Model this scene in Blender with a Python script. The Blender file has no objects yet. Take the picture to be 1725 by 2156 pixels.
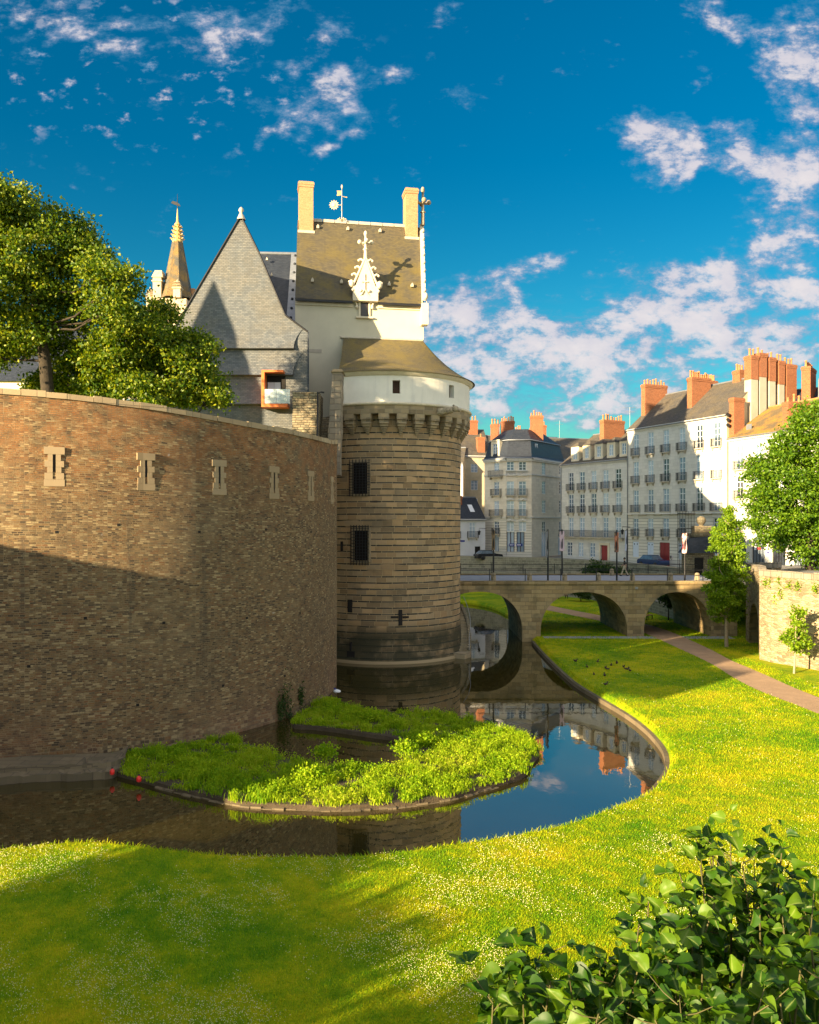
import bpy, math, random
import numpy as np
from mathutils import Vector, Matrix
from mathutils.geometry import tessellate_polygon
random.seed(7); RNG = np.random.default_rng(7)
SC = bpy.context.scene
COL = SC.collection
# ---------------------------------------------------------------- survey of the place
F, CX, HY, H = 1740.0, 862.5, 1100.0, 10.7      # focal length, centre, horizon and eye height used when surveying
def W(px, py, d): return Vector(((px-CX)/F*d, d, H-(py-HY)/F*d))
def G(px, py, z=0.0):
    d = (H-z)*F/(py-HY); return Vector(((px-CX)/F*d, d, z))
def zc(ox, oy, s): return lambda x, y: ((ox+x*s)/1.7809, (oy+y*s)/1.7809)
z1 = zc(550,640,.4058); z2 = zc(1000,640,.46377); z3 = zc(1200,1240,.34783); z4 = zc(1200,1800,.37106)
z5 = zc(1700,1500,.4058); z6 = zc(2300,1300,.44754); z7 = zc(1700,2000,.4058); z8 = zc(2300,1900,.44754)
y1 = zc(0,600,.52174); y2 = zc(0,1400,.75362); y3 = zc(0,2300,.75362); y4 = zc(1000,2500,.92754); y5 = zc(1700,2900,.79536)
SUN_EL = 12.6; SUN_AZ = Vector((.722, .692))      # the light travels towards +x +y
# ---------------------------------------------------------------- materials
class NT:
    def __init__(s, nt): s.nt = nt
    def nd(s, t, attrs=None, **ins):
        n = s.nt.nodes.new(t)
        for k, v in (attrs or {}).items(): setattr(n, k, v)
        for k, v in ins.items():
            key = int(k[1:]) if k[0] == 'i' and k[1:].isdigit() else k.replace('_', ' ')
            s.put(n.inputs[key], v)
        return n
    def put(s, inp, v):
        if isinstance(v, bpy.types.NodeSocket): s.nt.links.new(v, inp)
        elif v is not None:
            if isinstance(v, (tuple, list)) and len(v) == 3 and inp.type == 'RGBA': v = (*v, 1)
            inp.default_value = v
    def m(s, op, a, b=None, c=None, clamp=False):
        n = s.nt.nodes.new('ShaderNodeMath'); n.operation = op; n.use_clamp = clamp
        s.put(n.inputs[0], a)
        if b is not None: s.put(n.inputs[1], b)
        if c is not None: s.put(n.inputs[2], c)
        return n.outputs[0]
    def vm(s, op, a, b=None, out=0):
        n = s.nt.nodes.new('ShaderNodeVectorMath'); n.operation = op
        s.put(n.inputs[0], a)
        if b is not None: s.put(n.inputs[1], b)
        return n.outputs[out]
    def mix(s, f, a, b, blend='MIX'):
        n = s.nt.nodes.new('ShaderNodeMix'); n.data_type = 'RGBA'; n.blend_type = blend
        s.put(n.inputs[0], f); s.put(n.inputs[6], a); s.put(n.inputs[7], b)
        return n.outputs[2]
    def ramp(s, f, stops, interp='LINEAR'):
        n = s.nt.nodes.new('ShaderNodeValToRGB'); cr = n.color_ramp; cr.interpolation = interp
        while len(cr.elements) < len(stops): cr.elements.new(.5)
        for e, (p, c) in zip(cr.elements, stops):
            e.position = p; e.color = (*c, 1) if len(c) == 3 else c
        s.put(n.inputs[0], f); return n.outputs[0]
    def step(s, x, a, b, lo=0., hi=1.):
        n = s.nt.nodes.new('ShaderNodeMapRange'); n.interpolation_type = 'SMOOTHSTEP'
        s.put(n.inputs[0], x); n.inputs[1].default_value = a; n.inputs[2].default_value = b
        n.inputs[3].default_value = lo; n.inputs[4].default_value = hi; return n.outputs[0]
    def noise(s, vec, scale, detail=4, rough=.55, out=0, dist=0.):
        n = s.nd('ShaderNodeTexNoise', None, Scale=scale, Detail=detail, Roughness=rough, Distortion=dist)
        if vec is not None: s.put(n.inputs['Vector'], vec)
        return n.outputs[out]
    def uv(s): return s.nd('ShaderNodeTexCoord').outputs['UV']
    def obj(s): return s.nd('ShaderNodeTexCoord').outputs['Object']
    def geo(s, o='Position'): return s.nd('ShaderNodeNewGeometry').outputs[o]
    def wob(s, vec, scale, amt):
        nz = s.noise(vec, scale, 2, .5, out=1)
        return s.vm('ADD', vec, s.vm('SCALE_', nz) if False else s.scale(s.vm('SUBTRACT', nz, (.5,.5,.5)), amt))
    def scale(s, vec, k):
        n = s.nt.nodes.new('ShaderNodeVectorMath'); n.operation = 'SCALE'
        s.put(n.inputs[0], vec); s.put(n.inputs[3], k); return n.outputs[0]
    def mul(s, vec, k): return s.vm('MULTIPLY', vec, k)
    def brick(s, vec, bw, rh, mortar, offset=.5, smooth=.2, squash=1., sf=2):
        n = s.nd('ShaderNodeTexBrick', {'offset': offset, 'squash': squash, 'squash_frequency': sf}, Vector=vec, Color1=(0,0,0), Color2=(1,1,1), Mortar=(.5,.5,.5),
                 Scale=1.0, Mortar_Size=mortar, Mortar_Smooth=smooth, Bias=0.0, Brick_Width=bw, Row_Height=rh)
        return n.outputs[0], n.outputs[1]
    def bump(s, h, dist=.02, strength=1.0, n=None):
        b = s.nd('ShaderNodeBump', None, Strength=strength, Distance=dist, Height=h)
        if n is not None: s.put(b.inputs['Normal'], n)
        return b.outputs[0]
def new_mat(name):
    m = bpy.data.materials.new(name); m.use_nodes = True; m.node_tree.nodes.clear()
    return m, NT(m.node_tree)
def finish(m, t, color, rough=.85, normal=None, metal=0., spec=None, trans=None, emit=None):
    p = t.nd('ShaderNodeBsdfPrincipled', None, Base_Color=color, Roughness=rough, Metallic=metal)
    if normal is not None: t.put(p.inputs['Normal'], normal)
    if spec is not None: t.put(p.inputs['Specular IOR Level'], spec)
    sh = p.outputs[0]
    if trans is not None:
        tr = t.nd('ShaderNodeBsdfTranslucent', None, Color=trans[0])
        mx = t.nd('ShaderNodeMixShader', None, Fac=trans[1]); t.put(mx.inputs[1], sh); t.put(mx.inputs[2], tr.outputs[0]); sh = mx.outputs[0]
    o = t.nd('ShaderNodeOutputMaterial'); t.put(o.inputs[0], sh)
    return m
MATS = {}
def simple(name, col, rough=.8, metal=0., var=.15, scale=3., spec=None, bump=0.):
    """a plain surface with fine and coarse tonal variation of its own"""
    m, t = new_mat(name); p = t.obj()
    n1 = t.noise(p, scale, 5, .6); n2 = t.noise(p, scale*9, 3, .6)
    f = t.m('ADD', t.m('MULTIPLY', n1, .7), t.m('MULTIPLY', n2, .3))
    lo = tuple(c*(1-var*1.6) for c in col); hi = tuple(min(1, c*(1+var)) for c in col)
    c = t.ramp(f, [(.3, lo), (.7, hi)])
    nr = t.bump(n2, bump) if bump else None
    MATS[name] = finish(m, t, c, rough, nr, metal, spec); return MATS[name]
def masonry_bastion():
    m, t = new_mat('bastion_brick'); uv = t.uv()
    w = t.wob(t.wob(uv, .9, .10), 6., .035)
    r1, m1 = t.brick(w, .24, .092, .013, .37, .3, 1.25, 3)
    r2, m2 = t.brick(t.vm('ADD', w, (3.1, .04, 0)), .17, .074, .011, .43, .3, 1.25, 2)
    sel = t.step(t.noise(uv, .42, 3), .47, .53)
    r = t.m('ADD', t.m('MULTIPLY', r1, t.m('SUBTRACT', 1., sel)), t.m('MULTIPLY', r2, sel))
    mo = t.m('ADD', t.m('MULTIPLY', m1, t.m('SUBTRACT', 1., sel)), t.m('MULTIPLY', m2, sel))
    r = t.m('ADD', t.m('MULTIPLY', r, .8), t.m('MULTIPLY', t.noise(uv, 9., 2), .2))
    c = t.ramp(r, [(.14, (.055,.038,.021)), (.26, (.125,.075,.034)), (.37, (.205,.122,.05)), (.46, (.105,.083,.047)), (.55, (.24,.15,.062)), (.64, (.17,.072,.026)), (.73, (.215,.155,.078)), (.86, (.37,.275,.14))])
    big = t.noise(uv, .16, 5, .62)
    c = t.mix(t.step(big, .50, .74, 0, .5), c, (.05,.042,.027), 'MIX')
    c = t.mix(t.step(t.noise(uv, .11, 4, .6, dist=.4), .50, .70, 0, .45), c, (.33,.25,.14))
    sep = t.nd('ShaderNodeSeparateXYZ', None, Vector=uv).outputs
    top = t.m('MULTIPLY', t.step(sep[1], 10.5, 15.6), t.step(t.noise(uv, 1.1, 5, .65), .38, .60))
    c = t.mix(t.m('MULTIPLY', top, .5), c, (.42,.15,.035))
    low = t.m('MULTIPLY', t.step(sep[1], 3.2, .2), t.step(t.noise(uv, .5, 4, .6), .4, .6))
    c = t.mix(t.m('MULTIPLY', low, .5), c, (.20,.10,.055))
    stre = t.noise(t.mul(uv, (1.1, .07, 1)), 1., 4, .6)
    c = t.mix(t.step(stre, .60, .74, 0, .55), c, (.04,.038,.03))
    mc = t.mix(t.step(t.noise(uv, 1.7, 3), .42, .6), (.27,.19,.10), (.15,.105,.06))
    c = t.mix(mo, c, mc)
    spots = t.step(t.noise(uv, 1.25, 2, .4), .755, .80)
    c = t.mix(t.m('MULTIPLY', spots, .7), c, (.5,.48,.44))
    h = t.m('ADD', t.m('MULTIPLY', t.m('SUBTRACT', 1., mo), .6), t.m('MULTIPLY', r, .55))
    h = t.m('ADD', h, t.m('MULTIPLY', t.noise(uv, 22., 3), .35))
    MATS['bastion'] = finish(m, t, c, .92, t.bump(h, .09, 1.0))
def masonry_tower():
    m, t = new_mat('tower_ashlar'); uv = t.wob(t.wob(t.uv(), .7, .03), 4., .02)
    sep = t.nd('ShaderNodeSeparateXYZ', None, Vector=uv).outputs
    P = .475
    fr = t.m('FRACT', t.m('DIVIDE', sep[1], P))
    r1, m1 = t.brick(uv, .78, P, .013, .41, .15, 1.4, 3)
    r2, m2 = t.brick(uv, .95, P, .02, .27, .15, 1.3, 2)
    isl = t.m('GREATER_THAN', fr, .70)
    jo = t.m('MAXIMUM', t.step(t.m('MULTIPLY', t.m('ABSOLUTE', t.m('SUBTRACT', fr, .715)), 1.), .045, .02), t.step(t.m('ABSOLUTE', t.m('SUBTRACT', fr, .99)), .04, .015))
    c1 = t.ramp(t.m('ADD', t.m('MULTIPLY', r1, .8), t.m('MULTIPLY', t.noise(uv, 2.3, 4), .2)), [(.1, (.20,.14,.078)), (.27, (.32,.205,.10)), (.42, (.25,.185,.11)), (.55, (.39,.255,.125)), (.68, (.30,.22,.13)), (.85, (.44,.29,.15))])
    c2 = t.ramp(r2, [(.1, (.028,.027,.024)), (.6, (.055,.05,.04)), (.95, (.11,.09,.065))])
    # some courses have no slate band
    row = t.nd('ShaderNodeTexWhiteNoise', {'noise_dimensions': '1D'}, W=t.m('FLOOR', t.m('DIVIDE', sep[1], P))).outputs[0]
    gap = t.step(t.noise(t.mul(uv, (.25, .9, 1)), 1., 2), .60, .66)
    isl = t.m('MULTIPLY', isl, t.m('SUBTRACT', 1., gap))
    c = t.mix(isl, c1, c2)
    mo = t.m('MAXIMUM', t.m('MULTIPLY', m1, t.m('SUBTRACT', 1., isl)), t.m('MAXIMUM', t.m('MULTIPLY', m2, isl), t.m('MULTIPLY', jo, t.m('SUBTRACT', 1., t.m('MULTIPLY', gap, .8)))))
    c = t.mix(t.m('MULTIPLY', mo, t.step(t.noise(uv, .8, 3), .28, .45)), c, (.46,.34,.18))
    c = t.mix(t.step(t.noise(uv, .3, 5, .6), .52, .74, 0, .5), c, (.07,.062,.04))
    low = t.m('MULTIPLY', t.step(sep[1], 3.3, 1.9), t.step(t.noise(uv, .45, 4, .6), .28, .52, .35, 1.))
    c = t.mix(t.m('MULTIPLY', low, .93), c, (.024,.025,.010))
    c = t.mix(t.step(sep[1], .26, .2), c, (.30,.23,.13))
    gl = t.noise(uv, 14., 3)
    h = t.m('ADD', t.m('MULTIPLY', t.m('SUBTRACT', 1., mo), .7), t.m('MULTIPLY', gl, .4))
    MATS['tower'] = finish(m, t, c, .9, t.bump(h, .03))
def ashlar(name, cols, bw, rh, mortar, mcol, stain=(.06,.055,.04), sa=.4, bumpd=.02, wob=.03, green=0.):
    m, t = new_mat(name); uv = t.wob(t.uv(), 2.2, wob)
    r, mo = t.brick(uv, bw, rh, mortar, .43, .2, 1.3, 3)
    r = t.m('ADD', t.m('MULTIPLY', r, .75), t.m('MULTIPLY', t.noise(uv, 3., 4), .25))
    k = len(cols); c = t.ramp(r, [(.08+.84*i/(k-1), cc) for i, cc in enumerate(cols)])
    c = t.mix(t.step(t.noise(uv, .35, 5, .62), .5, .72, 0, sa), c, stain)
    c = t.mix(t.step(t.noise(t.mul(uv, (1.3, .12, 1)), 1., 4, .6), .58, .72, 0, sa), c, stain)
    c = t.mix(mo, c, mcol)
    if green: c = t.mix(t.step(t.noise(uv, .9, 4), .5, .7, 0, green), c, (.05,.055,.02))
    h = t.m('ADD', t.m('MULTIPLY', t.m('SUBTRACT', 1., mo), .6), t.m('MULTIPLY', t.noise(uv, 16., 3), .4))
    MATS[name] = finish(m, t, c, .9, t.bump(h, bumpd)); return MATS[name]
def rubble(name, cols, scale, mcol, flat=1.8):
    m, t = new_mat(name); uv = t.wob(t.uv(), 2.0, .12); v = t.mul(uv, (1., flat, 1.))
    vo = t.nd('ShaderNodeTexVoronoi', {'voronoi_dimensions': '2D'}, Vector=v, Scale=scale, Randomness=.9)
    ed = t.nd('ShaderNodeTexVoronoi', {'voronoi_dimensions': '2D', 'feature': 'DISTANCE_TO_EDGE'}, Vector=v, Scale=scale, Randomness=.9).outputs[0]
    r = t.nd('ShaderNodeSeparateColor', None, Color=vo.outputs[1]).outputs[0]
    k = len(cols); c = t.ramp(r, [(.05+.9*i/(k-1), cc) for i, cc in enumerate(cols)])
    c = t.mix(t.step(ed, .075, .015), c, mcol)
    c = t.mix(t.step(t.noise(uv, .4, 5, .6), .5, .75, 0, .45), c, (.13,.10,.06))
    h = t.m('ADD', t.step(ed, 0., .16), t.m('MULTIPLY', t.noise(uv, 14., 3), .5))
    MATS[name] = finish(m, t, c, .92, t.bump(h, .05)); return MATS[name]
def slate(name, cols, lichen=None, la=.6, lsc=.5, bw=.26, rh=.13, rough=.7, grad=None):
    m, t = new_mat(name); uv = t.uv()
    r, mo = t.brick(t.wob(uv, 5., .012), bw, rh, .008, .5, .1)
    r = t.m('ADD', t.m('MULTIPLY', r, .65), t.m('MULTIPLY', t.noise(uv, 1.2, 5, .6), .35))
    k = len(cols); c = t.ramp(r, [(.15+.7*i/(k-1), cc) for i, cc in enumerate(cols)])
    if lichen:
        nz = t.noise(uv, lsc, 6, .65); f = t.step(nz, .40, .62, 0, la)
        f = t.m('MULTIPLY', f, t.step(t.noise(uv, 7., 3), .25, .6, .45, 1.))
        if grad:                                  # lichen grows thicker low on the slope
            sy = t.nd('ShaderNodeSeparateXYZ', None, Vector=uv).outputs[1]
            f = t.m('MULTIPLY', f, t.step(sy, grad[1], grad[0], .25, 1.))
        c = t.mix(f, c, lichen)
        c = t.mix(t.step(t.noise(uv, 26., 2), .70, .76, 0, .6), c, tuple(min(1, x*1.7) for x in lichen))
    c = t.mix(t.m('MULTIPLY', mo, .8), c, tuple(x*.35 for x in cols[0]))
    c = t.mix(t.step(t.noise(t.mul(uv, (2.2, .1, 1)), 1., 3), .6, .72, 0, .35), c, tuple(x*.6 for x in cols[0]))
    h = t.m('ADD', t.m('SUBTRACT', 1., mo), t.m('MULTIPLY', r, .6))
    MATS[name] = finish(m, t, c, rough, t.bump(h, .02)); return MATS[name]
def plaster(name, col, var=.08, stain=(.45,.42,.36), sa=.25, rough=.9):
    m, t = new_mat(name); p = t.uv()
    n = t.noise(p, .7, 6, .6); lo = tuple(c*(1-var*2) for c in col)
    c = t.ramp(n, [(.3, lo), (.65, col)])
    c = t.mix(t.step(t.noise(t.mul(p, (1.6, .13, 1)), 1., 5, .6), .52, .72, 0, sa), c, stain)
    MATS[name] = finish(m, t, c, rough, t.bump(t.noise(p, 30., 3), .006)); return MATS[name]
def leaf(name, cols, tr, tf=.35, rough=.5, patch=.9, spec=.4):
    m, t = new_mat(name)
    g = t.nd('ShaderNodeNewGeometry'); r = g.outputs['Random Per Island']
    pn = t.noise(g.outputs['Position'], patch, 3, .5)
    f = t.m('ADD', t.m('MULTIPLY', r, .55), t.m('MULTIPLY', pn, .45))
    k = len(cols); c = t.ramp(f, [(.15+.65*i/(k-1), cc) for i, cc in enumerate(cols)])
    if name == 'leaf_shrub':
        vn = t.m('POWER', t.nd('ShaderNodeAttribute', {'attribute_name': 'vein'}).outputs['Fac'], 7.)
        c = t.mix(t.m('MULTIPLY', vn, .75), c, (.30,.36,.10))
        c = t.mix(t.step(t.noise(g.outputs['Position'], 60., 3), .68, .74, 0, .6), c, (.20,.13,.03))
    tc = t.mix(1., c, tr, 'MULTIPLY')
    MATS[name] = finish(m, t, c, rough, None, 0., spec, (tc, tf)); return MATS[name]
masonry_bastion(); masonry_tower()
ashlar('coping', [(.28,.20,.12),(.36,.27,.16),(.42,.33,.21)], 1.1, .6, .012, (.16,.12,.08), sa=.25)
ashlar('granite', [(.17,.135,.085),(.28,.215,.13),(.36,.28,.17),(.22,.18,.12)], .6, .32, .012, (.30,.26,.19), sa=.35)
ashlar('loop_stone', [(.24,.175,.10),(.31,.23,.135),(.36,.27,.165)], 3., 3., .0, (.3,.25,.18), sa=.15)
ashlar('bridge', [(.17,.125,.065),(.30,.21,.10),(.40,.29,.145),(.23,.18,.105)], .72, .36, .010, (.13,.11,.075), sa=.5, green=.35)
ashlar('quay', [(.14,.135,.11),(.21,.20,.16),(.26,.24,.19)], .7, .34, .02, (.34,.32,.27), sa=.45, green=.3)
ashlar('kerb', [(.10,.078,.045),(.17,.13,.075)], .9, .5, .02, (.08,.06,.04), sa=.3)
ashlar('rough_stone', [(.10,.085,.055),(.27,.21,.13),(.19,.17,.12),(.38,.31,.19)], .42, .17, .018, (.07,.055,.035), sa=.4, bumpd=.05, wob=.09)
ashlar('pier_stone', [(.22,.18,.13),(.30,.25,.19),(.19,.165,.135)], .8, .42, .02, (.16,.13,.10), sa=.4, bumpd=.05, wob=.12)
rubble('rubble', [(.17,.125,.07),(.34,.265,.16),(.44,.35,.22),(.25,.185,.11)], 2.8, (.40,.325,.205), 2.4)
ashlar('limestone', [(.52,.51,.485),(.58,.565,.535),(.63,.61,.57)], .9, .42, .008, (.36,.34,.31), (.33,.31,.28), .25, .004, .01)
ashlar('limestone_rust', [(.56,.53,.47),(.63,.59,.52),(.68,.64,.56)], 40., .42, .03, (.24,.22,.19), (.42,.39,.34), .2, .03, .0)
ashlar('tuff', [(.60,.53,.44),(.67,.60,.50),(.72,.64,.53)], .85, .40, .007, (.46,.40,.32), (.33,.29,.23), .2, .004, .01)
plaster('white_wall', (.60,.55,.42), .05, (.62,.54,.40), .18)
plaster('white_band', (.80,.76,.68), .06, (.40,.40,.40), .3)
plaster('pale_paint', (.62,.63,.68), .05, (.42,.42,.44), .2)
plaster('stucco', (.55,.47,.33), .12, (.28,.24,.17), .45)
plaster('old_render', (.46,.41,.33), .1, (.3,.27,.22), .3)
slate('slate_lichen', [(.066,.058,.042),(.10,.083,.05),(.13,.105,.054)], (.165,.122,.025), .85, .40, grad=(4.5, 9.))
slate('slate_cone', [(.085,.07,.038),(.12,.095,.045),(.15,.118,.05)], (.185,.135,.026), .8, .6)
slate('slate_grey', [(.075,.088,.105),(.105,.118,.135),(.145,.155,.165)], (.20,.15,.07), .25, .35, .26, .12, .5)
slate('slate_dark', [(.016,.022,.036),(.026,.034,.052),(.038,.047,.066)], None, rough=.5)
slate('slate_town', [(.06,.054,.05),(.088,.08,.072),(.12,.106,.09)], (.19,.145,.07), .4, .5)
slate('slate_orange', [(.13,.10,.06),(.19,.13,.06)], (.46,.24,.025), .9, .55)
slate('slate_spire', [(.07,.068,.058),(.11,.10,.08)], (.44,.24,.02), .6, .5)
ashlar('brick_red', [(.17,.046,.017),(.25,.068,.024),(.32,.10,.036)], .24, .075, .008, (.38,.20,.11), (.14,.05,.025), .3, .006, .004)
ashlar('brick_pale', [(.36,.165,.07),(.44,.21,.095),(.50,.26,.125)], .24, .075, .008, (.46,.31,.19), (.3,.17,.09), .25, .006, .004)
simple('terracotta', (.50,.20,.075), .8, 0, .25)
simple('frame_white', (.72,.74,.78), .5, 0, .05)
simple('iron', (.018,.018,.022), .5, .3, .2)
simple('steel_orange', (.62,.155,.03), .45, 0, .1)
simple('steel_grey', (.30,.31,.33), .45, .4, .15)
simple('zinc', (.24,.26,.30), .5, .5, .15)
simple('lead_edge', (.52,.46,.36), .6, .1, .15)
simple('tuffeau', (.66,.58,.44), .85, 0, .10, 2.5, bump=.01)
simple('weathered_tuffeau', (.40,.33,.23), .9, 0, .5, 4., bump=.02)
simple('spire_stone', (.55,.45,.31), .85, 0, .25, 3., bump=.02); simple('dark_glass', (.035,.025,.02), .12, 0, .3)
simple('gilt', (.85,.66,.36), .4, .3, .1)
simple('gilt_stone', (.66,.43,.15), .7, .1, .25)
simple('door_red', (.25,.022,.022), .5, 0, .12)
simple('shutter_blue', (.55,.62,.74), .6, 0, .06)
simple('dark_void', (.012,.010,.009), .95, 0, .2)
simple('brown_board', (.055,.026,.014), .8, 0, .25)
simple('gravel', (.40,.26,.155), .95, 0, .14, 1.2, bump=.02)
simple('paving', (.30,.31,.36), .8, 0, .15, 1.5)
simple('street', (.24,.235,.24), .9, 0, .12, .5)
simple('soil', (.07,.05,.028), .95, 0, .3, 1.5, bump=.05)
simple('bark', (.045,.034,.022), .95, 0, .35, 5., bump=.03)
simple('bark_pale', (.36,.28,.19), .9, 0, .2, 5., bump=.02)
simple('stalk', (.085,.075,.022), .7, 0, .25, 6.)
simple('wood', (.30,.15,.07), .8, 0, .2)
simple('skin', (.45,.27,.19), .6, 0, .05); simple('hair', (.02,.014,.01), .8)
simple('cloth_black', (.02,.02,.024), .85); simple('cloth_khaki', (.46,.39,.27), .85); simple('cloth_lilac', (.50,.40,.58), .85)
simple('car_blue', (.03,.05,.14), .25, .2, .03); simple('car_black', (.015,.017,.025), .25, .2, .03)
simple('rubber', (.015,.015,.015), .8); simple('plastic_red', (.75,.02,.015), .4, 0, .05); simple('bag_white', (.78,.80,.86), .5, 0, .05)
simple('sign_blue', (.015,.03,.24), .5, 0, .05); simple('duck_brown', (.07,.05,.032), .9, 0, .5, 20.)
simple('clover', (.85,.78,.45), .8, 0, .1, 40.)
def glass_mats():
    m, t = new_mat('window_glass'); r = t.nd('ShaderNodeObjectInfo').outputs['Random']
    pos = t.obj(); n = t.noise(pos, 1.3, 2)
    c = t.ramp(t.m('ADD', t.m('MULTIPLY', r, .75), t.m('MULTIPLY', n, .25)), [(.12, (.02,.025,.04)), (.3, (.14,.20,.28)), (.5, (.30,.40,.52)), (.9, (.50,.58,.68))])
    MATS['glass'] = finish(m, t, c, .06, None, 0., .9)
    m, t = new_mat('clear_glass')
    p = t.nd('ShaderNodeBsdfPrincipled', None, Base_Color=(.80,.93,.95), Roughness=.03, Transmission_Weight=.0, Alpha=.42)
    o = t.nd('ShaderNodeOutputMaterial'); t.put(o.inputs[0], p.outputs[0]); MATS['clear_glass'] = m
glass_mats()
def banner_mat(name, cols, sc):
    m, t = new_mat(name); p = t.mul(t.obj(), (2.2, 1., .9)); n = t.noise(p, sc, 4, .6)
    k = len(cols); MATS[name] = finish(m, t, t.ramp(n, [(.3+.4*i/(k-1), c) for i, c in enumerate(cols)], 'EASE'), .6)
banner_mat('banner_brown', [(.10,.06,.035),(.22,.15,.08),(.05,.035,.03)], .9)
banner_mat('banner_grey', [(.20,.20,.22),(.32,.33,.36)], .8)
banner_mat('banner_pink', [(.62,.34,.34),(.60,.45,.50),(.42,.36,.52)], .8)
banner_mat('banner_yellow', [(.62,.45,.22),(.10,.06,.05),(.45,.14,.06),(.66,.60,.48)], 1.1)
banner_mat('banner_blue', [(.42,.45,.66),(.50,.52,.64),(.36,.38,.52)], .9)
banner_mat('banner_red', [(.42,.34,.60),(.40,.05,.06),(.70,.52,.50),(.62,.45,.48)], 1.0)
def lawn_mat():
    m, t = new_mat('lawn_turf'); p = t.geo()
    a = t.noise(p, .22, 5, .6); b = t.noise(p, 1.6, 4, .6); cc = t.noise(p, 14., 3)
    f = t.m('ADD', t.m('MULTIPLY', a, .5), t.m('ADD', t.m('MULTIPLY', b, .3), t.m('MULTIPLY', cc, .2)))
    c = t.ramp(f, [(.35, (.055,.18,.002)), (.465, (.18,.28,.003)), (.57, (.38,.38,.004)), (.67, (.50,.40,.015))])
    MATS['turf'] = finish(m, t, c, .9, t.bump(t.m('ADD', cc, b), .06), spec=.15)
lawn_mat()
def blade_mat(name, stops, tf=.35):
    m, t = new_mat(name); g = t.nd('ShaderNodeNewGeometry'); p = g.outputs['Position']
    a = t.noise(p, .22, 5, .6); b = t.noise(p, 1.6, 4, .6)
    f = t.m('ADD', t.m('MULTIPLY', a, .5), t.m('ADD', t.m('MULTIPLY', b, .3), t.m('MULTIPLY', g.outputs['Random Per Island'], .2)))
    c = t.ramp(f, stops)
    MATS[name] = finish(m, t, c, .7, None, 0., .15, (t.mix(1., c, (1.3,1.25,.6), 'MULTIPLY'), tf))
blade_mat('grass_blade', [(.35, (.065,.23,.002)), (.465, (.22,.37,.003)), (.57, (.44,.47,.004)), (.67, (.60,.49,.02))])
blade_mat('weed_blade', [(.32, (.09,.24,.005)), (.46, (.23,.38,.008)), (.60, (.40,.50,.016)), (.72, (.46,.42,.07))], .45)
leaf('leaf_big', [(.022,.07,.003),(.062,.13,.005),(.165,.24,.01),(.34,.36,.016)], (1.3,1.2,.5), .42)
leaf('leaf_maple', [(.04,.115,.004),(.10,.205,.006),(.20,.315,.012)], (1.3,1.25,.5), .45)
leaf('leaf_young', [(.08,.18,.005),(.18,.30,.008),(.30,.42,.02)], (1.3,1.25,.5), .45)
leaf('leaf_dark', [(.02,.05,.006),(.035,.075,.01),(.05,.10,.012)], (1.2,1.2,.6), .3)
leaf('leaf_shrub', [(.012,.048,.003),(.034,.098,.004),(.14,.24,.010)], (1.7,1.6,.3), .40, .46, 2.5, .35)
leaf('flower_red', [(.5,.03,.05),(.6,.08,.06)], (1,1,1), .2)
def water_mat():
    m, t = new_mat('moat_water'); p = t.mul(t.geo(), (1., .55, 1.))
    n = t.noise(p, 1.5, 3, .55); n2 = t.noise(p, .35, 3, .5)
    h = t.m('ADD', t.m('MULTIPLY', n, .35), n2)
    c = t.ramp(t.noise(t.geo(), .12, 4), [(.35, (.022,.018,.003)), (.65, (.038,.030,.005))])
    nr = t.bump(h, .012, .5)
    p_ = t.nd('ShaderNodeBsdfPrincipled', None, Base_Color=c, Roughness=.015, IOR=3.6, Normal=nr)
    o = t.nd('ShaderNodeOutputMaterial'); t.put(o.inputs[0], p_.outputs[0]); MATS['water'] = m
water_mat()
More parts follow.
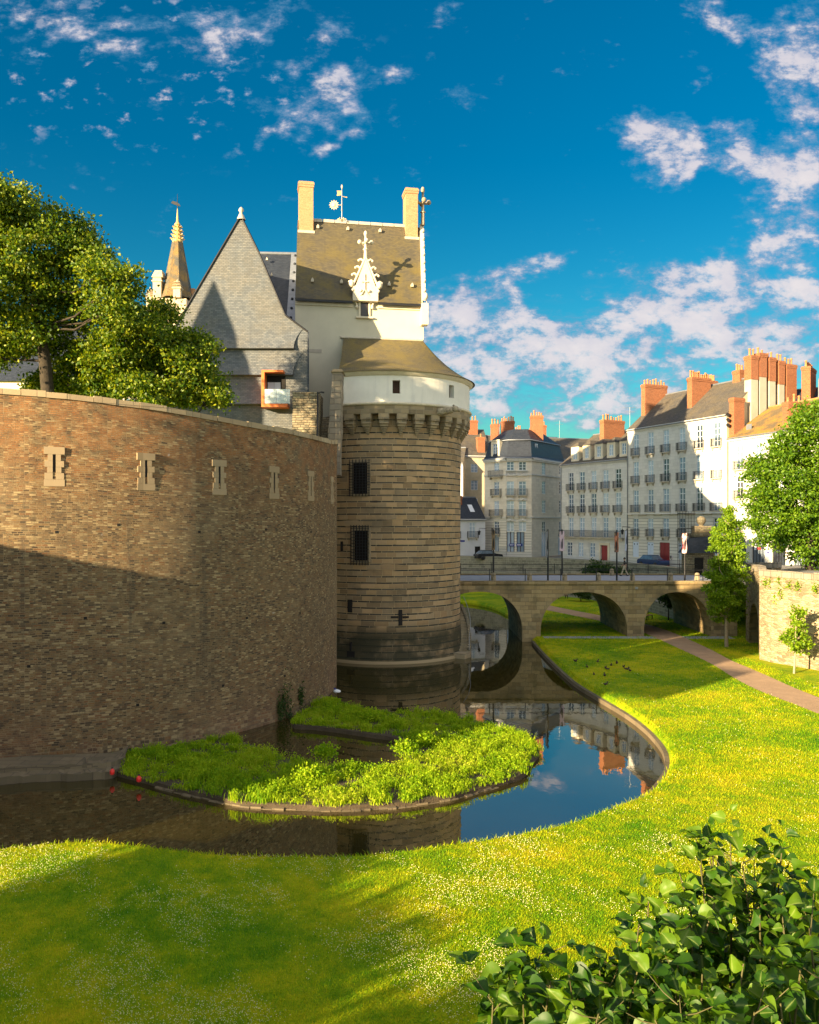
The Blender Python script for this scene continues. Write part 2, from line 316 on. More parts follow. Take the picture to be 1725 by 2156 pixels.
# ---------------------------------------------------------------- mesh builder
UP = Vector((0,0,1))
def auto_uv(pts):
    n = Vector((0,0,0))
    for i in range(len(pts)):
        a, b = pts[i], pts[(i+1) % len(pts)]
        n += Vector(((a.y-b.y)*(a.z+b.z), (a.z-b.z)*(a.x+b.x), (a.x-b.x)*(a.y+b.y)))
    if n.length < 1e-12: return [(0,0)]*len(pts)
    n.normalize()
    if abs(n.z) > .985: return [(p.x, p.y) for p in pts]
    t = UP.cross(n).normalized(); b = n.cross(t)
    return [(p.dot(t), p.dot(b)) for p in pts]
class MB:
    def __init__(s): s.v = []; s.f = []; s.uv = []; s.sm = []; s.mi = []; s.cur = 0
    def face(s, pts, uv=None, smooth=False):
        pts = [Vector(p) for p in pts]; i = len(s.v); s.v += pts; s.f.append(tuple(range(i, i+len(pts))))
        s.uv.append(uv or auto_uv(pts)); s.sm.append(smooth); s.mi.append(s.cur)
    def grid(s, rows, uvs=None, smooth=True, closed=False):
        i0 = len(s.v); n = len(rows[0])
        for r in rows: s.v += [Vector(p) for p in r]
        for a in range(len(rows)-1):
            for b in range(n if closed else n-1):
                c = (b+1) % n; q = (i0+a*n+b, i0+a*n+c, i0+(a+1)*n+c, i0+(a+1)*n+b); s.f.append(q)
                if uvs:
                    if closed and c == 0: s.uv.append([uvs[a][b], uvs[a][n], uvs[a+1][n], uvs[a+1][b]])
                    else: s.uv.append([uvs[a][b], uvs[a][c], uvs[a+1][c], uvs[a+1][b]])
                else: s.uv.append(auto_uv([s.v[k] for k in q]))
                s.sm.append(smooth); s.mi.append(s.cur)
    def hexa(s, p, skip=()):
        # p: 8 corners, bottom 0-3 anticlockwise from above, top 4-7
        for k, q in enumerate(((3,2,1,0),(4,5,6,7),(0,1,5,4),(1,2,6,5),(2,3,7,6),(3,0,4,7))):
            if k not in skip: s.face([p[j] for j in q])
    def box(s, x0, x1, y0, y1, z0, z1, skip=(), M=None):
        p = [Vector(q) for q in ((x0,y0,z0),(x1,y0,z0),(x1,y1,z0),(x0,y1,z0),(x0,y0,z1),(x1,y0,z1),(x1,y1,z1),(x0,y1,z1))]
        if M is not None: p = [M @ q for q in p]
        s.hexa(p, skip)
    def prism(s, poly, y0, y1, M=None):
        """poly: (x,z) outline anticlockwise seen from -y, extruded from y0 (front) to y1"""
        a = [Vector((x, y0, z)) for x, z in poly]; b = [Vector((x, y1, z)) for x, z in poly]
        if M is not None: a = [M @ q for q in a]; b = [M @ q for q in b]
        s.face(a); s.face(b[::-1])
        for i in range(len(a)):
            j = (i+1) % len(a); s.face([a[j], a[i], b[i], b[j]])
    def vprism(s, poly, z0, z1, top=True, bot=True):
        """poly: (x,y) outline anticlockwise from above"""
        a = [Vector((x, y, z0)) for x, y in poly]; b = [Vector((x, y, z1)) for x, y in poly]
        if top: s.poly(b)
        if bot: s.poly(a, flip=True)
        for i in range(len(a)):
            j = (i+1) % len(a); s.face([a[i], a[j], b[j], b[i]])
    def poly(s, pts, flip=False):
        pts = [Vector(p) for p in pts]
        for tri in tessellate_polygon([pts]):
            q = [pts[k] for k in tri]; n = (q[1]-q[0]).cross(q[2]-q[0])
            if (n.z < 0) != flip: q = q[::-1]
            s.face(q)
    def tube(s, path, rad, n=6, cap=True, smooth=True):
        path = [Vector(p) for p in path]
        if not hasattr(rad, '__len__'): rad = [rad]*len(path)
        rows = []
        for i, p in enumerate(path):
            d = (path[min(i+1, len(path)-1)]-path[max(i-1, 0)]).normalized()
            u = d.cross(Vector((0,0,1)) if abs(d.z) < .9 else Vector((1,0,0))).normalized(); w = d.cross(u)
            rows.append([p+(u*math.cos(2*math.pi*k/n)+w*math.sin(2*math.pi*k/n))*rad[i] for k in range(n)])
        s.grid(rows, None, smooth, True)
        if cap: s.face(rows[0]); s.face(rows[-1][::-1])
    def lathe(s, prof, c=(0,0,0), n=16, a0=0., a1=2*math.pi, smooth=True, sx=1., sy=1., R=1.):
        """prof: (r,z) list; R scales the u coordinate"""
        full = abs(a1-a0) > 6.28; m = n if full else n+1
        rows, uvs = [], []; L = 0; last = None
        for r, z in prof:
            rows.append([Vector((c[0]+sx*r*math.cos(a0+(a1-a0)*k/n), c[1]+sy*r*math.sin(a0+(a1-a0)*k/n), c[2]+z)) for k in range(m)])
            uvs.append([((a1-a0)*k/n*R, z) for k in range(n+1)])
        s.grid(rows, uvs, smooth, full)
    def sphere(s, c, rx, ry=None, rz=None, n=10, m=6):
        ry = ry or rx; rz = rz or rx
        s.lathe([(max(1e-4, math.sin(math.pi*i/m)), -math.cos(math.pi*i/m)*rz) for i in range(m+1)], c, n, sx=rx, sy=ry)
    def mesh(s, name, mats):
        me = bpy.data.meshes.new(name); me.from_pydata([tuple(p) for p in s.v], [], s.f)
        for k in (mats if isinstance(mats, (list, tuple)) else [mats]): me.materials.append(MATS[k])
        uvl = me.uv_layers.new(name='UVMap'); flat = [c for f in s.uv for p in f for c in p]
        uvl.data.foreach_set('uv', flat); me.polygons.foreach_set('use_smooth', s.sm); me.polygons.foreach_set('material_index', s.mi)
        me.update(); return me
    def build(s, name, mats, parent=None, loc=None, **tags):
        return put(name, s.mesh(name, mats), parent, loc, **tags)
def put(name, me, parent=None, loc=None, rz=None, label=None, cat=None, group=None, kind=None):
    o = bpy.data.objects.new(name, me); COL.objects.link(o)
    if parent is not None: o.parent = parent
    if loc is not None: o.location = loc
    if rz is not None: o.rotation_euler.z = rz
    for k, v in (('label', label), ('category', cat), ('group', group), ('kind', kind)):
        if v: o[k] = v
    return o
def thing(name, label, cat, loc=(0,0,0), rz=0., group=None):
    o = bpy.data.objects.new(name, None); COL.objects.link(o); o.empty_display_size = .3
    o.location = loc; o.rotation_euler.z = rz; o['label'] = label; o['category'] = cat
    if group: o['group'] = group
    return o
def rel(t, p): return Vector(p)-Vector(t.location)
def copy_tree(o, parent=None):
    c = o.copy(); COL.objects.link(c)
    if parent is not None: c.parent = parent
    for ch in list(o.children): copy_tree(ch, c)
    return c
def np_mesh(name, verts, faces, mat, smooth=False):
    me = bpy.data.meshes.new(name); nv = len(verts); nf, k = faces.shape
    me.vertices.add(nv); me.vertices.foreach_set('co', np.ascontiguousarray(verts, np.float32).ravel())
    me.loops.add(nf*k); me.loops.foreach_set('vertex_index', np.ascontiguousarray(faces, np.int32).ravel())
    me.polygons.add(nf); me.polygons.foreach_set('loop_start', np.arange(0, nf*k, k, dtype=np.int32))
    me.polygons.foreach_set('loop_total', np.full(nf, k, np.int32))
    if smooth: me.polygons.foreach_set('use_smooth', np.ones(nf, bool))
    me.materials.append(MATS[mat]); me.update(calc_edges=True); me.validate(); return me
def catmull(pts, per=8, closed=False):
    P = [np.array(p, float) for p in pts]; n = len(P); out = []
    for i in range(n if closed else n-1):
        a = P[(i-1) % n] if closed or i > 0 else 2*P[0]-P[1]; b = P[i]; c = P[(i+1) % n]
        d = P[(i+2) % n] if closed or i+2 < n else 2*P[n-1]-P[n-2]
        for k in range(per):
            t = k/per
            out.append(.5*((2*b)+(c-a)*t+(2*a-5*b+4*c-d)*t*t+(3*b-a-3*c+d)*t**3))
    if not closed: out.append(P[-1])
    return [Vector(p) for p in out]
def inside(xy, poly):
    x, y = xy[:,0], xy[:,1]; r = np.zeros(len(x), bool); n = len(poly)
    for i in range(n):
        x0, y0 = poly[i][0], poly[i][1]; x1, y1_ = poly[(i+1) % n][0], poly[(i+1) % n][1]
        if y0 == y1_: continue
        r ^= ((y0 > y) != (y1_ > y)) & (x < (x1-x0)*(y-y0)/(y1_-y0)+x0)
    return r
def wall_holes(mb, w, h, holes, y=0., depth=.24, z0=0.):
    """front face of a wall in the x-z plane, looking towards -y, with recessed rectangular openings"""
    xs = sorted({0., w, *[a for r in holes for a in (r[0], r[1])]}); zs = sorted({z0, h, *[a for r in holes for a in (r[2], r[3])]})
    for i in range(len(xs)-1):
        for j in range(len(zs)-1):
            cx, cz = (xs[i]+xs[i+1])/2, (zs[j]+zs[j+1])/2
            if any(r[0] < cx < r[1] and r[2] < cz < r[3] for r in holes): continue
            mb.face([(xs[i],y,zs[j]),(xs[i+1],y,zs[j]),(xs[i+1],y,zs[j+1]),(xs[i],y,zs[j+1])])
    for a, b, c, d in holes:
        e = y+depth
        mb.face([(a,y,c),(a,y,d),(a,e,d),(a,e,c)]); mb.face([(b,y,d),(b,y,c),(b,e,c),(b,e,d)])
        mb.face([(a,y,d),(b,y,d),(b,e,d),(a,e,d)]); mb.face([(b,y,c),(a,y,c),(a,e,c),(b,e,c)])
# ---------------------------------------------------------------- camera, sun, sky
cam = bpy.data.cameras.new('camera'); co = bpy.data.objects.new('camera', cam); COL.objects.link(co)
co.location = (0,0,H); co.rotation_euler = (math.radians(90),0,0); cam.lens = 36*F/2156.; cam.sensor_width = 36; cam.sensor_fit = 'AUTO'
cam.shift_y = 22/2156.; cam.clip_end = 3000; cam.clip_start = .05; SC.camera = co
sun = bpy.data.lights.new('sun', 'SUN'); so = bpy.data.objects.new('sun', sun); COL.objects.link(so)
sd = Vector((SUN_AZ.x, SUN_AZ.y, 0)).normalized()*math.cos(math.radians(SUN_EL)); sd.z = -math.sin(math.radians(SUN_EL))
so.rotation_euler = sd.to_track_quat('-Z', 'Y').to_euler(); so.location = (-40,-40,60)
sun.energy = 5.0; sun.angle = math.radians(.5); sun.color = (1., .77, .45)
SC.view_settings.view_transform = 'Standard'; SC.view_settings.look = 'None'; SC.view_settings.exposure = 1.95; SC.view_settings.gamma = 1.
SC.cycles.use_denoising = True; SC.cycles.max_bounces = 8; SC.cycles.transparent_max_bounces = 8; SC.cycles.sample_clamp_indirect = 8
def make_world():
    w = bpy.data.worlds.new('World'); SC.world = w; w.use_nodes = True; w.node_tree.nodes.clear(); t = NT(w.node_tree)
    sky = t.nd('ShaderNodeTexSky', {'sky_type': 'NISHITA', 'sun_disc': False, 'sun_elevation': math.radians(SUN_EL),
               'sun_rotation': math.atan2(-SUN_AZ.x, -SUN_AZ.y), 'air_density': 1.3, 'dust_density': .6, 'ozone_density': 3.}).outputs[0]
    hs = t.nd('ShaderNodeHueSaturation', None, Hue=.485, Saturation=1.55, Value=1., Color=sky).outputs[0]
    gz = t.nd('ShaderNodeSeparateXYZ', None, Vector=t.nd('ShaderNodeTexCoord').outputs['Generated']).outputs[2]
    skyc = t.mix(1., hs, t.mix(t.step(gz, .02, .42), (.34,.78,.82), (.18,.59,.70)), 'MULTIPLY')
    d = t.nd('ShaderNodeTexCoord').outputs['Generated']
    x, y, z = t.nd('ShaderNodeSeparateXYZ', None, Vector=d).outputs
    ys = t.m('MAXIMUM', y, .08)
    uv = t.nd('ShaderNodeCombineXYZ', None, X=t.m('DIVIDE', x, ys), Y=t.m('DIVIDE', z, ys), Z=0.).outputs[0]
    wb = t.vm('ADD', uv, t.scale(t.vm('SUBTRACT', t.noise(uv, 9., 4, .6, out=1), (.5,.5,.5)), .10))
    blobs = [(1390,295,95,85,1.0),(1350,250,60,40,.5),(1440,330,70,50,.7),(1555,310,80,55,.85),(1620,365,110,45,.75),(1720,390,90,60,.7),(1690,140,85,150,1.1),(1560,60,70,40,.8),(1465,40,70,60,.65),(1490,185,34,18,.7),
             (950,670,95,70,1.0),(1035,605,85,55,1.0),(1120,540,90,32,.85),(1100,640,80,30,.55),(1300,650,110,26,.5),(1390,590,140,50,.72),(1560,560,150,60,.8),(1680,500,110,60,.85),
             (1350,690,420,42,.8),(1600,640,260,50,.75),(1100,730,240,60,.8),(1300,770,420,50,.62),(1560,730,260,45,.6),(1050,870,260,40,.6),(1250,840,300,40,.6),(1235,575,22,12,.5),(1050,520,18,12,.5),(1150,790,140,40,.6),(1400,860,160,40,.6),(1640,700,120,50,.6),(1700,620,80,40,.8),(1500,690,200,30,.7),(1240,700,120,40,.7),(980,790,120,60,.6),(1180,880,90,25,.5),(1560,250,60,20,.4),(1690,300,60,60,.7),(1400,700,380,150,.28),(1000,640,120,90,.4),(1640,430,90,40,.6),
             (70,75,95,55,.78),(160,40,80,50,.62),(265,115,60,28,.78),(180,85,40,20,.5),(310,45,60,30,.5),(420,50,120,45,.5),(600,25,90,30,.55),(595,125,60,26,.62),(500,95,120,45,.45),(640,190,110,60,.42),(590,275,55,20,.75),
             (672,297,34,22,.7),(742,290,36,18,.72),(470,268,30,10,.4),(340,215,70,30,.35),(700,230,110,60,.42),(830,190,130,45,.34),(950,45,120,40,.34),(760,160,100,40,.36),(990,180,60,40,.25),(30,20,50,30,.6),(230,60,40,25,.6),(350,110,60,30,.5),(280,160,60,25,.4),(460,130,60,25,.45),(540,60,60,30,.45),(700,80,50,40,.5),(740,240,60,30,.5),(620,250,60,25,.45),(800,270,50,20,.35),(415,100,40,20,.5)]
    acc = None
    for bx, by, rx, ry, s in blobs:
        v = t.vm('MULTIPLY', t.vm('SUBTRACT', wb, ((bx-CX)/F, (HY-by)/F, 0)), (F/rx/1.5, F/ry/1.5, 0))
        b = t.step(t.vm('LENGTH', v, None, 1), 1., .1, 0., s)
        acc = b if acc is None else t.m('ADD', acc, b)
    acc = t.m('MINIMUM', acc, 1.1)
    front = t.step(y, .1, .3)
    def zone(bx, by, rx, ry, s):
        v = t.vm('MULTIPLY', t.vm('SUBTRACT', wb, ((bx-CX)/F, (HY-by)/F, 0)), (F/rx, F/ry, 0)); return t.step(t.vm('LENGTH', v, None, 1), 1., .35, 0., s)
    fleck = t.m('MULTIPLY', t.step(t.noise(t.vm('ADD', t.mul(uv, (1., 1.5, 1.)), (.37, .11, 0)), 30., 5, .6), .56, .70), zone(330,150,560,250,.85))
    strk = t.m('MULTIPLY', t.step(t.noise(t.mul(uv, (1., 3.4, 1.)), 21., 8, .66), .46, .68), zone(1350,760,640,190,.75))
    fine = t.m('MAXIMUM', fleck, strk)
    n1 = t.noise(t.mul(uv, (1., 1.5, 1.)), 15., 8, .62, dist=.25); n2 = t.noise(t.mul(uv, (1., 1.7, 1.)), 34., 9, .66)
    nn = t.m('ADD', t.m('MULTIPLY', n1, .55), t.m('MULTIPLY', n2, .45))
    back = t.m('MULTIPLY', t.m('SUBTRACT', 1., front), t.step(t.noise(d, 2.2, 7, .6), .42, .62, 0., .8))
    dens = t.m('ADD', t.m('MULTIPLY', nn, 2.1), t.m('MULTIPLY', acc, .44))
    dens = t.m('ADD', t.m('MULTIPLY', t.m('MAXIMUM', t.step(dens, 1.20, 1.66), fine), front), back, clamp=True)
    shade = t.noise(t.vm('ADD', t.mul(uv, (1., 1.6, 1.)), (.012, -.02, 0)), 15., 6, .6)
    shade = t.m('ADD', t.m('MULTIPLY', shade, .6), t.m('MULTIPLY', dens, .35))
    cc = t.ramp(shade, [(.36, (.18,.42,.66)), (.50, (.42,.50,.70)), (.62, (.82,.78,.85)), (.78, (1.,.92,.92))])
    b1 = t.nd('ShaderNodeBackground', None, Color=skyc, Strength=.05)
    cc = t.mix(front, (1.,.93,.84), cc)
    b2 = t.nd('ShaderNodeBackground', None, Color=cc, Strength=t.m('ADD', .225, t.m('MULTIPLY', t.m('SUBTRACT', 1., front), .44)))  # clouds behind the camera made brighter and warm as added fill for shaded sides
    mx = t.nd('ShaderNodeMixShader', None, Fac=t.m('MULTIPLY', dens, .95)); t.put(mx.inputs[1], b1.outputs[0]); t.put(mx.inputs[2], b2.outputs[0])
    o = t.nd('ShaderNodeOutputWorld'); t.put(o.inputs[0], mx.outputs[0])
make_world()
# ---------------------------------------------------------------- the ground
LZ = .5
m = MB(); m.poly([(-70,3,0),(60,3,0),(60,150,0),(-70,150,0)]); m.build('water', 'water', kind='structure')
bank_px = [(1139,1352),(1210,1418),(1270,1456),(1330,1490),(1372,1519),(1400,1545),(1418,1568),(1425,1592),(1420,1620),(1380,1665),(1300,1700),(1200,1735),(1050,1765),(957,1778),(830,1796),(720,1804),(600,1805),(450,1800),(300,1783),(200,1774),(100,1778),(0,1788)]
near_bank = [G(x, y, LZ) for x, y in bank_px]
far_bank = [Vector(p) for p in ((-20,121,LZ),(-6,117,LZ),(2,113.5,LZ),(7.3,109,LZ),(10.2,103.5,LZ),(11.4,95,LZ),(11.9,85,LZ))]
bank = catmull(far_bank+near_bank+[Vector((-18,24.6,LZ)),Vector((-40,24,LZ))], 6)
lawn_poly = bank+[Vector((-40,3.9,LZ)),Vector((75,3.9,LZ)),Vector((75,135,LZ)),Vector((-20,135,LZ))]
m = MB(); m.poly(lawn_poly)
for a, b in zip(bank, bank[1:]):
    n = Vector((b.y-a.y, a.x-b.x, 0)).normalized()*.34; dz = Vector((0,0,-.28)); m.face([a, b, b+n+dz, a+n+dz]); m.face([a+n+dz, b+n+dz, b+n+Vector((0,0,-1)), a+n+Vector((0,0,-1))])
m.build('lawn', 'turf', kind='structure')
# stone kerb along the straight bank
ks = [p for p in bank if p.y > 27.5 and p.x > 4 and p.y < 74]
m = MB(); rows = []
for i, p in enumerate(ks):
    d = (ks[min(i+1, len(ks)-1)]-ks[max(i-1, 0)]).normalized(); n = Vector((d.y, -d.x, 0))
    rows.append([p+n*.50+Vector((0,0,-.9)), p+n*.50+Vector((0,0,-.25)), p+n*.30+Vector((0,0,-.235)), p+n*.30+Vector((0,0,-.9))])
m.grid(rows, None, False); m.build('bank_kerb', 'kerb', kind='structure')
# footpath across the lawn
pl = [z8(*p) for p in ((600,1210),(830,1320),(1010,1432),(1200,1530),(1460,1632),(1725,1735))]; pr = [z8(*p) for p in ((760,1170),(985,1285),(1140,1352),(1300,1420),(1510,1514),(1725,1600))]
L = [G(*p, LZ+.012) for p in pl]; R = [G(*p, LZ+.012) for p in pr]
L = [Vector((12.5,112,LZ+.012)),Vector((14.6,101,LZ+.012)),Vector((17.4,92,LZ+.012)),Vector((20.3,84,LZ+.012)),Vector((21.6,77.5,LZ+.012))]+L+[L[-1]+(L[-1]-L[-2])*1.5, L[-1]+(L[-1]-L[-2])*5]
R = [Vector((14.5,113,LZ+.012)),Vector((17.0,102,LZ+.012)),Vector((20.2,92.5,LZ+.012)),Vector((23.2,84.3,LZ+.012)),Vector((24.3,78,LZ+.012))]+R+[R[-1]+(R[-1]-R[-2])*1.5, R[-1]+(R[-1]-R[-2])*5]
L = catmull(L, 5); R = catmull(R, 5)
m = MB(); m.grid([[a, b] for a, b in zip(L, R)], None, False); m.build('footpath', 'gravel', kind='structure')
path_poly = L+R[::-1]
m = MB(); m.poly([(11.9,72.8,LZ+.008),(28.6,72.4,LZ+.008),(28.6,73.98,LZ+.008),(11.9,73.98,LZ+.008)]); m.build('paved_strip', 'paving', kind='structure')
# street level behind the quay, upper terrace behind the right-hand rampart, castle plateau
quay = [(-40,137),(-10,133.5),(6,129.5),(20,121.5),(26.6,111),(30.2,97),(31,84.6)]
SZ = 4.95
m = MB(); m.poly([(x,y,SZ) for x, y in quay]+[(31,72,SZ),(120,40,SZ),(400,60,SZ),(400,500,SZ),(-300,500,SZ),(-300,137,SZ)]); m.build('street', 'street', kind='structure')
ramp = [(32.5,72.2),(29.3,72),(28.75,70),(28.0,66.2),(26.9,63.6),(26.1,61.6),(26.4,60.3),(27.3,58.6),(28.4,56.6),(31,51),(35.5,42),(44,30),(60,18)]
m = MB(); m.poly([(x+.4, y+.2, 6.3) for x, y in ramp]+[(75,18,6.3),(75,88,6.3),(45,86,6.3),(33,84,6.3)]); m.build('upper_terrace', 'street', kind='structure')
# the terrace that the viewpoint stands on
m = MB(); m.hexa([Vector(p) for p in ((-9,-14,-.4),(22,-14,-.4),(22,4.1,-.4),(-9,4.1,-.4),(-9,-14,8.2),(22,-14,8.2),(22,3.75,8.2),(-9,3.75,8.2))], skip=(0,)); m.build('terrace', 'soil', kind='structure')
# ---------------------------------------------------------------- curved rampart
def dep(y, z=0.): return (H-z)*F/(y-HY)
bcol = [(0,1623,830),(85,1616,836),(169,1606,843),(233,1594,852),(296,1583,860),(370,1571,871),(444,1556,884),(529,1540,900),(600,1515,912),(640,1496,921),(675,1474,930),(697,1456,935),(709,1443,938.5)]
base, top = [], []
for px, yb, yt in bcol:
    b = G(px, yb); base.append(b); d = b.y+.75; top.append(W(px, yt, d))
A_ = np.array([(2*p.x, 2*p.y, 1) for p in base]); B_ = np.array([p.x**2+p.y**2 for p in base]); cx0, cy0, k0 = np.linalg.lstsq(A_, B_, rcond=None)[0]; R0_ = math.sqrt(k0+cx0**2+cy0**2)
for i_, (px, yb, yt) in enumerate(bcol):      # the survey points fall on one arc: take the sight line's first meeting with it
    dx = (px-CX)/F; a = dx*dx+1; b = -2*(dx*cx0+cy0); c = cx0**2+cy0**2-R0_**2; q_ = b*b-4*a*c
    t_ = (-b-math.sqrt(max(0, q_)))/(2*a); base[i_] = Vector((dx*t_, t_, 0)); top[i_] = W(px, yt, t_+.75)
hd = lambda a: Vector((cx0+R0_*math.cos(a), cy0+R0_*math.sin(a), 0)); aE = math.atan2(base[-1].y-cy0, base[-1].x-cx0)
base = [Vector((-40,28.5,0)), Vector((-27,32.6,0))]+base+[hd(aE+.25), hd(aE+.45)]
top = [Vector((-40,29.2,16.8)), Vector((-27,33.3,16.6))]+top+[hd(aE+.25)+Vector((-.5,.1,15.1)), hd(aE+.45)+Vector((-.6,0,15.1))]
base = catmull(base, 7); top = catmull(top, 7)
wall = thing('curved_rampart', 'tall curved rampart of small brown bricks rising from the moat', 'wall', base[20])
m = MB(); rows, uvs = [], []; NZ = 24; arc = [0.]
for i in range(1, len(base)): arc.append(arc[-1]+(base[i]-base[i-1]).length)
nr = np.random.default_rng(3)
for j in range(NZ+1):
    t = j/NZ; rows.append([]); uvs.append([])
    for i, (b, tp) in enumerate(zip(base, top)):
        p = b.lerp(tp, t) if j else b+Vector((0,0,-.8))
        rows[-1].append(rel(wall, p)); uvs[-1].append((arc[i], t*16.2))
m.grid(rows, uvs); m.build('wall_face', 'bastion', wall)
m = MB(); inward = []
for i in range(len(top)):
    d = (top[min(i+1, len(top)-1)]-top[max(i-1, 0)]).normalized(); inward.append(Vector((-d.y, d.x, 0)).normalized())
# coping stones laid one by one
s = 0.; i = 0
def at_arc(a):
    k = max(0, min(len(arc)-2, int(np.searchsorted(arc, a))-1)); f = (a-arc[k])/(arc[k+1]-arc[k]); return top[k].lerp(top[k+1], f), inward[k].lerp(inward[k+1], f)
while s < arc[-1]-1.2:
    l = random.uniform(.75, 1.35); p, n = at_arc(s+.01); q, n2 = at_arc(s+l-.012); zz = Vector((0,0,random.uniform(-.012,.012)))
    th = random.uniform(.24,.29); out = random.uniform(.05,.09)
    a0, a1, b1, b0 = p-n*out, q-n2*out, q+n2*.6, p+n*.6
    m.hexa([rel(wall, v)+zz for v in (a0,a1,b1,b0)]+[rel(wall, v)+zz+Vector((0,0,th)) for v in (a0,a1,b1,b0)]); s += l
m.build('coping', 'coping', wall)
# rough ledge at the foot of the wall (left)
m = MB(); fr = [G(x, y, .0) for x, y in ((-330,1668),(-150,1664),(0,1653),(60,1648),(120,1646),(180,1644),(232,1640),(262,1625))]
rows = []
for k, p in enumerate(catmull(fr, 5)):
    jz = random.uniform(-.04,.05); back = p+Vector((-.45, 1.9, 0)); jx = Vector((random.uniform(-.05,.05), random.uniform(-.06,.06), 0))
    rows.append([rel(wall, p+jx+Vector((0,0,-.5))), rel(wall, p+jx+Vector((0,0,.30+jz))), rel(wall, p+Vector((-.1,.45,.36+jz))), rel(wall, p+Vector((-.12,.5,.55+jz))), rel(wall, back+Vector((0,0,.6)))])
m.grid(rows, None, False); m.build('footing_ledge', 'kerb', wall)
# arrow loops
def wall_hit(px, py):
    """where the sight line through px,py meets the ruled wall face"""
    best = None
    for i in range(len(base)-1):
        for t0 in (0,):
            a = base[i].lerp(top[i], .75); b = base[i+1].lerp(top[i+1], .75)
            ra, rb = CX+F*a.x/a.y, CX+F*b.x/b.y
            if ra <= px <= rb:
                f = (px-ra)/(rb-ra); p = a.lerp(b, f)
                z = H-(py-HY)/F*p.y; h = a.lerp(b, f); bb = base[i].lerp(base[i+1], f); tt = top[i].lerp(top[i+1], f)
                q = bb.lerp(tt, z/tt.z); dd = (base[i+1]-base[i]).normalized()
                return q, dd
loops = [(114.5,940.5,1024),(307.6,955,1031.5),(461.5,969,1041),(576.5,981.5,1050.5),(654,992.5,1053.5),(698.5,1002,1063)]
for px, ya, yb in loops:
    q, d = wall_hit(px, (ya+yb)/2); n = Vector((d.y, -d.x, 0)); c = rel(wall, q)
    M = Matrix.Translation(c) @ Matrix(((d.x, -n.x, 0, 0), (d.y, -n.y, 0, 0), (0, 0, 1, 0), (0,0,0,1)))
    m = MB(); x = .43; hh = .88
    m.box(-x, x, -.06, .1, .55, hh, M=M); m.box(-x, x, -.06, .1, -hh, -.58, M=M)
    for sgn in (-1, 1):
        for (za, zb, ww) in ((.26,.545,.27),(-.02,.252,.40),(-.28,-.028,.29),(-.572,-.288,.40)):
            xa, xb = sorted((sgn*.065, sgn*ww)); m.box(xa, xb, -.05-random.uniform(0,.015), .1, za, zb, M=M)
    lo = m.build('arrow_loop', 'loop_stone', wall)
    m = MB(); m.box(-.066, .066, -.012, .05, -.6, .56, M=M); m.build('slit', 'dark_void', lo)
for px, py in ((250,1105),(420,1120),(560,1115),(655,1120),(180,1300),(345,1310),(520,1300),(632,1290),(120,1120),(60,1400),(290,1480),(470,1440),(600,1420)):
    q, d = wall_hit(px, py); n = Vector((d.y,-d.x,0)); c = rel(wall, q); M = Matrix.Translation(c) @ Matrix(((d.x,-n.x,0,0),(d.y,-n.y,0,0),(0,0,1,0),(0,0,0,1))); m = MB(); m.box(-.07,.07,-.012,.05,-.06,.06,M=M); m.build('putlog_hole', 'dark_void', wall)
# plateau inside the rampart
m = MB(); m.poly([(p.x, p.y, 15.0) for p in [t_+n_*.5 for t_, n_ in zip(top, inward)][10:]]+[(-5,70,15.0),(-2,100,15.0),(-60,120,15.0),(-80,60,15.0),(-40,30,15.)]); m.build('castle_courtyard', 'turf', kind='structure')
# ---------------------------------------------------------------- round corner tower
TC = Vector((-1.86, 68.6, 0))
def tow_ang(px, R):
    """angle (about the tower axis, 0 = +x) where the sight line through px meets radius R"""
    dx, dy = (px-CX)/F, 1.0; a = dx*dx+1; b = -2*(dx*TC.x+TC.y); c = TC.x**2+TC.y**2-R*R
    disc = max(0., b*b-4*a*c); t = (-b-math.sqrt(disc))/(2*a); return math.atan2(t-TC.y, dx*t-TC.x)
def tow_z(px, py, R):
    a = tow_ang(px, R); return H-(py-HY)/F*(TC.y+R*math.sin(a))
tower = thing('round_tower', 'round corner tower of brown stone courses with white top and conical slate roof', 'tower', TC)
m = MB(); m.lathe([(6.52,-.8),(6.50,.12),(6.40,.2),(6.30,.9),(6.15,1.8),(6.07,2.5),(6.06,3.),(6.06,8.),(6.10,14.),(6.14,18.95)], n=96, R=6.1); m.build('stone_shaft', 'tower', tower)
m = MB(); R0 = 6.86
A0_, A1_ = tow_ang(717.5, 6.8), math.radians(120); m.lathe([(6.16,18.85),(R0-.02,18.85),(R0,18.9),(R0,19.5)], n=96, R=6.9, a0=A0_, a1=A1_); m.build('stone_band', 'granite', tower)
cang = [tow_ang(z3(x, 1000)[0], 6.75) for x in (312,487,678,885,1068,1232,1373,1476,1540)]
step = (cang[5]-cang[1])/4.
for k in range(-1, 11):
    a = cang[3]+(k-3)*step
    er, et = Vector((math.cos(a), math.sin(a), 0)), Vector((-math.sin(a), math.cos(a), 0))
    m = MB()
    for (ra, zb, zt, hw) in ((6.86,18.42,18.86,.40),(6.76,18.12,18.40,.36),(6.62,17.92,18.105,.31),(6.50,17.76,17.91,.25),(6.40,17.61,17.75,.19),(6.31,17.46,17.60,.13),(6.22,17.32,17.45,.08)):
        p = [er*5.9-et*hw, er*ra-et*hw*1.0, er*ra+et*hw*1.0, er*5.9+et*hw]
        m.hexa([q+Vector((0,0,zb)) for q in p]+[q+Vector((0,0,zt)) for q in p])
    m.build('corbel', 'granite', tower)
a = tow_ang(z3(1290,880)[0], R0); er, et = Vector((math.cos(a), math.sin(a), 0)), Vector((-math.sin(a), math.cos(a), 0))
m = MB(); c = Vector((0,0,19.15)); d = (er*.7+et*.75).normalized()
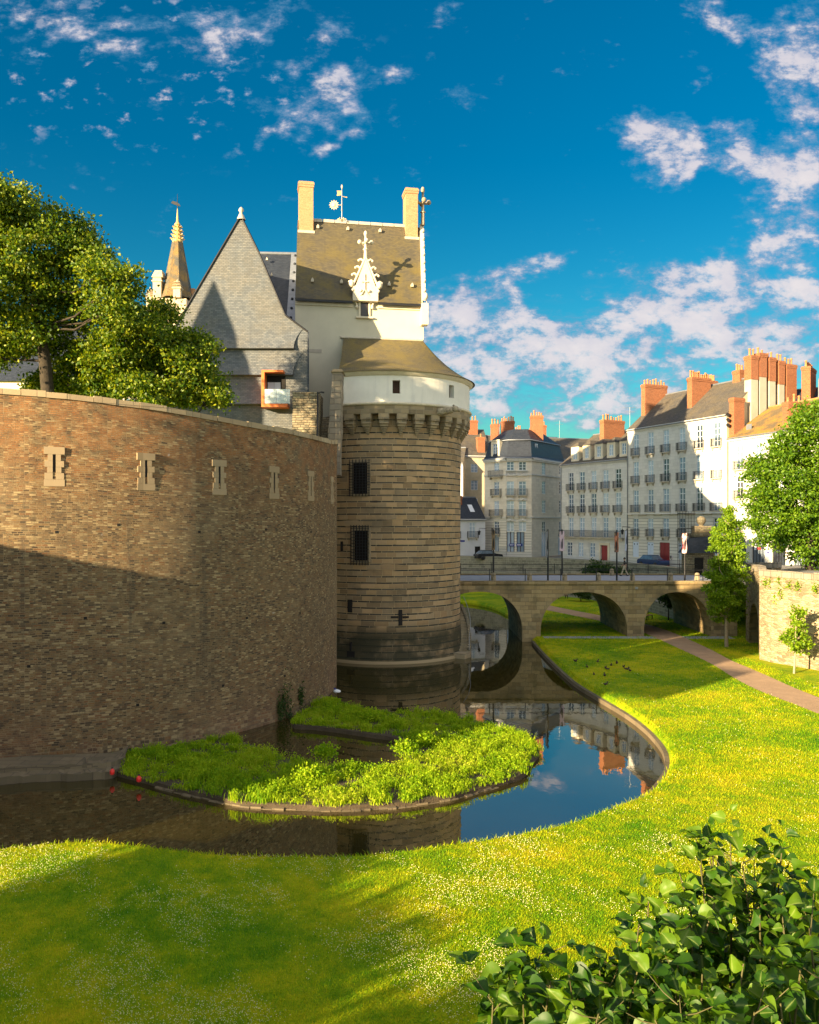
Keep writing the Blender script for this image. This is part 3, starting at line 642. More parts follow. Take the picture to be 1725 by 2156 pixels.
m.tube([c+er*(R0-.2), c+er*(R0+.25)+d*.1, c+er*(R0+.4)+d*.75+Vector((0,0,.1))], [.34,.30,.24], 8); m.sphere(c+er*(R0+.4)+d*.95+Vector((0,0,.18)), .26, .24, .24, 8, 6); m.tube([c+er*(R0+.45)+d*1.1+Vector((0,0,.1)), c+er*(R0+.5)+d*1.3+Vector((0,0,.02))], [.16,.12], 6)
m.sphere(c+er*(R0+.42)+d*.8+Vector((0,0,.42)), .09, n=6, m=4); m.build('gargoyle', 'weathered_tuffeau', tower)
m = MB(); m.lathe([(R0-.05,19.49),(R0+.12,19.52),(R0+.17,19.60),(R0+.12,19.70),(R0-.02,19.74)], n=96, a0=A0_, a1=A1_); m.build('string_course', 'tuffeau', tower)
# white gallery with two real openings
op = [(tow_ang(z3(784,590)[0], R0), tow_ang(z3(868,590)[0], R0), 20.35, 21.35), (tow_ang(z3(1396,640)[0], R0), tow_ang(z3(1450,640)[0], R0), 20.35, 21.35)]
m = MB(); angs = sorted(set([A0_+(A1_-A0_)*k/72 for k in range(73)]+[x for o in op for x in o[:2]])); zs = [19.72,20.35,21.35,21.75]; uo = 6.85
def cyl(a, r, z): return Vector((r*math.cos(a), r*math.sin(a), z))
for a, b in zip(angs, angs[1:]):
    for za, zb in zip(zs, zs[1:]):
        if any(o[0]-1e-6 < (a+b)/2 < o[1]+1e-6 for o in op) and za == 20.35: continue
        m.face([cyl(a,6.83,za), cyl(b,6.83,za), cyl(b,6.83,zb), cyl(a,6.83,zb)], [(a*uo,za),(b*uo,za),(b*uo,zb),(a*uo,zb)])
for a0, a1, za, zb in op:
    m.face([cyl(a0,6.83,za),cyl(a0,6.83,zb),cyl(a0,6.4,zb),cyl(a0,6.4,za)]); m.face([cyl(a1,6.83,zb),cyl(a1,6.83,za),cyl(a1,6.4,za),cyl(a1,6.4,zb)])
    m.face([cyl(a0,6.83,zb),cyl(a1,6.83,zb),cyl(a1,6.4,zb),cyl(a0,6.4,zb)]); m.face([cyl(a1,6.83,za),cyl(a0,6.83,za),cyl(a0,6.4,za),cyl(a1,6.4,za)])
wg = m.build('white_gallery', 'white_band', tower)
for a0, a1, za, zb in op:
    m = MB(); m.face([cyl(a0-.02,6.42,za-.05),cyl(a1+.02,6.42,za-.05),cyl(a1+.02,6.42,zb+.05),cyl(a0-.02,6.42,zb+.05)]); m.build('shutter', 'brown_board', wg)
m = MB(); m.lathe([(6.82,21.70),(6.95,21.74),(7.0,21.86),(7.10,21.92),(7.14,22.02),(7.05,22.06)], n=96, a0=A0_, a1=A1_); m.build('eaves_moulding', 'tuffeau', tower)
# grilled windows and loops
def tower_window(px0, px1, yt, yb, gx0, gx1, gt, gb):
    R = 6.1; pm = (px0+px1)/2; a = tow_ang(pm, R); er, et = Vector((math.cos(a), math.sin(a), 0)), Vector((-math.sin(a), math.cos(a), 0))
    sc = (TC.y+R*math.sin(a))/F/abs(math.cos(math.atan2(et.y, et.x))); w = (px1-px0)*sc/2; z0, z1_ = tow_z(pm, yb, R), tow_z(pm, yt, R)
    M = Matrix(((et.x, er.x, 0, er.x*R), (et.y, er.y, 0, er.y*R), (0,0,1,0), (0,0,0,1)))
    m = MB()
    for q in ((-w-.22,-w,z0-.1,z1_+.22),(w,w+.22,z0-.1,z1_+.22),(-w,w,z1_,z1_+.22),(-w,w,z0-.2,z0)): m.box(q[0],q[1],-.2,.055,q[2],q[3],M=M)
    wo = m.build('grilled_window', 'granite', tower)
    m = MB(); m.box(-w,w,-.2,.012,z0,z1_,M=M); m.build('opening', 'dark_void', wo)
    g0, g1 = (gx0-pm)*sc, (gx1-pm)*sc; gz0, gz1 = tow_z(pm, gb, R+.2), tow_z(pm, gt, R+.2); m = MB(); nx = 7; nz = 12
    for k in range(nx):
        x = g0+.05+(g1-g0-.1)*k/(nx-1); m.box(x-.022,x+.022,.20,.245,gz0,gz1,M=M)
    for k in range(nz):
        z = gz0+.25+(gz1-gz0-.5)*k/(nz-1); m.box(g0,g1,.16,.198,z-.02,z+.02,M=M)
    m.build('grille', 'iron', wo)
tower_window(744,774.4,975,1040,736.3,781.2,967,1045)
tower_window(746.7,774.8,1117,1180.4,739.4,779,1105.4,1189.8)
def tower_slot(name, rects):
    m = MB()
    for px0, px1, yt, yb in rects:
        R = 6.09+.25*(yt > 1340); a0, a1 = tow_ang(px0, R), tow_ang(px1, R); za, zb = tow_z(px0, yb, R), tow_z(px0, yt, R)
        m.hexa([cyl(a0,R-.3,za),cyl(a0,R+.025,za),cyl(a1,R+.025,za),cyl(a1,R-.3,za),cyl(a0,R-.3,zb),cyl(a0,R+.025,zb),cyl(a1,R+.025,zb),cyl(a1,R-.3,zb)])
    m.build(name, 'dark_void', tower)
tower_slot('gun_loop', [(839.5,847.5,1284,1317),(823,838.8,1297.5,1301.5),(848,861,1297.5,1301.5)]); tower_slot('arrow_slit', [(732.5,741.5,1262.5,1289)]); tower_slot('gun_loop', [(731,747,1371,1384.5),(736.5,740,1352,1370)]); tower_slot('arrow_slit', [(717.5,722,1140,1160)])
m = MB()
for (px, yy) in ((z4(720,980)), (z4(1160,380)), (z4(640,480))):
    pass
# landing stairs on the right of the tower, spiralling down to the water
st = thing('landing_stairs', 'narrow stone stairs hugging the tower foot down to the water', 'stairs', TC)
m = MB(); rl = MB(); wl = MB(); n = 15; rail = []
for k in range(n):
    a0 = math.radians(-2-k*2.35+14); a1 = a0-math.radians(2.35); z = 3.45-k*.205; ro = 6.3+.05*k
    p = [cyl(a1,6.0,-.6),cyl(a1,ro,-.6),cyl(a0,ro,-.6),cyl(a0,6.0,-.6)]; m.hexa(p+[Vector((q.x,q.y,z)) for q in p])
    q = [cyl(a1,ro,-.6),cyl(a1,ro+.22,-.6),cyl(a0,ro+.22,-.6),cyl(a0,ro,-.6)]; wl.hexa(q+[Vector((v.x,v.y,zz)) for v, zz in zip(q, (z+.12,z+.12,z+.325,z+.325))])
    rail.append(cyl(a1,ro+.2,z+1.0))
a = math.radians(-2-n*2.35+14)
p = [cyl(a-.17,6.2,-.6),cyl(a-.17,7.35,-.6),cyl(a,7.35,-.6),cyl(a,6.2,-.6)]; m.hexa(p+[Vector((v.x,v.y,.42)) for v in p])
p = [cyl(a-.12,6.2,-.6),cyl(a-.12,8.05,-.6),cyl(a+.01,8.05,-.6),cyl(a+.01,6.2,-.6)]
m.build('steps', 'granite', st); wl.build('string_wall', 'rough_stone', st); rl.tube(rail+[rail[-1]+Vector((0,0,-1.0))], .025, 5); rl.build('handrail', 'steel_grey', st)
# half-cone roof leaning on the white house
KL = Vector((-9.45, 68.3, 0)); KR = Vector((1.2, 70.2, 0)); KU = (KR-KL).normalized(); KV = Vector((-KU.y, KU.x, 0)); KW = (KR-KL).length
def keep_hit(px):
    r = Vector(((px-CX)/F, 1, 0)); n = KV; t = KL.dot(n)/r.dot(n); return r*t
m = MB(); tl = keep_hit(716.5)-KV*.02; tr = keep_hit(890)-KV*.02; zt = 26.15
aL = tow_ang(713, 7.2); aR = math.radians(38); rows, uvs = [], []; NA = 72; NS = 12
for i in range(NA+1):
    a = aL+(aR-aL)*i/NA; e = TC+cyl(a, 7.28, 22.0)
    f = min(1., max(0., (e.x-tl.x)/(4.6-tl.x))); f = f if a < 0 and e.x < 4.6 else 1.
    tp = tl.lerp(tr, f); tp.z = zt
    r = []; u = []
    for k in range(NS+1):
        s_ = k/NS; p = e.lerp(tp, s_); p.z = 22.0+(zt-22.0)*(.62*s_+.38*s_**2.2) if True else 0
        r.append(rel(tower, p)); u.append((a*5.8, (e-tp).length*s_))
    rows.append(r[::-1]); uvs.append(u[::-1])
m.grid(rows, uvs); m.build('cone_roof', 'slate_cone', tower)
m = MB(); m.tube([rel(tower, tl+Vector((0,0,zt)))-KV*.02, rel(tower, tr+Vector((0,0,zt)))-KV*.02], .11, 6); m.build('roof_flashing', 'lead_edge', tower)
# ---------------------------------------------------------------- white gatehouse behind the tower (steep slate roof)
krz = math.atan2(KU.y, KU.x)
keep = thing('white_house', 'tall white rendered castle house with steep slate roof and two brick chimneys', 'house', KL+Vector((0,0,15)), krz)
kz = lambda z: z-15.
shx = lambda x, y: x+max(0., y)*(.08+.08*x/KW)
EZ, RZ, KD = kz(29.25), kz(37.55), 10.2; RY = 5.0
m = MB(); XB0, XB1, XR0, XR1 = shx(0,KD), shx(KW,KD), shx(0,RY), shx(KW,RY); m.hexa([Vector(q_) for q_ in ((0,0,0),(KW,0,0),(XB1,KD,0),(XB0,KD,0),(0,0,EZ-.1),(KW,0,EZ-.1),(XB1,KD,EZ-.1),(XB0,KD,EZ-.1))], (0,1)); m.face([(0,0,EZ-.1),(XR0,RY,RZ-.3),(XB0,KD,EZ-.1)][::-1]); m.face([(KW,0,EZ-.1),(XB1,KD,EZ-.1),(XR1,RY,RZ-.3)]); m.build('wall', 'white_wall', keep)
def slope_pts(s):     # roof profile with a slight sprocket at the eaves
    y = -.42+(RY+.42)*s; z = EZ-.12+(RZ-EZ+.12)*(s-.035*math.sin(math.pi*min(1, s*3.0))); return y, z
m = MB(); S = [k/14 for k in range(15)]; Ls = [0.]
for k in range(1, 15):
    a, b = slope_pts(S[k-1]), slope_pts(S[k]); Ls.append(Ls[-1]+math.dist(a, b))
def kp(px, py):  # facade coordinates of an image position
    p = keep_hit(px); return (p-KL).dot(KU), kz(H-(py-HY)/F*p.y)
dx0 = kp(z2(695,900)[0],600)[0]; dx1 = kp(z2(898,900)[0],600)[0]; dxc = kp(z2(799,900)[0],600)[0]
for sg in (0, 1):
    rows = [[], []]; uvs = [[], []]
    for s_, l in zip(S, Ls):
        y, z = slope_pts(s_); y = y if sg == 0 else KD-y
        rows[0].append((shx(0.02,y),y,z)); rows[1].append((shx(KW-.16,y),y,z)); uvs[0].append((0,l)); uvs[1].append((KW,l))
    m.grid([r[::-1] for r in rows] if sg else rows, [u[::-1] for u in uvs] if sg else uvs, False)
roof = m.build('roof', 'slate_lichen', keep)
m = MB()
for k in range(10):
    x = shx(.1,RY)+(shx(KW,RY)-shx(0,RY)-.5)*k/10; m.box(x, x+(KW-.5)/10-.02, RY-.16, RY+.16, RZ-.12, RZ+.14)
m.build('ridge_cap', 'lead_edge', roof)
m = MB()
for xa, xb in ((.03, dx0-.05), (dx1+.05, KW-.18)): m.box(xa, xb, -.52, -.36, EZ-.32, EZ-.16)
m.build('gutter', 'iron', keep)
m = MB()
for xa, xb in ((0.0, dx0), (dx1, KW)): m.box(xa, xb, -.12, .0, EZ-.55, EZ-.32)
m.build('cornice', 'tuffeau', keep)
for (zx, zy) in ((428,492),(665,504),(922,517),(1160,528),(380,922),(608,934),(990,955),(1177,965)):
    px, py = z2(zx, zy); s_ = .90 if zy < 700 else .24; y, z = slope_pts(s_); dpt = KL.y+y; x = ((px-CX)/F*(KL.y+y+1)-KL.x)/math.cos(krz)+y*math.tan(krz)*.9
    m = MB(); m.prism([(x-.11,z-.05),(x+.11,z-.05),(x+.11,z+.16),(x,z+.3),(x-.11,z+.16)], y-.22, y+.2); m.build('roof_vent', 'lead_edge', roof)
def chimney_block(mb, x0, x1, ya, yb, z0, z1_, cap=.09):
    mb.box(x0,x1,ya,yb,z0,z1_-.5); mb.box(x0-cap*.6,x1+cap*.6,ya-cap*.6,yb+cap*.6,z1_-.498,z1_-.3); mb.box(x0-cap,x1+cap,ya-cap,yb+cap,z1_-.298,z1_-.1); mb.box(x0-.02,x1+.02,ya-.02,yb+.02,z1_-.098,z1_)
for px0, px1, yt in ((631,660,383), (855,880,397)):
    xa = kp(px0, yt)[0]*1.07+.02; xb = kp(px1, yt)[0]*1.07+.02
    xa = max(.1, xa); m = MB()
    dd = KL.y+(xa*KU.y)+4.4; xa = ((px0-CX)/F*dd-KL.x-KV.x*4.2)/KU.x; xb = ((px1-CX)/F*dd-KL.x-KV.x*4.2)/KU.x
    zt_ = kz(H+(HY-yt)/F*dd); chimney_block(m, xa, xb, 4.2, 5.7, RZ-2.2, zt_); m.build('chimney', 'brick_pale', keep)
    m = MB(); m.box(xa-.12, xb+.12, 4.08, 4.19, RZ-2.3, RZ-1.2); m.build('chimney_flashing', 'lead_edge', keep)
# stone coping of the right gable with crockets and a cross
m = MB(); rows = []
for s_ in S:
    y, z = slope_pts(s_); kx = shx(KW,y); rows.append([(kx-.2,y-.1,z-.1),(kx-.2,y-.1,z+.3),(kx+.16,y-.1,z+.3),(kx+.16,y-.1,z-.1)])
m.grid(rows, None, False)
for k in range(9):
    y, z = slope_pts(.05+k*.105); kx = shx(KW,y); m.sphere((kx+.05,y-.25,z+.34), .16, .2, .17, 7, 5); m.tube([(kx,y-.1,z+.25),(kx+.05,y-.32,z+.45),(kx+.1,y-.2,z+.58)], [.09,.08,.04], 5)
m.box(KW-.3, KW+.25, -.75, .0, EZ-1.9, EZ-.1); m.sphere((KW+.05,-.6,EZ+.5), .22, .3, .3, 8, 6)
m.build('gable_coping', 'tuffeau', keep)
def cross_finial(mb, x, y, z, h, arm, r):
    mb.tube([(x,y,z),(x,y,z+h*.45),(x,y,z+h*.5),(x,y,z+h*.95)], [r*1.3,r,r*.9,r*.7], 8); mb.lathe([(r*1.2,-.08),(r*2.,0),(r*1.2,.08)], (x,y,z+h*.36), 8)
    for dx, dy in ((1,0),(-1,0),(0,1),(0,-1)):
        mb.tube([(x,y,z+h*.62),(x+dx*arm*.6,y+dy*arm*.6,z+h*.60),(x+dx*arm,y+dy*arm,z+h*.66)], [r*.9,r*.8,r*1.3], 6); mb.sphere((x+dx*arm,y+dy*arm,z+h*.64), r*1.6, n=7, m=5)
    mb.sphere((x,y,z+h*.97), r*1.3, r*1.3, r*2.2, 8, 6)
m = MB(); cross_finial(m, shx(KW,RY)+.05, RY-.3, RZ+.1, 3.3, .55, .14); m.build('cross_finial', 'weathered_tuffeau', keep)
# dormer gable
gz0 = kp(770, z2(0,945)[1])[1]; gza = kp(770, z2(0,722)[1])[1]
m = MB(); m.prism([(dx0,EZ-.12),(dx1,EZ-.12),(dx1,gz0),(dx1-.22,gz0+.02),(dxc,gza),(dx0+.22,gz0+.02),(dx0,gz0)], -.34, -.0)
dg = m.build('dormer_gable', 'tuffeau', keep)
m = MB(); ry_ = lambda z: (z-EZ)/(RZ-EZ)*RY+.3      # dormer roof running back into the main roof
m.face([(dx0+.1,-.1,gz0),(dxc,-.1,gza-.25),(dxc,ry_(gza-.25),gza-.25),(dx0+.1,ry_(gz0),gz0)]); m.face([(dxc,-.1,gza-.25),(dx1-.1,-.1,gz0),(dx1-.1,ry_(gz0),gz0),(dxc,ry_(gza-.25),gza-.25)])
m.face([(dx0+.05,-.1,EZ-.4),(dx0+.05,-.1,gz0),(dx0+.05,ry_(gz0),gz0),(dx0+.05,.2,EZ-.4)]); m.face([(dx1-.05,-.1,gz0),(dx1-.05,-.1,EZ-.4),(dx1-.05,.2,EZ-.4),(dx1-.05,ry_(gz0),gz0)])
m.build('dormer_roof', 'slate_lichen', dg)
m = MB()
for sg in (-1, 1):
    ex = dx0 if sg < 0 else dx1
    a = Vector((ex+sg*.02, -.24, gz0)); b = Vector((dxc+sg*.02, -.24, gza+.12)); m.tube([a, b], .10, 6)
    for k in range(4):
        p = a.lerp(b, .12+k*.25); m.tube([p, p+Vector((sg*.26,-.02,.16)), p+Vector((sg*.40,0,.12))], [.10,.10,.06], 6); m.sphere(p+Vector((sg*.42,0,.05)), .11, n=7, m=5)
    m.sphere((ex+sg*.12,-.24,gz0+.15), .26, .26, .30, 8, 6); m.sphere((ex+sg*.03,-.3,gz0-.35), .14, n=8, m=6)
m.build('crockets', 'tuffeau', dg)
m = MB(); cross_finial(m, dxc, -.17, gza+.05, 2.15, .50, .12); m.build('dormer_cross', 'tuffeau', dg)
m = MB(); wx0, wz0 = kp(*z2(759,1172)); wx1, wz1 = kp(*z2(822,1068))
for q in ((wx0-.16,wx0,wz0-.1,wz1+.16),(wx1,wx1+.16,wz0-.1,wz1+.16),(wx0,wx1,wz1,wz1+.16)): m.box(q[0],q[1],-.13,.01,q[2],q[3])
m.box(wx0-.38,wx1+.38,-.26,.01,wz0-.24,wz0-.1)
xc = (wx0+wx1)/2
for sg in (-1, 1):
    m.tube([(xc+sg*.62,-.12,wz1-.35),(xc+sg*.82,-.14,wz1+.1),(xc+sg*.60,-.2,wz1+.42),(xc+sg*.25,-.36,wz1+.62),(xc+sg*.05,-.4,wz1+.95)], [.1,.09,.09,.09,.06], 6); m.sphere((xc+sg*.66,-.14,wz1-.42), .15, n=7, m=5); m.sphere((xc+sg*.34,-.4,wz1+.88), .13, n=7, m=5)
m.tube([(xc,-.4,wz1+.9),(xc,-.4,wz1+2.3)], .045, 6); m.box(xc-.26,xc+.26,-.44,-.36,wz1+1.6,wz1+1.7)
m.build('carved_surround', 'tuffeau', dg)
m = MB(); m.box(wx0,wx1,-.05,.012,wz0-.1,wz1); wn = m.build('window', 'dark_glass', keep)
m = MB()
for q in ((wx0,wx0+.05,wz0-.1,wz1),(wx1-.05,wx1,wz0-.1,wz1),(wx0+.05,wx1-.05,wz1-.05,wz1),(wx0+.05,wx1-.05,wz0-.1,wz0-.04)): m.box(q[0],q[1],-.08,-.052,q[2],q[3])
m.build('window_frame', 'brown_board', wn)
m = MB(); sx0, sz0 = kp(*z2(338,1470)); sx1, _ = kp(*z2(446,1470)); m.box(sx0,sx1,-.03,.01,sz0,sz0+.3); m.build('wall_slot', 'old_render', keep)
# weather vane on the ridge
vx = (keep_hit(724)-KL).dot(KU)*1.068+.05; vp = KL+KU*vx+KV*RY; vp.z = 37.6
vane = thing('weather_vane', 'iron weather vane with gilded sun and flag on the white house ridge', 'weather vane', vp)
m = MB(); m.tube([(0,0,0),(0,0,2.6),(0,0,3.15)], [.05,.04,.02], 6); m.sphere((0,0,1.05), .09, n=7, m=5); m.sphere((0,0,1.55), .09, n=7, m=5); m.build('pole', 'steel_grey', vane)
m = MB(); m.sphere((0,0,3.15), .08, .08, .2, 7, 6)
for k in range(6):
    a = k*math.pi/3; m.tube([(0,0,.15),(.35*math.cos(a),.35*math.sin(a),.28),(.45*math.cos(a),.45*math.sin(a),.12)], .04, 5); m.sphere((.45*math.cos(a),.45*math.sin(a),.1), .07, n=6, m=4)
m.build('scroll_foot', 'gilt', vane)
m = MB(); sc_ = Vector((-.70,-.05,1.5)); M = Matrix.Translation(sc_)
rim = []
for k in range(24):
    a = k*math.pi/12; r = .46 if k % 2 == 0 else .29; rim.append((r*math.cos(a), r*math.sin(a)))
m.prism(rim, -.035, .035, M); m.sphere(sc_, .22, .09, .22, 10, 6); m.tube([(-.26,0,1.5),(0,0,1.52)], .03, 5); m.build('sun_disc', 'gilt', vane)
m = MB(); m.prism([(-.46,2.35),(-.06,2.4),(-.06,2.78),(-.46,2.8),(-.38,2.6)], -.02, .02); m.tube([(0,0,2.3),(.42,0,2.2)], .025, 5); m.prism([(.36,2.16),(.5,2.2),(.36,2.28)], -.02, .02); m.build('flag', 'gilt_stone', vane)
# ---------------------------------------------------------------- slate-hung steep gable
GD = 62.0
def gp(px, py, d=GD): p = W(px, py, d); return (p.x, p.z)
sg_ = thing('slate_gable_building', 'steep pointed gable hung with grey slates beside the tree', 'building', W(500,1100,GD)*1.0)
gl = sg_.location
def gl2(px, py): x, z = gp(px, py); return (x-gl.x, z-gl.z)
ap, r1_, r2_, r3_ = gl2(507.5,455), gl2(544.6,530.2), gl2(601.6,664.7), gl2(648.3,698.9)
l1_ = gl2(383,666); l2_ = gl2(338,738)
zb = 14.5-gl.z
m = MB(); body = [(l2_[0]-.3,zb),(r3_[0],zb),(r3_[0],r3_[1]),r2_,r1_,ap,l1_,l2_,(l2_[0]-.3,l2_[1]-.4)]
m.prism(body, 0, .5); m.build('wall', 'slate_grey', sg_)
m = MB(); e0 = gl2(300,735); b1l, b1r = gl2(330,733), gl2(619.8,735)
rb = [gl2(622,700), gl2(633,694)]
# three overlapping slate aprons, each kicked out at its lower edge and curved at its right end
def apron(yt, yb_, xr, kick, curl, name):
    m = MB(); rows, uvs = [], []
    for k in range(7):
        t = k/6; zt_, zb_ = gl2(400, yt)[1], gl2(400, yb_)[1]; z = zt_+(zb_-zt_)*t; y = -.03-kick*t**2.0
        xr_ = xr+curl*(1-t)**2.2
        rows.append([(l2_[0]-.4,y,z),(0.,y,z),(xr_,y,z),(xr_,.02,z)]); uvs.append([(l2_[0],z),(0,z),(xr_,z),(xr_+.3,z)])
    m.grid(rows[::-1], uvs[::-1], False); z = rows[-1][0][2]
    m.face([(l2_[0]-.4,.02,z-.02),(xr,.02,z-.02),(xr,-.03-kick,z),(l2_[0]-.4,-.03-kick,z)]); m.build(name, 'slate_grey', sg_)
apron(690,735,b1r[0],.34,.75,'slate_apron'); apron(742,791,gl2(618,790)[0],.34,.75,'slate_apron'); apron(800,852,gl2(556,850)[0],.34,.1,'slate_apron')
m = MB(); bk = 15.0
prof = [l2_, l1_, ap, r1_, r2_, r3_]
for a, b in zip(prof, prof[1:]): m.face([(a[0],-.06,a[1]+.05),(a[0],bk,a[1]+.05),(b[0],bk,b[1]+.05),(b[0],-.06,b[1]+.05)][::-1] if False else [(b[0],-.06,b[1]+.05),(b[0]-2.2,bk,b[1]+.05),(a[0]-2.2,bk,a[1]+.05),(a[0],-.06,a[1]+.05)])
m.build('roof', 'slate_dark', sg_)
m = MB()
for a, b in zip(prof, prof[1:]): m.tube([(a[0],-.05,a[1]+.02),(b[0],-.05,b[1]+.02)], .07, 5)
m.build('verge_strip', 'iron', sg_)
m = MB(); m.hexa([Vector(q_) for q_ in ((r3_[0]-.02,-.03,zb),(r3_[0]+.1,-.03,zb),(r3_[0]-1.75,12.,zb),(r3_[0]-1.87,12.,zb),(r3_[0]-.02,-.03,r3_[1]),(r3_[0]+.1,-.03,r3_[1]),(r3_[0]-1.75,12.,r3_[1]),(r3_[0]-1.87,12.,r3_[1]))]); m.build('side_wall', 'slate_dark', sg_)
m = MB(); m.lathe([(.34,-.25),(.2,.1),(.1,.22),(.1,.3),(.2,.45),(.16,.6),(.02,.72)], (ap[0],.1,ap[1]), 10); m.build('ridge_finial', 'lead_edge', sg_)
# glazed box balcony with an orange steel frame
zB = lambda x, y: ((980+x*.18551)/1.7809, (1360+y*.18551)/1.7809)
def bl(x, y): return gl2(*zB(x, y))
m = MB(); fx0, fz1 = bl(55,200); fx1, _ = bl(492,200); _, fz0 = bl(55,935); _, fl = bl(0,870); w_ = .22
m.box(fx0,fx0+w_,-1.1,.0,fz0,fz1); m.box(fx0+w_,fx1,-1.1,.0,fz1-.16,fz1); m.box(fx0+w_,fx1+.3,-1.1,-.02,fz0,fl); m.build('balcony_frame', 'steel_orange', sg_)
m = MB(); m.box(fx0+w_,fx1,-.03,-.012,fl,fz1-.16); bo = m.build('balcony_recess', 'dark_void', sg_)
dxa, dza = bl(135,400); dxb, _ = bl(392,400); m = MB(); m.box(dxa,(dxa+dxb)/2-.01,-.06,-.032,fl,dza); m.box((dxa+dxb)/2+.01,dxb,-.06,-.032,fl,dza); m.build('balcony_door', 'pale_paint', sg_)
m = MB(); gz = bl(0,580)[1]; gx = bl(622,0)[0]
for xa, xb in ((fx0+w_+.01,(fx0+fx1)/2+.3),((fx0+fx1)/2+.32,fx1+.28),(fx1+.3,gx)): m.box(xa,xb,-1.08,-1.06,fl+.02,gz)
m.build('glass_balustrade', 'clear_glass', sg_)
# dark roof between the gable and the white house
lr = thing('linking_roof', 'low dark slate roof joining the pointed gable and the white house', 'roof', W(585,1100,72))
def lr2(px, py, d): return rel(lr, W(px, py, d))
m = MB(); a, b = lr2(528,533,77), lr2(632,535,77.5); c, d = lr2(632,720,70), lr2(528,720,70)
m.face([d,c,b,a]); m.build('slope', 'slate_dark', lr)
m = MB(); m.tube([a,b], .16, 6); m.build('ridge', 'zinc', lr)
m = MB(); p0, p1 = lr2(614,536,77.2), lr2(602,700,70.6); o_ = Vector((.85,0,0)); u_ = Vector((0,-.12,.1))
m.face([p1+u_,p1+o_+u_,p0+o_+u_,p0+u_]); v = m.build('valley_strip', 'zinc', lr)
m = MB()
for k in range(9):
    q = p1.lerp(p0, .04+k*.115)+o_*.45+Vector((0,-.16,.13)); m.sphere(q, .13, .07, .13, 7, 5)
m.build('rivets', 'slate_dark', v)
m = MB()
for px, py, d in ((563,549,76.2),(573,582,74.6)): m.prism([(lr2(px,py,d).x-.1,lr2(px,py,d).z),(lr2(px,py,d).x+.1,lr2(px,py,d).z),(lr2(px,py,d).x,lr2(px,py,d).z+.28)], lr2(px,py,d).y-.25, lr2(px,py,d).y); m.build('roof_vent', 'lead_edge', lr); m = MB()
# wall-walk: rubble pier, stone block and stairs between them
def solid(name, quad_top, quad_bot, d, thick, mat, parent, jag=0.):
    (xa, ya), (xb, yb_) = quad_top; (xc_, yc), (xd, yd) = quad_bot
    tl_, tr_, bl_, br_ = W(xa,ya,d), W(xb,yb_,d), W(xc_,yc,d), W(xd,yd,d); k = Vector((0,thick,0)); b = [bl_, br_, br_+k, bl_+k]; t = [tl_, tr_, tr_+k, tl_+k]
    m = MB(); N = 9
    rows = []
    for i in range(N+1):
        f = i/N; ring = [rel(parent, p.lerp(q, f))+Vector((random.uniform(-jag,jag), random.uniform(-jag,jag), 0)) for p, q in zip(b, t)]; rows.append(ring)
    m.grid(rows, None, False, True); m.face(rows[-1]); return m.build(name, mat, parent)
pier = thing('stair_pier', 'tapering rough stone pier standing between stairs and round tower', 'pier', W(705,938,60))
solid('pier_body', ((699.5,783),(721,783)), ((687,1000),(715.5,1000)), 59.6, 1.6, 'pier_stone', pier, .035)
m = MB(); a = rel(pier, W(699,783,59.6)); b = rel(pier, W(722,783,59.6)); m.hexa([Vector((a.x-.06,-.5,a.z)),Vector((b.x+.06,-.5,a.z)),Vector((b.x+.06,1.3,a.z)),Vector((a.x-.06,1.3,a.z)),Vector((a.x+.1,-.45,a.z+.2)),Vector((b.x-.08,-.45,a.z+.2)),Vector((b.x-.08,1.2,a.z+.2)),Vector((a.x+.1,1.2,a.z+.2))]); m.build('pier_cap', 'coping', pier)
blk = thing('stone_block_wall', 'square mossy stone block with a glass rail at its left', 'wall', W(640,930,58.5))
solid('block_body', ((616,825.5),(672,826)), ((614,980),(664,980)), 58.5, 3.0, 'rough_stone', blk, .03)
m = MB(); a = rel(blk, W(668,826,58.4)); m.tube([a+Vector((0,-.05,-3.6)), a+Vector((.05,-.05,.0)), a+Vector((.3,-.05,.0)), a+Vector((.5,-.05,-.02))], .06, 6); m.build('handrail', 'iron', blk)
ws = thing('wall_walk_stairs', 'worn stone stairs climbing between the block and the pier', 'stairs', W(682,940,60))
m = MB()
for k in range(13):
    y = k*.33; z = 15.2+k*.30; xa, xb = -6.9, -5.3; l = Vector((xa,59.4+y,15)); r = Vector((xb,59.4+y,z)); m.box(xa-ws.location.x, xb-ws.location.x, 59.4+y-ws.location.y, 66-ws.location.y, z-.3-ws.location.z, z-ws.location.z-.002*k)
m.build('steps', 'rough_stone', ws)
# ---------------------------------------------------------------- church spire behind the trees
SD = 96.; kpx = SD/F
sp = thing('church_spire', 'slender church spire with orange lichen and carved pinnacles behind the trees', 'spire', W(372,650,SD))
def sr(px, py): p = rel(sp, W(px, py, SD)); return p
m = MB(); zt_ = sr(372,510).z; b0 = sr(0,632).z; rb_ = 2.05
m.lathe([(rb_,b0),(rb_*.80,b0+1.1),(.62,zt_)], (sr(374,0).x,0,0), 8, smooth=False, a0=math.pi/8, a1=2*math.pi+math.pi/8, R=1.6); m.build('slate_cone', 'slate_spire', sp)
m = MB(); cx_ = sr(374,0).x; m.lathe([(.60,zt_-.1),(.62,zt_+.05),(.38,zt_+1.15),(.24,zt_+1.9),(.34,zt_+2.0),(.34,zt_+2.1),(.15,zt_+2.3),(.09,zt_+3.1),(.03,zt_+4.0)], (cx_,0,0), 8, smooth=False)
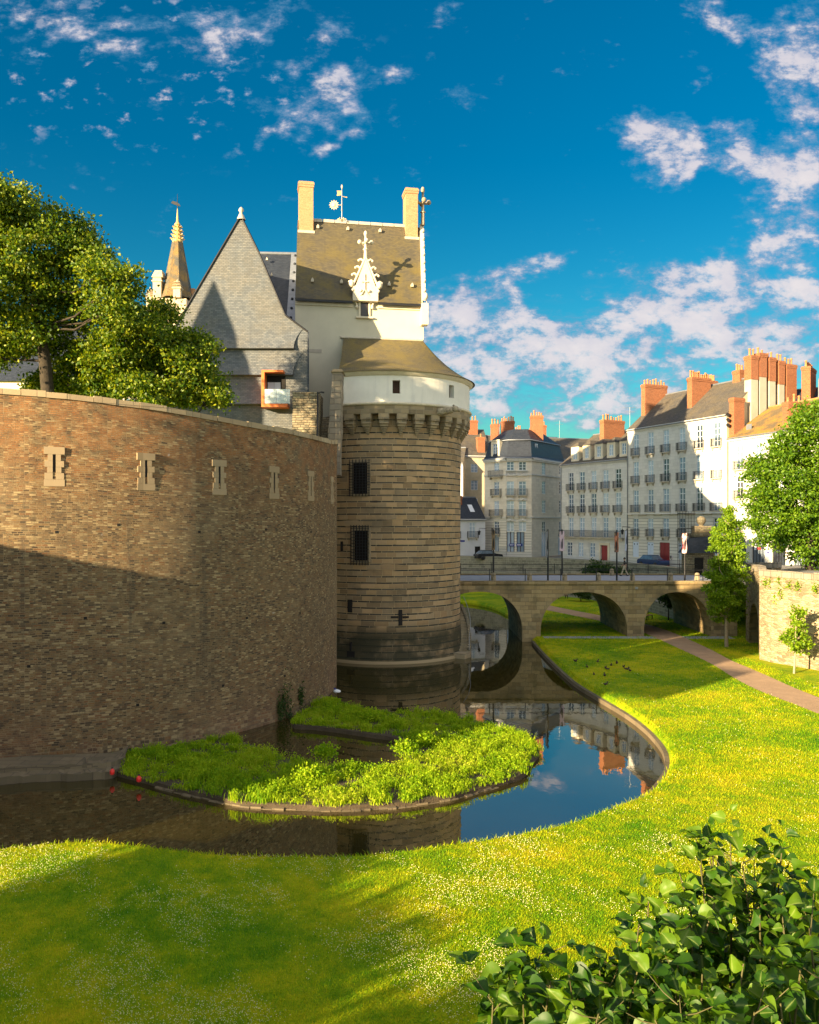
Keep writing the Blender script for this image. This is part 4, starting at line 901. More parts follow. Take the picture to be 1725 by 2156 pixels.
for k in range(4):
    z = zt_+.3+k*.46; r = .62-k*.09
    for j in range(8):
        a = j*math.pi/4+.39; m.tube([(cx_+r*.8*math.cos(a),r*.8*math.sin(a),z),(cx_+(r+.22)*math.cos(a),(r+.22)*math.sin(a),z+.12)], [.09,.06], 5)
m.build('crocketed_tip', 'gilt_stone', sp)
m = MB(); z = zt_+3.9; m.tube([(cx_,0,z),(cx_,0,z+1.7)], [.05,.02], 5); m.prism([(cx_-.75,z+.65),(cx_-.3,z+.45),(cx_+.35,z+.25),(cx_+.25,z+.5),(cx_-.1,z+.75),(cx_-.55,z+.9)], -.04, .04); m.build('weathercock', 'iron', sp)
def pinnacle(px, yt, yb_, w, y=-.6):
    m = MB(); a = sr(px, yb_); t_ = sr(px, yt); h = t_.z-a.z; m.box(a.x-w/2,a.x+w/2,y-w/2,y+w/2,a.z,a.z+h*.45); m.box(a.x-w*.65,a.x+w*.65,y-w*.65,y+w*.65,a.z+h*.45,a.z+h*.52)
    m.lathe([(w*.5,a.z+h*.52),(w*.22,a.z+h*.8),(w*.3,a.z+h*.83),(.03,a.z+h)], (a.x,y,0), 4, smooth=False)
    for k in range(4): m.box(a.x-w*.62+k*.05,a.x+w*.62-k*.05,y-w*.62+k*.05,y+w*.62-k*.05,a.z+h*(.55+k*.09),a.z+h*(.57+k*.09))
    return m.build('pinnacle', 'spire_stone', sp)
pinnacle(384,598,637,.8,-1.9); pinnacle(319,606,655,.7,-.4)
m = MB(); a = sr(329,655); b = sr(346,590); m.box(a.x,b.x,-1.2,-.2,a.z,b.z); m.box(a.x-.12,b.x+.12,-1.3,-.1,b.z-.5,b.z-.35); m.prism([(a.x-.15,b.z),(b.x+.2,b.z),(b.x+.1,b.z+.75),(a.x+.25,b.z+.75)], -1.3,-.1); m.build('turret', 'spire_stone', sp)
m = MB(); a = sr(398,640); b = sr(409,606); m.box(a.x,b.x,.2,1.4,a.z,b.z); m.build('turret', 'brick_pale', sp)
m = MB(); a = sr(322,660); b = sr(372,638); zt2 = b.z; zb2 = a.z
m.box(a.x,b.x,-1.9,-1.6,zt2-.14,zt2+.06); m.box(a.x,b.x,-1.9,-1.6,zb2,zb2+.14)
for k in range(7):
    x = a.x+(b.x-a.x)*(k+.5)/7; w2 = (b.x-a.x)/14; m.tube([(x-w2,-1.75,zb2+.1),(x,-1.75,(zt2+zb2)/2),(x-w2,-1.75,zt2-.1)], .07, 5); m.tube([(x+w2,-1.75,zb2+.1),(x,-1.75,(zt2+zb2)/2),(x+w2,-1.75,zt2-.1)], .07, 5)
m.build('tracery_parapet', 'spire_stone', sp)
m = MB(); a = sr(318,661); b = sr(408,661); m.box(a.x,b.x,-1.9,4,a.z-9,a.z); m.box(sr(366,0).x,sr(402,0).x,-1.95,2.,a.z,sr(0,638).z); m.build('tower_body', 'spire_stone', sp)
# pale lodging of the castle behind the trees, added hall further back
lg = thing('castle_lodging', 'long pale stone lodging glimpsed through the big trees', 'building', (-52,88,15))
m = MB(); m.box(0,36,0,11,0,11,skip=(0,1)); m.face([(0,0,11),(0,5.5,17.5),(0,11,11)][::-1]); m.face([(36,0,11),(36,11,11),(36,5.5,17.5)]); lw = m.build('wall', 'tuff', lg)
m = MB(); m.face([(-.3,-.4,10.7),(36.3,-.4,10.7),(36.3,5.5,17.7),(-.3,5.5,17.7)]); m.face([(36.3,11.4,10.7),(-.3,11.4,10.7),(-.3,5.5,17.7),(36.3,5.5,17.7)]); m.build('roof', 'slate_dark', lg)
for k in range(9):
    for z in (2.2, 6.6):
        x = 2.2+k*3.9; m = MB(); m.box(x,x+1.2,-.03,.01,z,z+2.3); wn = m.build('window', 'glass', lg)
        m = MB(); m.box(x-.15,x,-.06,.01,z-.1,z+2.45); m.box(x+1.2,x+1.35,-.06,.01,z-.1,z+2.45); m.box(x,x+1.2,-.06,.01,z+2.3,z+2.45); m.box(x+.55,x+.65,-.06,-.032,z,z+2.3); m.box(x,x+.55,-.06,-.032,z+1.4,z+1.5); m.box(x+.65,x+1.2,-.06,-.032,z+1.4,z+1.5); m.build('window_frame', 'tuffeau', wn)
hl = thing('added_hall', 'added unseen hall behind the slate gable and white house, shading the town houses', 'building', (-16,84,15))  # hidden mass put in to throw shade on the quay houses
m = MB(); m.box(0,13.,0,10,0,12,skip=(0,1)); m.face([(0,0,12),(0,5,18),(0,10,12)][::-1]); m.face([(13.,0,12),(13.,10,12),(13.,5,18)]); m.build('wall', 'tuff', hl)
m = MB(); m.face([(-.3,-.4,11.7),(13.3,-.4,11.7),(13.3,5,18.2),(-.3,5,18.2)]); m.face([(13.3,10.4,11.7),(-.3,10.4,11.7),(-.3,5,18.2),(13.3,5,18.2)]); m.build('roof', 'slate_dark', hl)
# parts of the castle left of the view, with an added shadow box
gt = thing('gate_tower', 'round gate tower left of the curved rampart, outside the picture', 'tower', (-30.2,15.4,0))
m = MB(); m.lathe([(4.7,-.5),(4.5,3),(4.4,20.3),(4.7,20.5),(4.7,22.3)], n=40, R=4); m.build('shaft', 'tower', gt)
m = MB(); m.lathe([(4.9,22.2),(2.4,23.8),(.05,25.4)], n=40, R=3); m.build('cone_roof', 'slate_cone', gt)
u_ = Vector((SUN_AZ.x, SUN_AZ.y, 0)).normalized(); M = Matrix(((u_.x,-u_.y,0,0),(u_.y,u_.x,0,0),(0,0,1,0),(0,0,0,1)))
m = MB(); m.box(-1.5,1.5,-7.6,-2.5,12.9,15.2,M=M); m.build('added_shadow_box', 'brown_board', gt)  # floating box added out of view to cast the wedge of shade on the lawn
cw = thing('curtain_wall', 'curtain wall between gate tower and rampart, outside the picture', 'wall', (-38,27,0))
m = MB(); m.box(-9,12,-1.5,1.5,-.5,14.5,M=Matrix.Rotation(math.radians(-62), 4, 'Z')); m.build('wall_face', 'bastion', cw)
tt_ = thing('stair_turret', 'stair turret with a pointed roof inside the castle, outside the picture', 'turret', (-36.6,41,15))
m = MB(); m.lathe([(2.6,0),(2.6,12)], n=24, R=2.6); m.build('shaft', 'tuff', tt_)
m = MB(); m.lathe([(3.,11.9),(1.4,16.2),(.05,20.6)], n=24, R=2); m.build('cone_roof', 'slate_dark', tt_)
# ---------------------------------------------------------------- bridge
BY0, BY1 = 74., 84.5
br = thing('stone_bridge', 'old stone bridge of low arches crossing the moat', 'bridge', (16,BY0,0))
arches = [(2.35,10.1,1.0,4.50),(11.75,19.5,1.0,4.46),(21.0,27.0,1.0,4.46)]
def soff(x, y=0):
    for a, b, s_, c in arches:
        if a < x < b: t = (x-(a+b)/2)/((b-a)/2); return s_+(c-s_)*math.sqrt(max(0, 1-abs(t)**2.3))**.95
    return None
XL, XR, ZD = .5, 29.35, 5.2
m = MB(); xs = [XL]
for a, b, s_, c in arches: xs += [a]+[(a+b)/2-(b-a)/2*math.cos(math.pi*k/28) for k in range(1, 28)]+[b]
xs.append(XR)
for yy, fl in ((BY0, False), (BY1, True)):
    for xa, xb in zip(xs, xs[1:]):
        za, zb_ = soff((xa+xb)/2+(xa-xb)*.4999), soff((xa+xb)/2+(xb-xa)*.4999)
        if soff((xa+xb)/2) is None: za = zb_ = -.5
        q = [(xa-16,yy-BY0,za),(xb-16,yy-BY0,zb_),(xb-16,yy-BY0,ZD),(xa-16,yy-BY0,ZD)]; m.face(q[::-1] if fl else q)
for a, b, s_, c in arches:
    pts = [(a,-.5),(a,soff(a+.001))]+[(x, soff(x)) for x in xs if a < x < b]+[(b,soff(b-.001)),(b,-.5)]; rows, uvs, u = [], [], 0
    for k, (x, z) in enumerate(pts):
        if k: u += math.dist(pts[k-1], pts[k])
        rows.append([(x-16,0,z),(x-16,BY1-BY0,z)]); uvs.append([(0,u),(BY1-BY0,u)])
    m.grid(rows[::-1], uvs[::-1], True)
m.build('arcade', 'bridge', br)
m = MB()
for k in range(25):
    x = XL+k*1.155; m.box(x-16, x+1.145-16, -.16, .42, ZD, 5.47+random.uniform(-.01,.01)); m.box(x-16, x+1.145-16, BY1-BY0-.42, BY1-BY0+.16, ZD, 5.47)
m.build('coping', 'bridge', br)
m = MB(); m.box(XL-16, XR-16, .425, BY1-BY0-.425, ZD-.2, 5.36); m.build('deck', 'paving', br)
for yy, off in ((.15, 0.), (BY1-BY0-.2, 1.2)):
    m = MB(); x = 4.0+off
    while x < 29: m.box(x-16-.035, x-16+.035, yy-.035, yy+.035, 5.45, 6.52); x += 3.19
    m.tube([(XL-16+3,yy,6.42),(XR-16,yy,6.42)], .028, 5); m.tube([(XL-16+3,yy,5.98),(XR-16,yy,5.98)], .022, 5); m.build('railing', 'iron', br)
m = MB(); px_ = z7(1695,505); q = W(*px_, 73.9); m.box(q.x-16-.12, q.x-16+.12, -.12, -.002, q.z-.1, q.z+.1); m.build('flood_lamp', 'steel_grey', br)
def bollard(px, py, d):
    p = W(px, py, d); t = put('stone_bollard', bollard_me, None, (p.x, p.y, 5.36), label='stubby stone bollard on the bridge deck by the railing', cat='bollard', group='bollards along the bridge railing'); return t
m = MB(); m.lathe([(.24,0),(.22,.5),(.20,.62),(.12,.70),(.02,.72)], n=8, smooth=False); bollard_me = m.mesh('stone_bollard', 'granite')
for zx in (372,705,1030,1342,1655): bollard(*z5(zx,1630), 76.2)
bollard(*z8(480,590), 76.2); bollard(*z8(703,590), 76.2); bollard(*z5(1465,1600), 83.)
# banner poles
def banner(px, ytop, yb, d, pxb0, pxb1, byt, byb, mat, label):
    z0 = 5.4; p = W(px, ytop, d); t = thing('banner_pole', label, 'banner', (p.x, d, z0), 0, 'banners on tall poles along the bridge')
    m = MB(); m.tube([(0,0,-.05),(0,0,p.z-z0)], [.085,.06], 8); a, b = W(pxb0,byt,d), W(pxb1,byb,d)
    for z in (a.z, b.z): m.tube([(0,0,z-z0),((b.x if abs(b.x-p.x) > abs(a.x-p.x) else a.x)-p.x,0,z-z0)], .025, 5)
    m.build('pole', 'iron', t); N = 10; m = MB()
    for yo in (-.02, .02):
        rows = [[(a.x-p.x+(b.x-a.x)*i/4, yo+.07*math.sin(k*.9+i), a.z-z0+(b.z-a.z)*k/N) for i in range(5)] for k in range(N+1)]; m.grid(rows if yo > 0 else [r[::-1] for r in rows], None, True)
    m.build('banner_cloth', mat, t)
q = lambda x: z5(x,0)[0]; r_ = lambda y: z5(0,y)[1]
banner(q(372), r_(1195), 0, 76.5, q(356), q(386), r_(1205), r_(1385), 'banner_brown', 'banner pole with a dark brown banner nearest the round tower')
banner(q(875), r_(1195), 0, 76.0, q(855), q(872), r_(1210), r_(1455), 'banner_grey', 'banner pole with a limp grey banner, second from the tower')
banner(q(1006), r_(1195), 0, 83.5, q(984), q(1025), r_(1210), r_(1395), 'banner_pink', 'banner pole with a pale pink banner before the four-storey house')
banner(q(1511), r_(1200), 0, 76.0, q(1490), q(1527), r_(1222), r_(1405), 'banner_yellow', 'banner pole with a yellow and black banner before the red door')
banner(q(1606), r_(1190), 0, 83.5, q(1588), q(1602), r_(1205), r_(1395), 'banner_blue', 'banner pole with a narrow pale blue banner beside the walking man')
q6 = lambda x: z6(x,0)[0]; r6 = lambda y: z6(0,y)[1]
banner(q6(600), r6(1560), 0, 76.0, q6(579), q6(615), r6(1562), r6(1730), 'banner_red', 'banner pole with a violet, red and pink banner beside the iron gate')
# ---------------------------------------------------------------- right-hand rampart with the dark vault
rw = thing('rubble_rampart', 'sunlit rubble stone rampart with pale coping right of the bridge', 'wall', (27,60,0))
rp = [Vector((x,y,0)) for x, y in ramp]; ra = [0.]
for a, b in zip(rp, rp[1:]): ra.append(ra[-1]+(b-a).length)
m = MB(); m.cur = 0
def rface(i, s0, s1, z0, z1_, bat=.045):
    a, b = rp[i], rp[i+1]; d = (b-a).normalized(); n = Vector((d.y,-d.x,0)) if False else Vector((-d.y,d.x,0))*-1
    out = []
    for s_, z in ((s0,z0),(s1,z0),(s1,z1_),(s0,z1_)):
        p = a.lerp(b, s_)+n*(bat*(7.2-z))*0; out.append((p, (ra[i]+(ra[i+1]-ra[i])*s_, z)))
    m.face([rel(rw, p+Vector((0,0,z_[1]))) for p, z_ in out], [z_ for p, z_ in out])
TOPZ = 6.75
for i in range(len(rp)-1):
    if i == 2:                       # the vault opening
        n = 18; lo, hi = .03, .97
        rface(i,0,lo,-.3,TOPZ); rface(i,hi,1,-.3,TOPZ)
        for k in range(n):
            s0 = lo+(hi-lo)*k/n; s1 = lo+(hi-lo)*(k+1)/n; f = lambda s_: 1.6+2.4*math.sqrt(max(0, 1-((s_-.5)/.47)**2))
            a, b = rp[i], rp[i+1]; P0, P1 = a.lerp(b, s0), a.lerp(b, s1)
            m.face([rel(rw, P0+Vector((0,0,f(s0)))), rel(rw, P1+Vector((0,0,f(s1)))), rel(rw, P1+Vector((0,0,TOPZ))), rel(rw, P0+Vector((0,0,TOPZ)))])
    else: rface(i,0,1,-.3,TOPZ)
m.build('wall_face', 'rubble', rw)
m = MB(); a, b = rp[2], rp[3]; n = 18; back = Vector((5,1.5,0)); rows = []
for k in range(n+1):
    s_ = .03+.94*k/n; p = a.lerp(b, s_)+Vector((0,0,1.6+2.4*math.sqrt(max(0, 1-((s_-.5)/.47)**2)))); rows.append([rel(rw, p), rel(rw, p+back)])
rows = [[rel(rw, a.lerp(b,.03)+Vector((0,0,-.3))), rel(rw, a.lerp(b,.03)+back+Vector((0,0,-.3)))]]+rows+[[rel(rw, a.lerp(b,.97)+Vector((0,0,-.3))), rel(rw, a.lerp(b,.97)+back+Vector((0,0,-.3)))]]
m.grid(rows, None, True); m.face([r[1] for r in rows]); m.build('vault', 'bridge', rw)
m = MB(); rows = []
for i in range(len(rp)):
    d = (rp[min(i+1,len(rp)-1)]-rp[max(i-1,0)]).normalized(); n = Vector((d.y,-d.x,0)); n = n if n.dot(Vector((-1,-.3,0))) > 0 else -n; rows.append((rp[i], n))
for i in range(len(rows)-1):
    a, na = rows[i]; b, nb = rows[i+1]; L_ = (b-a).length; k = max(1, round(L_/.85))
    for j in range(k):
        p = a.lerp(b, j/k+.006); q_ = a.lerp(b, (j+1)/k-.006); zt_ = 7.2+random.uniform(-.03,.03)
        m.hexa([rel(rw, v+Vector((0,0,z))) for z in (TOPZ-.02, zt_) for v in (p+na*.06, p-na*.5, q_-nb*.5, q_+nb*.06)])
m.build('coping', 'pier_stone', rw)
for (zx, zy) in ((1243,635),(1290,625),(1362,618),(1380,685),(1452,655),(1525,662),(1670,690),(1320,775),(1382,733)):
    px, py = z8(zx, zy); t = (px-1586)/(1725-1586); p = Vector((26.1,61.6,0)).lerp(Vector((28.4,56.6,0)), t); p.z = H-(py-HY)/F*p.y
    rr = np.random.default_rng(zx); vs, fs = [], []
    for k in range(70):
        c = np.array((-.15,-.1,0))+rr.normal(0, (.10,.12,.16)); u = rr.normal(size=3); u /= np.linalg.norm(u); w = np.cross(u, rr.normal(size=3)); w /= np.linalg.norm(w)
        j = len(vs); vs += [c, c+u*.1+w*.045, c+u*.2, c+u*.1-w*.045]; fs.append((j,j+1,j+2,j+3))
    put('wall_plant', np_mesh('wall_plant', np.array(vs), np.array(fs), 'leaf_young'), None, p, label='small green weed rooted in the sunlit rubble rampart', cat='plant', group='weeds growing on the rubble rampart')
# ---------------------------------------------------------------- quay wall in three steps behind the bridge
qw = thing('quay_wall', 'stepped grey stone quay wall below the houses', 'wall', (10,125,0))
m = MB()
for k, (off, z0, z1_) in enumerate(((0,3.3,5.5),(-1.5,1.9,3.3),(-3.0,-.2,1.9))):
    pts = []
    for i, (x, y) in enumerate(quay):
        d = Vector((quay[min(i+1,len(quay)-1)][0]-quay[max(i-1,0)][0], quay[min(i+1,len(quay)-1)][1]-quay[max(i-1,0)][1], 0)).normalized(); n = Vector((d.y,-d.x,0)); pts.append(Vector((x,y,0))-n*off*-1*-1 if False else Vector((x,y,0))+n*(-off))
    m.grid([[rel(qw, p+Vector((0,0,z0))) for p in pts], [rel(qw, p+Vector((0,0,z1_))) for p in pts]], None, False)
    ins = [p+Vector((.75,1.35,0)) for p in pts]; m.grid([[rel(qw, p+Vector((0,0,z1_))) for p in pts], [rel(qw, p+Vector((0,0,z1_))) for p in ins]], None, False)
    if k == 0: m.grid([[rel(qw, p*1+(q_-p)*.25+Vector((0,0,z1_))) for p, q_ in zip(pts, ins)], [rel(qw, p+(q_-p)*.25+Vector((0,0,SZ-.1))) for p, q_ in zip(pts, ins)]], None, False)
m.build('wall_face', 'quay', qw)
# ---------------------------------------------------------------- town houses
ME = {}
def window_me(w, h, style):
    k = (round(w,2), round(h,2), style)
    if k in ME: return ME[k]
    g = MB(); g.box(-w/2,w/2,.17,.19,0,h); f = MB(); t = .075
    f.box(-w/2,-w/2+t,.08,.165,0,h); f.box(w/2-t,w/2,.08,.165,0,h); f.box(-w/2+t,w/2-t,.08,.165,h-t,h); f.box(-w/2+t,w/2-t,.08,.165,0,t)
    f.box(-.05,.05,.10,.165,t,h-t); n = 4 if h > 1.9 else 3
    for i in range(1, n):
        z = h*i/n; th = .045 if (i == n-1 and h > 1.9) else .025
        f.box(-w/2+t,-.052,.11,.165,z-th,z+th); f.box(.052,w/2-t,.11,.165,z-th,z+th)
    ME[k] = (g.mesh('window', 'glass'), f.mesh('window_frame', 'frame_white')); return ME[k]
def balcony_me(w, d=.35, h=.95):
    k = ('b', round(w,2), d)
    if k in ME: return ME[k]
    s_ = MB(); s_.box(-w/2,w/2,-d,-.004,-.13,0)
    for x in (-w/2+.15, w/2-.3): s_.prism([(x,-.45),(x+.14,-.45),(x+.14,-.132),(x,-.132)], -d*.6,-.004)
    r = MB(); n = max(4, int(w/.13))
    for i in range(n+1):
        x = -w/2+.02+(w-.04)*i/n; r.box(x-.012,x+.012,-d+.02,-d+.045,.0,h)
    for i in range(1, 4):
        for x in (-w/2+.02, w/2-.02): r.box(x-.012,x+.012,-d+.045+(d-.06)*i/3-.02,-d+.045+(d-.06)*i/3,.0,h)
    r.box(-w/2,w/2,-d+.01,-d+.06,h,h+.04); r.box(-w/2,w/2,-d+.01,-d+.055,.07,.10); r.box(-w/2,-w/2+.04,-d+.065,-.0,h,h+.04); r.box(w/2-.04,w/2,-d+.065,-.0,h,h+.04)
    ME[k] = (s_.mesh('balcony', 'old_render'), r.mesh('balcony_railing', 'iron')); return ME[k]
def add_window(t, x, z, w, h, style='w', bal=0., y=0., rz=0.):
    a, b = window_me(w, h, style); o = put('window', a, t, (x, y, z), rz); put('window_frame', b, o)
    if bal:
        c, d = balcony_me(bal); o2 = put('balcony', c, t, (x, y, z+.02), rz); put('balcony_railing', d, o2)
    return o
pot = MB(); pot.lathe([(.13,0),(.12,.1),(.10,.45),(.13,.5),(.12,.6),(.09,.6)], n=8); POT = pot.mesh('chimney_pot', 'terracotta')
def chimney(t, x0, x1, ya, yb, z0, z1_, npots=6, axis='y', mat='brick_red', name='chimney'):
    m = MB(); chimney_block(m, x0, x1, ya, yb, z0, z1_, .08); o = m.build(name, mat, t); r = random.Random(int(x0*100+ya*10))
    for k in range(npots):
        f = (k+.5)/npots; x, y = ((x0+x1)/2, ya+(yb-ya)*f) if axis == 'y' else (x0+(x1-x0)*f, (ya+yb)/2)
        p = put('chimney_pot', POT, o, (x+r.uniform(-.05,.05), y, z1_)); p.scale = (1.15, 1.15, r.choice((.8, 1., 1.25, 1.5)))
    return o
class Front:
    """a facade plane: turns sight lines into facade coordinates"""
    def __init__(s, p0, p1, zb): s.p0 = Vector((*p0, 0)); s.u = (Vector((*p1, 0))-s.p0); s.w = s.u.length; s.u.normalize(); s.n = Vector((-s.u.y, s.u.x, 0)); s.zb = zb; s.rz = math.atan2(s.u.y, s.u.x)
    def at(s, px, py):
        r = Vector(((px-CX)/F, 1, 0)); t = s.p0.dot(s.n)/r.dot(s.n); p = r*t; return (p-s.p0).dot(s.u), H-(py-HY)/F*p.y-s.zb
def gable_house(name, label, fr, he, hr, depth, wall_mat, roof_mat, holes, end_mat='stucco', low_mat=None, zlow=0., group=None, over=.28):
    t = thing(name, label, 'house', (fr.p0.x, fr.p0.y, fr.zb), fr.rz, group); w = fr.w; up = [h for h in holes if h[2] >= zlow]; dn = [h for h in holes if h[2] < zlow]
    m = MB(); wall_holes(m, w, he, up, z0=zlow); o = m.build('wall', wall_mat, t)
    if zlow: m = MB(); wall_holes(m, w, zlow, dn, y=-.03, depth=.27); m.build('ground_storey_wall', low_mat, t)
    m = MB()
    for x in (0, w):
        q = [(x,.0,0),(x,depth,0),(x,depth,he),(x,depth/2,hr-.12),(x,.0,he)]; m.face(q if x else q[::-1])
    m.face([(w,depth,0),(0,depth,0),(0,depth,he),(w,depth,he)]); m.build('gable_wall', end_mat, t)
    m = MB(); nx = 6; k = (hr-he)/(depth/2)
    for sg in (0, 1):
        A = [(-.05+(w+.1)*i/nx, -over, he-over*k) for i in range(nx+1)]; B = [(p[0], depth/2, hr) for p in A]
        if sg: A = [(p[0], depth+over, p[2]) for p in A]; A, B = B, A
        m.grid([A, B], None, False)
    r = m.build('roof', roof_mat, t); m = MB(); m.tube([(-.05,depth/2,hr+.02),(w+.05,depth/2,hr+.02)], .12, 6); m.build('ridge', 'terracotta' if roof_mat == 'slate_orange' else 'zinc', r)
    m = MB(); m.box(.0,w,-.14,-.003,he-.52,he-.295); m.box(.0,w,-.26,-.004,he-.298,he-.12); m.build('cornice', 'limestone', t)
    m = MB(); m.tube([(-.05,-over-.05,he-over*k-.02),(w+.05,-over-.05,he-over*k-.02)], .07, 6); m.tube([(.12,-.09,he-.5),(.12,-.09,.1)], .055, 6); m.build('gutter', 'zinc', t); return t
# C: six-bay house on the right
fC = Front((30.4,115.2), (37.85,98.6), 4.95)
colC = [fC.at(*z6(x,y))[0] for x, y in ((190,1000),(313,1000),(442,1000),(577,1000),(722,1000),(868,1000))]
zr = lambda x, y: fC.at(*z6(x,y))[1]
rowsC = [(zr(310,1385)-0, zr(310,1195)), (zr(313,1138), zr(313,950)), (zr(316,898), zr(316,715))]
WW = 1.12; holesC = []; winC = []
for k, (zb_, zt_) in enumerate(rowsC):
    for x in colC: winC.append((x, zb_, WW, zt_-zb_, 1.85 if k == 0 else 1.65))
z1b, z1t = zr(305,1590), zr(305,1437)
for x in colC: winC.append((x, z1b, WW, z1t-z1b, 1.5))
holesC = [(x-w/2, x+w/2, z, z+h) for x, z, w, h, b in winC]
gzb, gzt = zr(310,1768), zr(310,1637); dzt = zr(432,1640)
shut = [colC[0],colC[1],colC[3],colC[4],colC[5]]; xd = fC.at(*z6(432,1700))[0]
holesC += [(x-.62,x+.62,gzb,gzt) for x in shut]+[(xd-.95,xd+.95,.02,dzt)]
heC, hrC = 18.75, 23.8
hC = gable_house('town_house', 'tall pale stone house with six bays of balconied windows and a red double door', fC, heC, hrC, 12., 'limestone', 'slate_town', holesC, 'stucco', 'limestone_rust', z1t+.55+0*1, group='stone houses lining the quay')
for x, z, w, h, b in winC: add_window(hC, x, z, w, h, 'w', b, y=(-.0 if z > 7 else -.03))
zbl = rowsC[0][0]
m = MB(); m.box(0,fC.w,-.42,-.004,zbl-.32,zbl-.13); m.build('string_course', 'limestone', hC)
for x in shut:
    m = MB(); m.box(x-.60,x-.01,-.0,.05,gzb,gzt-.02); m.box(x+.01,x+.60,-.0,.05,gzb,gzt-.02); o = m.build('shutter', 'shutter_blue', hC)
    m = MB()
    for sg in (-.3,.3): m.box(x+sg-.07,x+sg+.07,-.012,-.002,gzt-.42,gzt-.24)
    m.build('shutter_cutout', 'dark_void', o)
m = MB(); m.box(xd-.93,xd-.012,.06,.12,.03,dzt-.02); m.box(xd+.012,xd+.93,.06,.12,.03,dzt-.02)
for sg in (-.47,.47):
    for za, zb_ in ((.3,1.1),(1.3,2.6),(2.8,3.6)): m.box(xd+sg-.32,xd+sg+.32,.03,.058,za,min(zb_,dzt-.2))
m.build('door', 'door_red', hC)
for x in colC:
    m = MB(); m.prism([(x-.62,z1t+.02),(x+.62,z1t+.02),(x+.78,z1t+.5),(x-.78,z1t+.5)], -.07,-.032); m.build('lintel', 'limestone', hC)
chimney(hC, .1,.95, 2.3,6.2, heC,25.1, 8); xm = fC.at(*z6(640,760))[0]
chimney(hC, 9.2,10.1, 2.2,5.4, heC,24.6, 9)
for x in (4.9, 6.3): chimney(hC, x,x+.9, 8.2,9.4, heC+2,25., 4, 'x')
for x in (fC.w-4.6,fC.w-2.4): chimney(hC, x,x+1.2, 5.6,6.6, hrC-1.5,hrC+1.2, 3, 'x')
# party-wall stacks on the right end: brick heads on rendered flues
for ya, yb, zt_, np_, br_ in ((3.3,4.5,25.9,2,0),(4.7,5.9,26.3,2,0),(6.3,7.4,25.9,2,0),(7.9,8.9,25.6,2,0),(9.2,10.9,25.3,3,1)):
    if not br_:
        m = MB(); m.box(fC.w-.5,fC.w+.55,ya+.05,yb-.05,10,zt_-2.9); m.build('flue', 'old_render', hC); chimney(hC, fC.w-.5,fC.w+.6, ya,yb, zt_-2.898,zt_, np_)
    else: chimney(hC, fC.w-.5,fC.w+.6, ya,yb, 10,zt_, np_)
chimney(hC, fC.w+.02,fC.w+.8, .35,2.0, 13.5,20.6, 0, name='chimney_breast')
for k in range(3): m = MB(); m.tube([(fC.w+.02,.2,18.6-k*.62),(fC.w+.25,-.1,18.6-k*.62),(fC.w+.5,-.25,18.55-k*.62)], [.18,.22,.20], 8); m.build('vent_cowl', 'iron', hC)
# B: five-bay house with dormers
fB = Front((23.5,128.2), (30.35,115.35), 5.0)
zq = lambda x, y: fB.at(*z5(x,y))
cB = [zq(x,900)[0] for x in (1088,1190,1298,1408,1524)]
rB = [(zq(1192,825)[1]-.1, zq(1192,662)[1]), (zq(1190,1035)[1]-.1, zq(1190,868)[1]), (zq(1182,1265)[1], zq(1182,1085)[1])]
wB = [(x, a, 1.15, b-a, (1.75,1.75,0)[k]) for k, (a, b) in enumerate(rB) for x in cB]
gB = zq(1178,1445)[1], zq(1178,1315)[1]; gx = [zq(x,1380)[0] for x in (1075,1178,1285)]
wB += [(x, gB[0], 1.2, gB[1]-gB[0], 0) for x in gx]; xdB = zq(1398,1400)[0]; dB = zq(1398,1342)[1]
heB, hrB = 14.75, 19.6
hB = gable_house('town_house', 'four-storey grey stone house with five stone dormers and one long balcony', fB, heB, hrB, 13., 'limestone', 'slate_town', [(x-w/2,x+w/2,z,z+h) for x,z,w,h,b in wB]+[(xdB-.75,xdB+.75,.02,dB)], 'stucco', group='stone houses lining the quay')
for x, z, w, h, b in wB: add_window(hB, x, z, w, h, 'w', b)
c_, d_ = balcony_me(round(fB.w-.7,1), .7); o = put('balcony', c_, hB, (fB.w/2-.1, 0, rB[2][0]+.02)); put('balcony_railing', d_, o)
m = MB(); m.box(xdB-.72,xdB-.01,.08,.14,.03,dB-.02); m.box(xdB+.01,xdB+.72,.08,.14,.03,dB-.02); m.build('door', 'door_red', hB)
m = MB(); m.box(xdB-1.1,xdB-.76,-.12,-.003,0,dB+.35); m.box(xdB+.76,xdB+1.1,-.12,-.003,0,dB+.35); m.box(xdB-.758,xdB+.758,-.12,-.003,dB+.02,dB+.35); m.build('door_surround', 'tuffeau', hB)
for zx in (1095,1200,1308,1420,1535):
    x = zq(zx,560)[0]*1.02+.25; y0 = .35; z0 = heB+.1; m = MB(); wall_holes(m, 1.75, 2.35, [(.42,1.33,.45,2.05)]); 
    m.face([(0,0,0),(0,0,2.35),(0,4.,2.35),(0,4.,0)]); m.face([(1.75,0,2.35),(1.75,0,0),(1.75,4.,0),(1.75,4.,2.35)])
    o = m.build('dormer', 'tuffeau', hB, (x-.87,y0,z0)); add_window(o, .875, .45, .91, 1.6)
    m = MB(); e = .12; a, b_, c, d = (-e,-e,2.36),(1.75+e,-e,2.36),(1.75+e,4.5,2.36),(-e,4.5,2.36); r0, r1 = (.875,.7,3.15),(.875,4.5,3.15)
    m.face([a,b_,r0]); m.face([b_,c,r1,r0]); m.face([d,a,r0,r1]); m.face([a,d,c,b_]); m.build('dormer_roof', 'slate_town', o)
chimney(hB, 7.1,8.0, 1.6,5.6, heB,20.9, 8)
